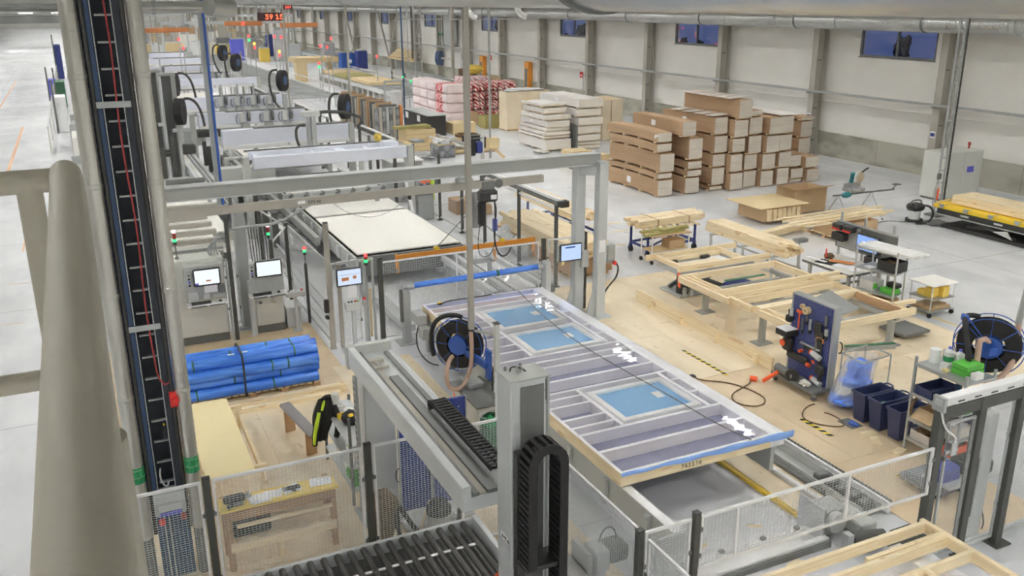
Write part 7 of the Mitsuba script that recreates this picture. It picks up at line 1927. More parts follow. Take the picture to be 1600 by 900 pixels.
for i, (y0, y1) in enumerate([(36.2, 41.8), (43.4, 47.2), (48.8, 54), (56, 63), (65.5, 70), (73, 79), (82, 91)]):
    t = thing('line_table', f'grey conveyor table with white boards, {ordinal(i)} section beyond the ladder shaped bridge', 'conveyor table')
    for x in (5.85, 8.9):
        part(t, 'side_beam', M().rbox(x, x + .1, y0, y1, .5, .86, .01), 'machine_grey')
    for y in np.arange(y0 + .4, y1 - .2, .8):
        part(t, 'cross_beam', bx(5.95, 8.9, y, y + .14, .7, .84), 'galvanised')
    if i % 2 == 0 or i > 3:
        part(t, 'board', bx(6.0, 8.85, y0 + .6, y1 - .6, .86, .9), 'white_board')
    else:
        for y in np.arange(y0 + .5, y1 - .4, 1.0):
            part(t, 'clamp_bar', M().rbox(6.0, 8.8, y, y + .1, .95, 1.1, .01), 'steel_light')
            for x in np.arange(6.2, 8.8, .5):
                part(t, 'clamp', bx(x, x + .12, y - .08, y, .9, 1.15), 'steel_dark')
    for x in (5.9, 8.95):
        for y in (y0 + .2, y1 - .2):
            part(t, 'leg', bx(x - .06, x + .06, y - .06, y + .06, 0, .5), 'steel_grey')
# left side of the line: lift columns, reels, guide rail, stop posts
for i, (x, y) in enumerate([(2.72, 40.8), (3.08, 38.6)]):
    t = thing('lift_tower', f'tall grey lift column with a dark chain recess left of the line, {["left", "right"][i]} one', 'column')
    part(t, 'flange', M().rbox(x - .18, x - .1, y - .25, y + .25, 0, 4.45, .006), 'steel_light')
    part(t, 'web', bx(x - .1, x + .25, y, y + .1, 0, 4.4), 'steel_dark')
    part(t, 'flange', M().rbox(x + .25, x + .42, y - .25, y + .25, 0, 4.4, .006), 'beam_grey')
    part(t, 'cap', M().rbox(x - .2, x + .45, y - .27, y + .27, 4.4, 4.5, .01), 'beam_grey')
    part(t, 'motor', M().rbox(x + .35, x + .9, y - .4, y - .1, 1.3, 1.7, .05).cyl((x - .6, y - .3, 1.4), (x - .1, y - .3, 1.4), .14, n=12), 'anthracite', 40)
    part(t, 'foot', bx(x - .3, x + .5, y - .35, y + .35, 0, .06), 'steel_grey')
    part(t, 'bracket', M().rbox(x + .1, x + .8, y - .3, y - .2, 2.2, 2.35, .01), 'steel_light')
for i, (x, y, z) in enumerate([(3.95, 44, 3.6), (3.5, 37.9, 3.05)]):
    t = thing('hose_drum', f'black hose drum at the lift columns, {["far", "near"][i]} one', 'hose drum')
    part(t, 'drum', M().lathe([(.05, -.15), (.52, -.15), (.52, .15), (.05, .15)], (x, y, z), (.9, -.3, 0), 24), 'rubber', 40)
    part(t, 'hose', M().tube([(x + .2, y - .1, z + .5), (x + .6, y - .2, z + .35), (x + .8, y - .2, z - .2), (x + .85, y - .2, z - .6)], .05, 8), 'hose_dark', True)
    part(t, 'pole', M().cyl((x - .1, y + (1.0 if i == 0 else .2), 0), (x - .1, y + (1.0 if i == 0 else .2), z), .06, n=8).bar((x, y, z - .05), (x - .1, y + (1.0 if i == 0 else .2), z - .05), .06, .06), 'machine_grey')
t = thing('guide_rail', 'long pale guide rail with dark grooves left of the line behind the portal', 'rail')
part(t, 'beam', M().rbox(3.55, 4.25, 30.5, 44.5, .55, .8, .02), 'steel_light')
for x in (3.72, 3.86, 4.02):
    part(t, 'groove', bx(x, x + .08, 30.5, 44.5, .8, .83), ['sheet_pale', 'steel_dark', 'steel_dark'][int((x - 3.7) / .14)])
for y in (31.5, 36, 40.5, 44):
    part(t, 'leg', bx(3.7, 4.1, y, y + .15, 0, .55), 'steel_grey')
part(t, 'drive', M().rbox(4.0, 5.0, 43.5, 44.3, .85, 1.6, .05), 'machine_grey')
part(t, 'motor', M().cyl((4.6, 42.9, 1.5), (5.6, 42.9, 1.5), .2, n=12), 'anthracite', 40)
t = thing('stop_conveyor', 'grey side conveyor with a row of dark stop posts left of the white boards', 'conveyor')
part(t, 'side_beam', M().rbox(4.7, 4.85, 24.5, 41.5, .7, .95, .01), 'machine_grey')
part(t, 'side_beam', M().rbox(5.45, 5.6, 24.5, 41.5, .6, .85, .01), 'beam_grey')
part(t, 'pan', bx(4.85, 5.45, 24.5, 41.5, .5, .55), 'steel_dark')
for i in range(11):
    y = 25.5 + i * 1.5
    part(t, 'stop_post', M().rbox(4.5, 4.66, y, y + .16, .4, 1.45, .02), 'anthracite')
    part(t, 'arm', M().bar((4.6, y + .1, .9), (5.5, y + .9, .6), .08, .1), 'steel_grey')
for y in (25, 30, 35, 41):
    part(t, 'leg', bx(4.75, 4.85, y, y + .12, 0, .7), 'steel_grey')
t = thing('cross_box', 'pale grey box beam across the left side of the line at the ladder shaped bridge', 'machine part')
part(t, 'body', M().rbox(3.9, 5.6, 31.0, 31.5, 1.3, 1.85, .02), 'machine_grey')
part(t, 'post', bx(4.27, 4.4, 31.1, 31.4, 0, 1.3), 'machine_grey')
part(t, 'post', bx(5.62, 5.74, 31.1, 31.4, 0, 1.85), 'machine_grey')
part(t, 'arm', M().bar((4.8, 31.0, 1.9), (5.1, 30.6, 2.5), .12, .12), 'steel_dark')
t = thing('signal_lamp', 'small signal lamp lit green beside the right extraction pipe', 'signal lamp')
signal(t, 2.2, 37, 2.86, [('g', GON)], .06)
part(t, 'pole', M().cyl((2.2, 37, 0), (2.2, 37, 2.6), .03, n=6), 'steel_dark')
t = thing('machine_stand', 'dark machine stand with rollers seen between mast pipe and guide rail', 'machine')
part(t, 'frame', M().rbox(2.3, 3.2, 33.0, 34.4, .79, 1.1, .02), 'machine_grey')
part(t, 'post', M().rbox(2.35, 2.5, 34.2, 34.35, 1.1, 2.2, .01).rbox(2.9, 3.0, 36, 36.1, 0, 2.3, .01), 'anthracite')
part(t, 'roller', M().cyl((2.3, 32.9, 1.2), (3.6, 32.9, 1.2), .09, n=12), 'steel_dark', 40)
# things between the blue mast and the left pipe
t = thing('standing_board', 'tall dark blue sheet panel with a yellow tag behind the blue mast', 'panel')
part(t, 'sheet', M().rbox(.12, .6, 21.0, 21.05, 0, 3.0, .01), 'mast_blue')
part(t, 'tag', bx(.2, .26, 20.99, 21.0, 2.15, 2.22), 'yellow_paint')
t = thing('side_machine', 'pale machine with white covers behind the left extraction pipe', 'machine')
for i, (y, z, w) in enumerate([(24, 1.3, .5), (30, 1.5, .7), (36, 1.2, .6), (43, 1.6, .7), (50, 1.3, .5)]):
    part(t, 'cover', M().rbox(-.55, -.55 + w, y, y + 2.6, .2, z, .03), 'white_board' if i % 2 else 'machine_grey')
    part(t, 'rail', bx(-.6, .2, y + 2.8, y + 2.95, .2, z + .25), 'steel_grey')
part(t, 'beam', M().rbox(-.5, -.4, 23, 56, .05, .2, .01), 'steel_dark')
for i, (y, z, c_) in enumerate([(27.5, 1.5, 'bench_yellow'), (33.5, 1.7, 'cardboard'), (39.5, 1.4, 'orange_beam'), (46.8, 1.6, 'black_plastic')]):
    solo('stacked_carton', f'small carton on the side machine behind the left pipe, {ordinal(i)} from the near end', 'box', M().rbox(-.5, -.1, y, y + .6, 0, z * .6, .02), c_)
# right side of the line: hose drums on poles, cylinder rails, safety glass fence
for i, (x, y, z, xp) in enumerate([(9.62, 36, 3.12, 9.95), (9.02, 45, 3.5, 9.35), (8.45, 55, 3.8, 8.8), (8.75, 62, 4.0, 9.1)]):
    t = thing('hose_drum', f'black hose drum on a pole right of the line, {ordinal(i)} beyond the portal', 'hose drum')
    part(t, 'drum', M().lathe([(.05, -.12), (.5, -.12), (.5, .12), (.05, .12)], (x, y, z), (.8, -.6, 0), 24), 'rubber', 40)
    part(t, 'hub', M().lathe([(0, .16), (.22, .15), (.22, -.13), (0, -.16)], (x, y, z), (.8, -.6, 0), 18), 'mast_blue', 40)
    part(t, 'hose', M().tube([(x - .2, y + .1, z + .5), (x - .5, y + .2, z + .4), (x - .6, y + .2, z - .1), (x - .45, y + .2, z - .9), (x - .2, y + .1, z - 1.3)], .05, 8), 'hose_dark', True)
    part(t, 'pole', M().cyl((xp, y + .3, 0), (xp, y + .3, 7.2 if i < 2 else z + .6), .05, n=8), 'beam_beige', 40)
    part(t, 'arm', M().bar((x, y, z), (xp, y + .3, z), .08, .08), 'mast_blue')
for i, (x, y, l) in enumerate([(9.9, 33.6, 3.6), (9.4, 42.5, 3.6), (9.1, 52.5, 3.4)]):
    t = thing('slide_rail', f'dark slide rail with a white edge right of the line, {ordinal(i)} beyond the portal', 'rail')
    part(t, 'rail', M().rbox(x, x + .14, y - l / 2 - 1, y + l / 2, 2.3, 2.42, .01), 'anthracite')
    part(t, 'edge', M().cyl((x + .07, y - l / 2 - 1, 2.46), (x + .07, y + l / 2, 2.46), .05, n=8), 'white_paint', 40)
    for q in (y - l / 2 - .9, y + l / 2 - .1, y - .6):
        part(t, 'post', bx(x + .02, x + .12, q - .05, q + .05, 0, 2.3), 'anthracite')
    part(t, 'pane', M().add([[x + .07, y - l / 2 - .8, .3], [x + .07, y + l / 2, .3], [x + .07, y + l / 2, 2.2], [x + .07, y - l / 2 - .8, 2.2]], [[0, 1, 2], [0, 2, 3]]), 'pane_glass')
t = thing('glass_fence', 'clear safety screen fence on dark posts right of the white boards', 'fence')
GP = [19.8, 22.0, 24.4, 26.2, 28.2, 30.8, 33.6]
for i, y in enumerate(GP):
    part(t, 'post', M().rbox(10.6, 10.68, y - .04, y + .04, 0, 2.32 if i < 3 else 2.25, .006), 'anthracite')
    part(t, 'foot', bx(10.54, 10.74, y - .1, y + .1, 0, .015), 'anthracite')
for i in range(6):
    a, b = GP[i], GP[i + 1]
    part(t, 'pane', M().add([[10.64, a + .06, .12], [10.64, b - .06, .12], [10.64, b - .06, 2.1], [10.64, a + .06, 2.1]], [[0, 1, 2], [0, 2, 3]]), 'pane_glass')
    part(t, 'rail', bx(10.62, 10.66, a + .04, b - .04, .08, .13), 'steel_light')
    if i < 3:
        part(t, 'rail', bx(10.62, 10.66, a + .04, b - .04, 2.08, 2.13), 'white_paint')
part(t, 'head_beam', M().rbox(10.58, 10.7, 19.5, 24.6, 2.2, 2.32, .008), 'steel_dark')
part(t, 'head_rail', M().rbox(10.55, 10.67, 19.5, 24.6, 2.33, 2.4, .008), 'white_paint')
part(t, 'end_block', M().rbox(10.55, 10.8, 19.4, 19.6, 2.2, 2.36, .01), 'black_plastic')
t = thing('glass_fence', 'low clear fence with grey rails on dark posts along the middle of the line', 'fence')
for i in range(11):
    y = 36 + i * 3.4
    part(t, 'post', bx(10.5, 10.6, y - .05, y + .05, 0, 1.9), 'anthracite')
    part(t, 'rail', bx(10.53, 10.57, y, y + 3.4, 1.82, 1.88), 'steel_light')
    part(t, 'rail', bx(10.53, 10.57, y, y + 3.4, .3, .36), 'steel_light')
t = thing('work_vests', 'orange and yellow high visibility vests hanging at the clear safety screen', 'vest')
gx, gz = np.meshgrid(np.linspace(-1, 1, 12), np.linspace(0, 1, 14), indexing='ij')
for x, m_, w, z1 in ((11.02, 'vest_orange', .17, 1.3), (11.24, 'vest_yellow', .1, 1.32)):
    part(t, 'cloth', M().sheet(np.stack([x + gx * w * (1 + .3 * np.sin(gz * 3)), 30.6 - .08 * np.sqrt(1.02 - gx ** 2) + .03 * np.sin(gx * 6 + gz * 3), z1 - 1.15 * gz], -1)), m_, True)
part(t, 'jeans', M().tube([(10.92, 30.55, .8), (10.9, 30.5, .4), (10.92, 30.5, .15)], .07, 8), 'film_fold', True)
part(t, 'dark_coat', M().tube([(11.42, 30.6, 1.35), (11.46, 30.58, .9), (11.42, 30.58, .5)], .12, 8), 'steel_dark', True)
part(t, 'rack', M().cyl((11.2, 30.65, 0), (11.2, 30.65, 1.4), .02, n=6).cyl((10.9, 30.65, 1.36), (11.5, 30.65, 1.36), .015, n=6), 'steel_grey')
for i, (x0, x1, y0, y1, z1, m_) in enumerate([(11.4, 12.0, 28.6, 29.4, .5, 'timber_dark'), (11.9, 12.6, 28.2, 28.9, .35, 'cardboard'), (12.0, 12.5, 28.9, 29.4, .55, 'sheet_pale')]):
    solo('carton', ['brown crate standing behind the clear safety screen', 'low cardboard carton behind the clear safety screen', 'pale sack on the cartons behind the clear safety screen'][i], 'box', M().rbox(x0, x1, y0, y1, 0, z1, .03), m_)
t = thing('guard_board', 'two dark grey guard boards standing behind the clear safety screen', 'board')
part(t, 'board', M().rbox(11.0, 11.5, 26.6, 26.7, 0, 1.2, .02), 'steel_dark')
part(t, 'board', M().rbox(11.4, 12.0, 27.6, 27.7, 0, .9, .02), 'anthracite')
t = thing('grey_cabinet', 'grey cabinet with a white top beside the line behind the ladder shaped bridge', 'cabinet')
part(t, 'body', M().rbox(10.0, 11.2, 31.4, 32.6, 0, 1.5, .02), 'steel_grey')
part(t, 'top', M().rbox(9.95, 11.25, 31.35, 32.65, 1.5, 1.56, .01), 'white_paint')
t = thing('tool_station', 'machine with dark tool heads beside the white boards near the safety screen', 'machine')
part(t, 'body', M().rbox(9.9, 10.5, 28.4, 29.4, .0, .9, .03), 'galvanised')
for k in range(5):
    part(t, 'head', M().rbox(9.9 + .12 * k, 9.98 + .12 * k, 28.3, 28.5, .9, 1.2 + .1 * (k % 2), .02), 'steel_dark')
part(t, 'strut', M().bar((9.5, 27.5, .05), (9.4, 28.3, 1.9), .1, .06), 'white_paint')
t = thing('scrap_heap', 'heap of silvery wrapped parts on the floor behind the safety screen', 'parts')
for k in range(6):
    part(t, 'bundle', M().blob((10.95 + .13 * (k % 3), 22.5 + .33 * k, .3 + .1 * (k % 2)), (.2, .3, .24), k + 20, .5, 2), ['galvanised', 'sheet_pale', 'steel_light'][k % 3], True)
pallet('pallet', 'pallet under the wide planed timber pile behind the safety screen', 11.3, 12.5, 20.2, 24.6, 0.0, 'y')
t = thing('timber_pile', 'wide pile of planed timber behind the safety screen, left of the portal', 'timber pack')
for i in range(9):
    for j in range(4):
        part(t, 'timber', bx(11.3 + i * .135, 11.43 + i * .135, 20.2 + .05 * ((i + j) % 3), 24.8 - .15 * ((i * 2 + j) % 3), .5 + j * .11, .6 + j * .11), 'timber_y')
t = thing('lift_bellows', 'brown expanded mesh guard under the timber pile beside the portal', 'mesh guard')
m = M()
for z in np.arange(.13, .5, .045):
    m.box(11.28, 12.5, 20.12, 20.15, z, z + .02)
for x in np.arange(11.28, 12.5, .06):
    m.box(x, x + .02, 20.12, 20.15, .13, .5)
part(t, 'mesh', m, 'timber_dark', stuff=True)
part(t, 'frame', M().box(11.25, 11.3, 20.1, 24.8, .13, .5).box(12.5, 12.55, 20.1, 24.8, .13, .5), 'timber_dark')
t = thing('timber_cart', 'blue cart loaded with long timbers behind the portal posts', 'cart')
part(t, 'frame', M().bar((13.0, 22.8, .35), (13.0, 26.4, .35), .06, .06).bar((13.9, 22.8, .35), (13.9, 26.4, .35), .06, .06), 'blue_paint')
for y in (22.9, 24.4, 26.2):
    part(t, 'crossbar', bx(12.9, 14.0, y - .03, y + .03, .35, .41), 'blue_paint')
    for x in (13.0, 13.9):
        part(t, 'upright', bx(x - .03, x + .03, y - .03, y + .03, .2, .8), 'blue_paint')
        part(t, 'wheel', M().cyl((x - .03, y, .1), (x + .03, y, .1), .1, n=14), 'rubber', 40)
for i in range(6):
    for j in range(2):
        part(t, 'timber', bx(13.0 + i * .15, 13.13 + i * .15, 22.9 + .2 * ((i + j) % 3), 27.2, .8 + j * .1, .89 + j * .1), 'timber_y')
t = thing('power_box', 'grey power box with a red knob on a small ladder rack right of the portal', 'power box')
for x in (10.75, 10.95):
    part(t, 'stile', M().rbox(x - .015, x + .015, 17.9, 17.95, 0, 1.95, .004), 'galvanised')
for k in range(7):
    part(t, 'rung', bx(10.75, 10.95, 17.91, 17.94, .35 + k * .25, .38 + k * .25), 'galvanised')
part(t, 'box', M().rbox(10.92, 11.14, 17.7, 17.88, 1.15, 1.6, .02), 'steel_grey')
part(t, 'knob', M().cyl((11.1, 17.7, 1.15), (11.1, 17.64, 1.15), .05, n=12), 'red_plastic', 40)
part(t, 'cable', M().tube([(11.1, 17.75, 1.2), (11.22, 17.7, 1.0), (11.15, 17.7, .75), (10.95, 17.7, .55), (10.85, 17.75, .3), (10.8, 17.8, .05)], .02, 6), 'black_plastic', True)
part(t, 'cable', M().tube([(10.7, 17.6, 1.6), (10.72, 17.6, 1.0), (10.68, 17.6, .5), (10.72, 17.6, .1)], .035, 7), 'black_plastic', True)

# ---------------------------------------------------------------- floor goods between line and wall
t = thing('board_bundle', 'row of weathered boards standing on edge beside the line', 'boards')
for i in range(16):
    y = 46.7 + i * .58
    part(t, 'board', M().rbox(14.5, 15.4 + .1 * (i % 2), y, y + .12, 0, 1.75 + .07 * (i % 3), .01), ['beam_beige', 'steel_dark', 'timber_dark'][i % 3])
for i in range(7):
    part(t, 'front_board', M().rbox(14.0 + i * .19, 14.17 + i * .19, 46.3, 46.5, .1, 1.78, .008), ['zinc_worn', 'beam_beige', 'zinc_worn', 'steel_grey'][i % 4])
part(t, 'edge_board', M().rbox(15.35, 15.5, 46.3, 46.6, 0, 1.85, .008), 'orange_beam')
t = thing('black_cabinet', 'low black cabinet with white notices standing beyond the wood crates', 'cabinet')
part(t, 'body', M().rbox(17.15, 18.2, 46.9, 50.8, 0, 1.1, .02), 'pipe_black')
part(t, 'top', M().rbox(17.1, 18.25, 46.85, 50.85, 1.1, 1.15, .01), 'steel_grey')
for y in (48.2, 50.2):
    part(t, 'notice', bx(17.14, 17.15, y, y + .5, .65, 1.0), 'paper')
for i, (x0, x1, y0, y1, z1, l_) in enumerate([(15.1, 16.7, 44.6, 46.0, .75, 'light wood crate with a plank lid beside the grey bin, farther one'), (14.6, 15.95, 42.3, 43.6, .42, 'low light wood crate beside the grey bin, nearer one')]):
    t = open_box('wood_crate', l_, 'crate', x0, x1, y0, y1, .02, z1, 'tan_part', .05)
    for z in (.25, .5):
        if z < z1:
            part(t, 'joint', bx(x0 - .005, x1 + .005, y0 - .005, y0, z, z + .015), 'timber_dark')
    if i == 0:
        part(t, 'lid_board', M().bar((14.6, 45.0, .86), (16.5, 45.2, .86), .7, .12), 'olive_board')
    else:
        part(t, 'contents', M().blob((15.1, 43.0, .42), (.4, .4, .1), 31, .6, 2), 'galvanised', True)
t = open_box('grey_bin', 'worn grey metal bin filled with silver parts on the floor before the crates', 'bin', 15.05, 15.9, 39.9, 41.0, .02, .66, 'zinc_worn', .03, 'tan_part')
part(t, 'contents', M().blob((15.45, 40.45, .7), (.38, .48, .16), 33, .6, 3), 'light_grey_plastic', True)
solo('metal_scrap', 'pile of small silver metal parts on the floor beside the grey bin', 'parts', M().blob((14.2, 40.6, .08), (.75, .8, .14), 34, .7, 3), 'galvanised')
t = thing('parts_pallet', 'wooden pallet piled with long metal profiles and black boxes', 'pallet')
part(t, 'deck', M().rbox(16.2, 18.4, 40.6, 44.8, .05, .16, .01), 'tan_part')
for i in range(8):
    part(t, 'profile', M().bar((16.3 + i * .14, 41.0, .24 + .05 * (i % 3)), (16.0 + i * .16, 45.6, .24 + .05 * (i % 3)), .1, .08), ['light_grey_plastic', 'beam_beige', 'white_paint', 'steel_grey'][i % 4])
for i in range(5):
    part(t, 'black_box', M().rbox(17.5 + .1 * (i % 2), 18.3, 41.0 + i * .4, 41.34 + i * .4, .16, .5 + .08 * (i % 3), .02), 'black_plastic')
part(t, 'rim', M().lathe([(.5, 0), (.62, 0), (.62, .12), (.5, .12), (.5, 0)], (18.3, 44.2, .3), n=20), 'brown_rot')
part(t, 'runner', bx(16.25, 18.35, 40.7, 44.7, 0, .05), 'timber_dark')
solo('wood_crate', 'closed light wood crate beyond the long metal profiles', 'crate', M().rbox(18.6, 20.0, 46.9, 48.2, 0, .62, .01), 'tan_part')
for i, (x, y, s_, h) in enumerate([(21.0, 50.2, .55, .75), (22.4, 52.2, .4, .5)]):
    t = open_box('carton', f'open brown carton at the foot of the insulation bales, {["larger", "smaller"][i]} one', 'carton', x, x + s_, y, y + s_, 0.0, h, 'cardboard', .02)
t = open_box('mineral_crate', 'olive green slab crate before the insulation bales', 'crate', 21.2, 23.0, 48.3, 49.4, .0, .7, 'olive_board', .06)
part(t, 'slab', bx(21.28, 22.92, 48.38, 49.32, .06, .62), 'olive_board')
t = thing('robot_pedestal', 'pole with a wooden box and hanging bags right of the metal profiles', 'pole')
part(t, 'pole', M().cyl((17.35, 39.0, 0), (17.35, 39.0, 7.1), .055, n=10), 'beam_grey', 40)
part(t, 'box', M().rbox(17.2, 17.75, 38.8, 39.2, .45, .95, .03), 'tan_part')
part(t, 'post', M().rbox(16.85, 17.0, 38.9, 39.05, 0, 1.2, .01), 'cabinet_beige')
part(t, 'brace', M().bar((17.5, 39.0, .5), (17.9, 38.6, .02), .12, .1), 'tan_part')
part(t, 'black_bag', M().rbox(16.1, 16.5, 38.7, 39.0, .2, .95, .06), 'black_cloth', 40)
part(t, 'blue_bag', M().rbox(16.52, 16.85, 38.7, 39.0, .3, .85, .06), 'blue_paint', 40)
part(t, 'rail', M().cyl((16.0, 38.85, 1.0), (16.9, 38.85, 1.0), .02, n=6), 'steel_dark')
t = thing('cable_post', 'pair of thin blue and grey poles with tiny green lamps beside the tank', 'pole')
part(t, 'pole', M().cyl((17.2, 51, 0), (17.2, 51, 7.1), .05, n=8), 'mast_blue', 40)
part(t, 'pole', M().cyl((17.55, 51, 0), (17.55, 51, 7.1), .03, n=8), 'galvanised', 40)
part(t, 'lens', M().cyl((17.1, 50.8, 2.9), (17.1, 50.8, 3.0), .05, n=8), 'green_plastic', emit=GON)
t = thing('air_tank', 'pale upright cylinder tank on a dark base by the thin poles', 'tank')
part(t, 'body', M().lathe([(0, .25), (.38, .25), (.4, .3), (.4, 1.5), (.3, 1.6), (0, 1.62)], (18.7, 57.2, 0), n=24), 'light_grey_plastic', 40)
part(t, 'base', M().cyl((18.7, 57.2, 0), (18.7, 57.2, .25), .42, n=18), 'anthracite', 40)
part(t, 'frame', M().box(18.0, 18.1, 57.3, 57.4, 0, 2.2).box(18.0, 19.3, 57.3, 57.4, 2.1, 2.2).box(19.2, 19.3, 57.3, 57.4, 0, 2.2), 'steel_grey')
t = thing('wall_ladder', 'tall galvanised ladder rising to the roof left of the insulation bales', 'ladder')
for x in (20.3, 20.75):
    part(t, 'stile', M().rbox(x - .03, x + .03, 57.6, 57.66, 0, 7.4, .006), 'galvanised')
for k in range(24):
    part(t, 'rung', bx(20.3, 20.75, 57.61, 57.65, .3 + k * .3, .34 + k * .3), 'galvanised')
part(t, 'shaft', M().rbox(20.8, 20.9, 57.9, 58.0, 3.5, 7.3, .01).rbox(20.2, 20.3, 57.9, 58.0, 3.5, 7.3, .01), 'anthracite')

# insulation bales
BALES = []
for c in range(5):
    y = 51.3 + [0, .92, 2.05, 3.5, 4.9][c]
    w = [.9, 1.1, 1.4, 1.35, 1.4][c]
    for l in range(4):
        BALES.append((20.0 + .02 * (l % 2), 21.2, y, y + w, l, 'bale_red' if c == 1 else 'bale_film', f'{ordinal(c)} of the left row'))
for c in range(9):
    x = 21.25 + c * .4 + (.12 if c > 3 else 0)
    for l in range(4):
        BALES.append((x, x + .38, 51.9 + .1 * (c % 2), 53.4, l, 'bale_print', f'{ordinal(c)} column of the striped front'))
for x0, x1, y0, y1, l, m_, w in BALES:
    z0 = .1 + l * .56
    t = thing('insulation_bale', f'{"pale pink" if m_ == "bale_film" else "red striped"} insulation bale, {["bottom", "second", "third", "top"][l]} layer, {w}', 'insulation bale', 'insulation bales before the wall')
    part(t, 'wrap', M().rbox(x0, x1, y0, y1, z0, z0 + .55, .09), m_, 50)
for i, x in enumerate((23.0, 24.0)):
    for l in range(2):
        t = thing('insulation_bale', f'white topped insulation bale standing behind the striped front, {["left", "right"][i]} stack, {["lower", "upper"][l]} one', 'insulation bale', 'insulation bales before the wall')
        part(t, 'wrap', M().rbox(x, x + .95, 56.0, 57.6, 2.32 - 1.6 + l * .8, 2.32 - .82 + l * .8, .08), 'bale_stripe' if l else 'bale_film', 50)
for i, x in enumerate((23.0, 24.0)):
    solo('insulation_bale', f'plain bale under the white topped insulation stack, {["left", "right"][i]} one', 'insulation bale', M().rbox(x, x + .95, 56.0, 57.6, 0, .7, .06), 'bale_film')
pallet('pallet', 'long pallet under the left row of insulation bales', 19.95, 21.2, 51.3, 57.5, -.02, 'y')
solo('pallet_board', 'thin dark board under the striped insulation bales', 'board', bx(21.2, 25.1, 51.9, 53.4, 0, .1), 'timber_dark')
solo('torn_bale', 'torn red striped bale wrap lying before the insulation bales', 'wrapper', M().blob((24.0, 50.6, .3), (.5, .5, .3), 41, .3, 2), 'bale_print', True)

# ---------------------------------------------------------------- far machinery
t = thing('counter_display', 'black counter display hung from the roof showing 3915 in red digits', 'display')
part(t, 'case', M().rbox(9.0, 10.27, 50, 50.1, 6.18, 6.6, .02), 'dark_display')
mm = meshkit.text_mesh('39 15', .25, .004, True)
part(t, 'digits', M().add(np.array(mm.vertices)[:, [0, 2, 1]] * [1, -1, 1] + [9.36, 49.995, 6.265], mm.faces), 'red_plastic', emit=[2.6, .14, .05])
for x in (9.2, 10.1):
    part(t, 'rod', M().cyl((x, 50.05, 6.6), (x, 50.05, 10.1), .012, n=5), 'steel_dark')
t = thing('counter_display', 'small far counter display showing 347 in red digits', 'display')
part(t, 'case', M().rbox(10.3, 10.85, 50, 50.1, 6.76, 6.98, .01), 'dark_display')
mm = meshkit.text_mesh('347', .12, .004, True)
part(t, 'digits', M().add(np.array(mm.vertices)[:, [0, 2, 1]] * [1, -1, 1] + [10.46, 49.995, 6.81], mm.faces), 'red_plastic', emit=[2.0, .1, .06])
part(t, 'rod', M().cyl((10.6, 50.05, 6.98), (10.6, 50.05, 10.1), .012, n=5), 'steel_dark')
for i, (x0, x1, y, z, l_) in enumerate([(4.5, 7.7, 70, 5.25, 'left one over the line'), (10.2, 12.9, 70, 5.62, 'middle one'), (14.2, 17.0, 70, 5.45, 'right one')]):
    t = thing('crane_girder', f'orange crane girder under the far roof, {l_}', 'crane girder')
    part(t, 'girder', M().rbox(x0, x1, y, y + .2, z - .12, z + .16, .01), 'orange_beam')
    part(t, 'flange', bx(x0, x1, y - .06, y + .26, z - .16, z - .12), 'orange_beam')
    for x in (x0 + .3, x1 - .3):
        part(t, 'hanger', bx(x - .04, x + .04, y + .05, y + .13, z + .16, 10.1), 'steel_grey')
LAMPS = [(11.5, 5.6, 'r'), (6.94, 4.6, 'r'), (7.2, 4.0, 'r'), (11.84, 4.45, 'gr'), (12.2, 3.9, 'ry'), (13.7, 4.66, 'r'), (14.2, 4.6, 'r'), (17.94, 4.43, 'r'), (17.6, 3.8, 'r'), (17.1, 3.9, 'r'), (21.5, 3.0, 'r'), (16.9, 2.35, 'gr'), (13.97, 3.3, 'ry'), (24.2, 1.0, 'g'), (9.8, 3.2, 'r')]
SIG = ['high far red signal lamp left of the red counter', 'far red signal lamp under the left orange girder', 'lower far red signal lamp under the left orange girder', 'far signal lamp lit green and red right of the hanging post', 'far signal lamp lit red and amber right of the hanging post', 'far red signal lamp under the red counter, left one', 'far red signal lamp under the red counter, right one', 'high far red signal lamp left of the wall braces', 'lower far red signal lamp left of the wall braces', 'far red signal lamp left of the blue container', 'far red signal lamp at the plank rack', 'far signal lamp lit green and red before the pale timber frames', 'far signal lamp lit red and amber over the galvanised conveyor', 'low far green signal lamp by the ladder', 'far red signal lamp over the last white bridges']
for i, (x, z, c) in enumerate(LAMPS):
    t = thing('signal_lamp', f'{SIG[i]} on a thin pole', 'signal lamp')
    for k, q in enumerate(c):
        part(t, 'lens', M().blob((x, 70.0, z + k * .28), (.1, .1, .12), 1, .02, 1), {'r': 'red_plastic', 'g': 'green_plastic', 'y': 'orange_paint'}[q], True, emit={'r': RON, 'g': GON, 'y': [1.4, .5, .06]}[q])
    part(t, 'pole', M().cyl((x, 70.05, 0), (x, 70.05, z), .035, n=6), 'steel_grey')


def conveyor_far(label, x0, x1, y0, y1, z, loads=()):
    t = thing('far_conveyor', label, 'conveyor')
    for x in (x0, x1 - .15):
        part(t, 'side_beam', bx(x, x + .15, y0, y1, z - .25, z + .05), 'steel_light')
    for y in np.arange(y0, y1, 1.5):
        part(t, 'roller', M().cyl((x0, y, z), (x1, y, z), .07, n=8), 'galvanised')
        part(t, 'leg', bx(x0, x0 + .12, y, y + .12, 0, z - .25), 'steel_light')
        part(t, 'leg', bx(x1 - .12, x1, y, y + .12, 0, z - .25), 'steel_light')
    part(t, 'rail', bx(x1 - .02, x1 + .03, y0, y1, z + .5, z + .56), 'white_paint')
    for k, (a, b, m_) in enumerate(loads):
        part(t, 'load', bx(x0 + .2, x1 - .2, a, b, z + .08, z + .3), m_)


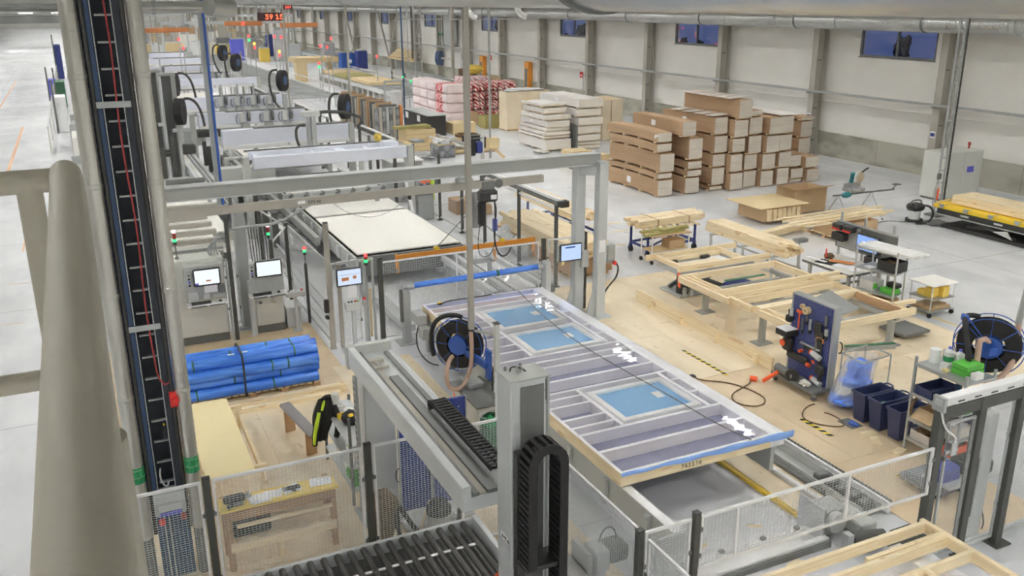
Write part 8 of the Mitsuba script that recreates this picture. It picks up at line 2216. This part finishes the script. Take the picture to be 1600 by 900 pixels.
conveyor_far('long galvanised conveyor right of the line, from the middle to the far end', 12.9, 16.4, 62, 118, .9)
conveyor_far('galvanised conveyor carrying pale timber frames before the far wall', 20.3, 23.3, 60, 84.5, .8, [(69, 75, 'tan_part'), (76, 79.5, 'olive_board'), (80, 84, 'tan_part')])
conveyor_far('grey conveyor before the ladder and the insulation bales', 23.6, 25.4, 58.5, 65.5, 1.0)
conveyor_far('farthest pale conveyor before the wall columns', 26.6, 28.2, 106, 150, .9, [(107, 118, 'galvanised'), (124, 140, 'cardboard')])
t = thing('panel_table', 'pale chipboard table shaped panel standing beside the far conveyor', 'panel')
part(t, 'top', M().rbox(18.3, 22.4, 85, 88, 1.7, 2.15, .02), 'tan_part')
part(t, 'leg', M().rbox(18.4, 19.4, 85, 86, 0, 1.7, .02), 'tan_part')
part(t, 'leg', M().rbox(21.8, 22.3, 87, 87.6, 0, 1.7, .02), 'tan_part')
for i, (x0, x1, y, z1, m_, l_) in enumerate([(26.9, 28.5, 101, 1.6, 'reel_blue', 'bright blue container with a white label far off before the wall'), (28.1, 29.2, 98.5, 1.9, 'blue_paint', 'dark blue standing board far off before the wall'), (25.5, 26.8, 103, 2.6, 'steel_grey', 'grey far cabinet with a reel beside the blue container'), (18.0, 19.6, 120, 2.6, 'blue_print', 'violet blue far cabinet at the end of the line'), (24.0, 26.0, 128, 2.8, 'blue_paint', 'dark blue far cabinet under the red lamps'), (16.5, 18.5, 122, 1.9, 'bench_yellow', 'yellow far machine beside the violet cabinet'), (11.0, 13.2, 128, 2.0, 'tan_part', 'beige far crate left of the red lamps'), (13.6, 15.2, 124, 2.3, 'white_paint', 'white far machine under a red lamp'), (20.8, 22.0, 116, 1.6, 'bench_yellow', 'yellow far robot beside the galvanised conveyor')]):
    t = thing('far_unit', l_, 'machine')
    part(t, 'body', M().rbox(x0, x1, y, y + 1.2, 0, z1, .05), m_)
    part(t, 'top', M().rbox(x0 + .1, x1 - .1, y + .1, y + 1.1, z1, z1 + .12, .03), 'steel_light')
    if i == 0:
        part(t, 'label', bx(27.6, 28.1, y - .01, y, .5, .9), 'paper')
    else:
        part(t, 'panel', bx(x0 + .2, x1 - .2, y - .02, y, .3, z1 - .3), m_)
r2 = random.Random(5)
tones, taken = {}, [(12.5, 16.8, 60, 119), (26.2, 28.5, 103, 151), (25, 29.5, 98, 105), (17.7, 20, 119, 122), (23.5, 26.5, 127, 130), (16, 19, 121, 124), (10.5, 13.6, 127, 130), (13.3, 15.6, 123, 126), (20.4, 22.4, 115, 118), (5.5, 9.6, 90, 101)]
for i in range(46):
    x, y = r2.uniform(6, 27), r2.uniform(98, 190)
    h = r2.uniform(1.2, 3.4) * (1 if i % 4 else 1.5)
    w, d = r2.uniform(.6, 2.2), r2.uniform(.6, 2)
    while any(a < x + w + .2 and x < b + .2 and c < y + d + .2 and y < e + .2 for a, b, c, e in taken):
        x, y = r2.uniform(6, 28), r2.uniform(98, 200)
    taken.append((x, x + w, y, y + d))
    m_ = r2.choice(['steel_light', 'machine_grey', 'tan_part', 'white_paint', 'beam_beige', 'timber_dark', 'steel_dark', 'olive_board', 'sheet_pale', 'galvanised'])
    tone = dict(steel_light='light grey', machine_grey='grey', tan_part='tan', white_paint='white', beam_beige='beige', timber_dark='brown', steel_dark='dark grey', olive_board='olive', sheet_pale='cream', galvanised='silver')[m_]
    tones[tone] = tones.get(tone, -1) + 1
    t = thing('far_machine', f'{tone} far machine or goods at the hall end, {ordinal(tones[tone])} of that colour', 'machine')
    part(t, 'body', M().rbox(x, x + w, y, y + d, 0, h, .04), m_)
    if i % 2:
        part(t, 'frame', M().box(x - .1, x, y, y + .1, 0, h + 1.4).box(x + w, x + w + .1, y, y + .1, 0, h + 1.4).box(x - .1, x + w + .1, y, y + .1, h + 1.3, h + 1.42), r2.choice(['steel_grey', 'beam_beige', 'steel_light']))
    else:
        part(t, 'top_unit', M().rbox(x + .1, x + w * .6, y + .1, y + d * .7, h, h + .4, .03), 'steel_grey')
for i in range(9):
    x, y = 8.5 + i * 2.2, 108 + (i * 37) % 40
    solo('far_post', f'thin grey post reaching the far roof, {ordinal(i)} from the left', 'post', bx(x, x + .16, y, y + .16, 0, 9.8), 'beam_beige', group=None)
for i, (x0, x1, y, z) in enumerate([(8, 20, 96, 5.0), (5, 12, 110, 5.6), (14, 26, 120, 5.3)]):
    t = thing('far_gantry', f'far grey gantry beam over the conveyors, {["nearest", "middle", "farthest"][i]} of three', 'gantry')
    part(t, 'beam', bx(x0, x1, y, y + .3, z, z + .3), 'steel_light')
    for x in (x0, x1 - .2):
        part(t, 'post', bx(x, x + .2, y, y + .3, 0, z), 'steel_light')
    part(t, 'hoist', M().rbox(x0 + 2, x0 + 2.6, y - .1, y + .4, z - .6, z, .05), 'steel_dark')
t = thing('plank_rack', 'stack of pale planks on brackets at the far wall between the braces', 'planks')
for k in range(5):
    part(t, 'plank', bx(30.4, 30.7, 87, 95 - k * .8, 1.3 + k * .24, 1.48 + k * .24), 'tan_part')
for y in (87.5, 92.5):
    part(t, 'bracket', bx(30.4, 31.3, y, y + .2, 0, 1.3), 'steel_grey')
t = thing('far_bench', 'long grey work bench with a carton and yellow wrap before the far wall', 'bench')
part(t, 'top', bx(27.0, 28.4, 62, 84, .85, .95), 'galvanised')
for y in (62.3, 68, 74, 80, 83.5):
    part(t, 'leg', M().box(27.0, 27.12, y, y + .12, 0, .85).box(28.28, 28.4, y, y + .12, 0, .85), 'steel_dark')
part(t, 'carton', M().rbox(26.9, 28.6, 62.2, 64.2, .95, 1.7, .02), 'cardboard')
part(t, 'dark_box', M().rbox(27.0, 28.0, 65.4, 66.6, .95, 2.1, .02), 'brown_rot')
part(t, 'wrap', M().blob((27.6, 65.0, 2.1), (.7, .6, .35), 44, .5, 2), 'bench_yellow', True)
t = thing('wall_reel', 'dark blue hose reel on an arm before the far wall', 'hose reel')
part(t, 'drum', M().lathe([(.05, -.15), (.55, -.15), (.55, .15), (.05, .15)], (25.6, 67, 2.9), (.7, -.7, 0), 22), 'mast_blue', 40)
part(t, 'arm', M().bar((25.6, 67, 2.9), (26.6, 67, 2.8), .15, .15), 'sheet_pale')
part(t, 'post', bx(26.6, 26.8, 66.9, 67.1, 0, 7), 'beam_beige')
t = thing('door_1', None, '')
labels[t] = {'kind': 'structure', 'label': 'white door in the hall wall beside a green exit sign'}
part(t, 'leaf', bx(31.93, 32, 54.7, 55.6, 0, 2.1), 'white_paint')
part(t, 'frame', M().box(31.9, 32, 54.6, 54.7, 0, 2.2).box(31.9, 32, 55.6, 55.7, 0, 2.2).box(31.9, 32, 54.6, 55.7, 2.1, 2.2), 'steel_grey')
part(t, 'glass_strip', bx(31.92, 31.93, 54.8, 55.1, .3, 2.0), 'steel_dark')
part(t, 'handle', bx(31.88, 31.93, 55.45, 55.5, 1.0, 1.1), 'steel_dark')
for i, (y, z, m_, l_) in enumerate([(54.95, 4.55, 'green_tape', 'green emergency exit sign high on the wall'), (54.6, 2.5, 'green_tape', 'small green exit sign over the white door'), (56.0, 2.15, 'red_plastic', 'small red fire alarm sign left of the white door'), (71.6, 2.5, 'red_plastic', 'small red sign on the wall behind the insulation bales')]):
    t = thing('wall_sign', l_, 'sign')
    part(t, 'plate', bx(31.95, 32, y - .2, y + .2, z - .2, z + .2), m_)
    part(t, 'symbol', M().prism([(y - .08, z - .1), (y + .08, z - .1), (y, z + .1)], 0, 31.94, 31.95), 'white_plastic')
for i, (y, z0, z1, m_, l_) in enumerate([(64.0, .3, 2.6, 'orange_paint', 'orange hose cabinet on the wall right of the insulation bales'), (72.8, .2, 2.6, 'orange_paint', 'orange red fire post on the wall left of the thick pole'), (77.0, 0, 2.6, 'steel_grey', 'grey door leaf on the wall behind the bales')]):
    t = thing('wall_cabinet', l_, 'cabinet')
    part(t, 'body', M().rbox(31.6, 31.98, y - .35, y + .35, z0, z1, .02), m_)
    part(t, 'front', bx(31.58, 31.6, y - .2, y + .2, z0 + .4, z1 - .5), 'steel_dark' if i < 2 else 'steel_light')
t = thing('wall_pipes', 'green banded pipes and a grey duct on the far wall by the ladder', 'pipes')
part(t, 'duct', M().rbox(31.2, 31.8, 78.6, 80.4, 3.2, 6.2, .03), 'galvanised')
for k in range(4):
    part(t, 'pipe', M().cyl((31.6, 81.2 + k * .7, 3.0), (31.6, 81.2 + k * .7, 6.2), .06, n=6), 'light_grey_plastic')
    part(t, 'band', M().cyl((31.6, 81.2 + k * .7, 4.0), (31.6, 81.2 + k * .7, 4.2), .09, n=6), 'green_tape')

# ---------------------------------------------------------------- the side aisle on the left
AI = [(-7.6, 62, 1.4, 'blue_paint'), (-8.2, 66, 2.2, 'steel_dark'), (-7.9, 70, 1.6, 'sheet_yellow'), (-8.6, 75, 2.6, 'steel_grey'), (-8.2, 82, 1.9, 'blue_print'), (-9.0, 88, 3.0, 'steel_dark'), (-8.8, 97, 2.0, 'machine_grey'), (-9.4, 107, 2.6, 'steel_grey'), (-9.8, 120, 3.0, 'steel_light'), (-11, 140, 3.2, 'steel_dark')]
for i, (x, y, h, m_) in enumerate(AI):
    t = thing('aisle_machine', f'{dict(blue_paint="dark blue", steel_dark="dark grey", sheet_yellow="pale yellow", steel_grey="grey", blue_print="violet blue", machine_grey="pale grey", steel_light="light grey")[m_]} machine along the left side of the far aisle, {ordinal(i)} from the near end', 'machine')
    part(t, 'body', M().rbox(x - 1.6, x + .5, y, y + 2.6, 0, h, .06), m_)
    part(t, 'cover', M().blob((x - .6, y + 1.2, h + .2), (.8, 1.0, .5), i, .5, 2), 'steel_dark' if i % 2 else 'steel_grey')
    part(t, 'pallet', M().rbox(x - .2, x + .9, y - 1.2, y - .2, 0, .35, .03), ['white_paint', 'blue_paint', 'sheet_pale'][i % 3])
for i, (x, y, z1, m_, l_) in enumerate([(-1.9, 78, 1.5, 'blue_print', 'violet blue panel on the right side of the far aisle'), (-1.5, 100, 3.2, 'blue_paint', 'dark blue boxes hung on a post at the right side of the far aisle'), (-1.3, 72, 1.8, 'green_dark', 'green pump on the right side of the far aisle'), (-1.2, 58, 2.0, 'white_paint', 'white machine end on the right side of the aisle')]):
    t = thing('aisle_unit', l_, 'machine')
    part(t, 'body', M().rbox(x - .15, x + .45, y, y + 2, 0, z1, .03), m_)
    part(t, 'post', bx(x - .2, x - .1, y - .2, y - .1, 0, z1 + 1), 'steel_dark')
t = thing('aisle_barrier', 'thin barrier rail along the right edge of the aisle', 'barrier')
for k in range(14):
    part(t, 'post', bx(-1.65, -1.57, 50 + k * 5, 50.08 + k * 5, 0, 1.3), 'sheet_pale')
part(t, 'rail', bx(-1.65, -1.57, 50, 118, 1.25, 1.32), 'steel_light')
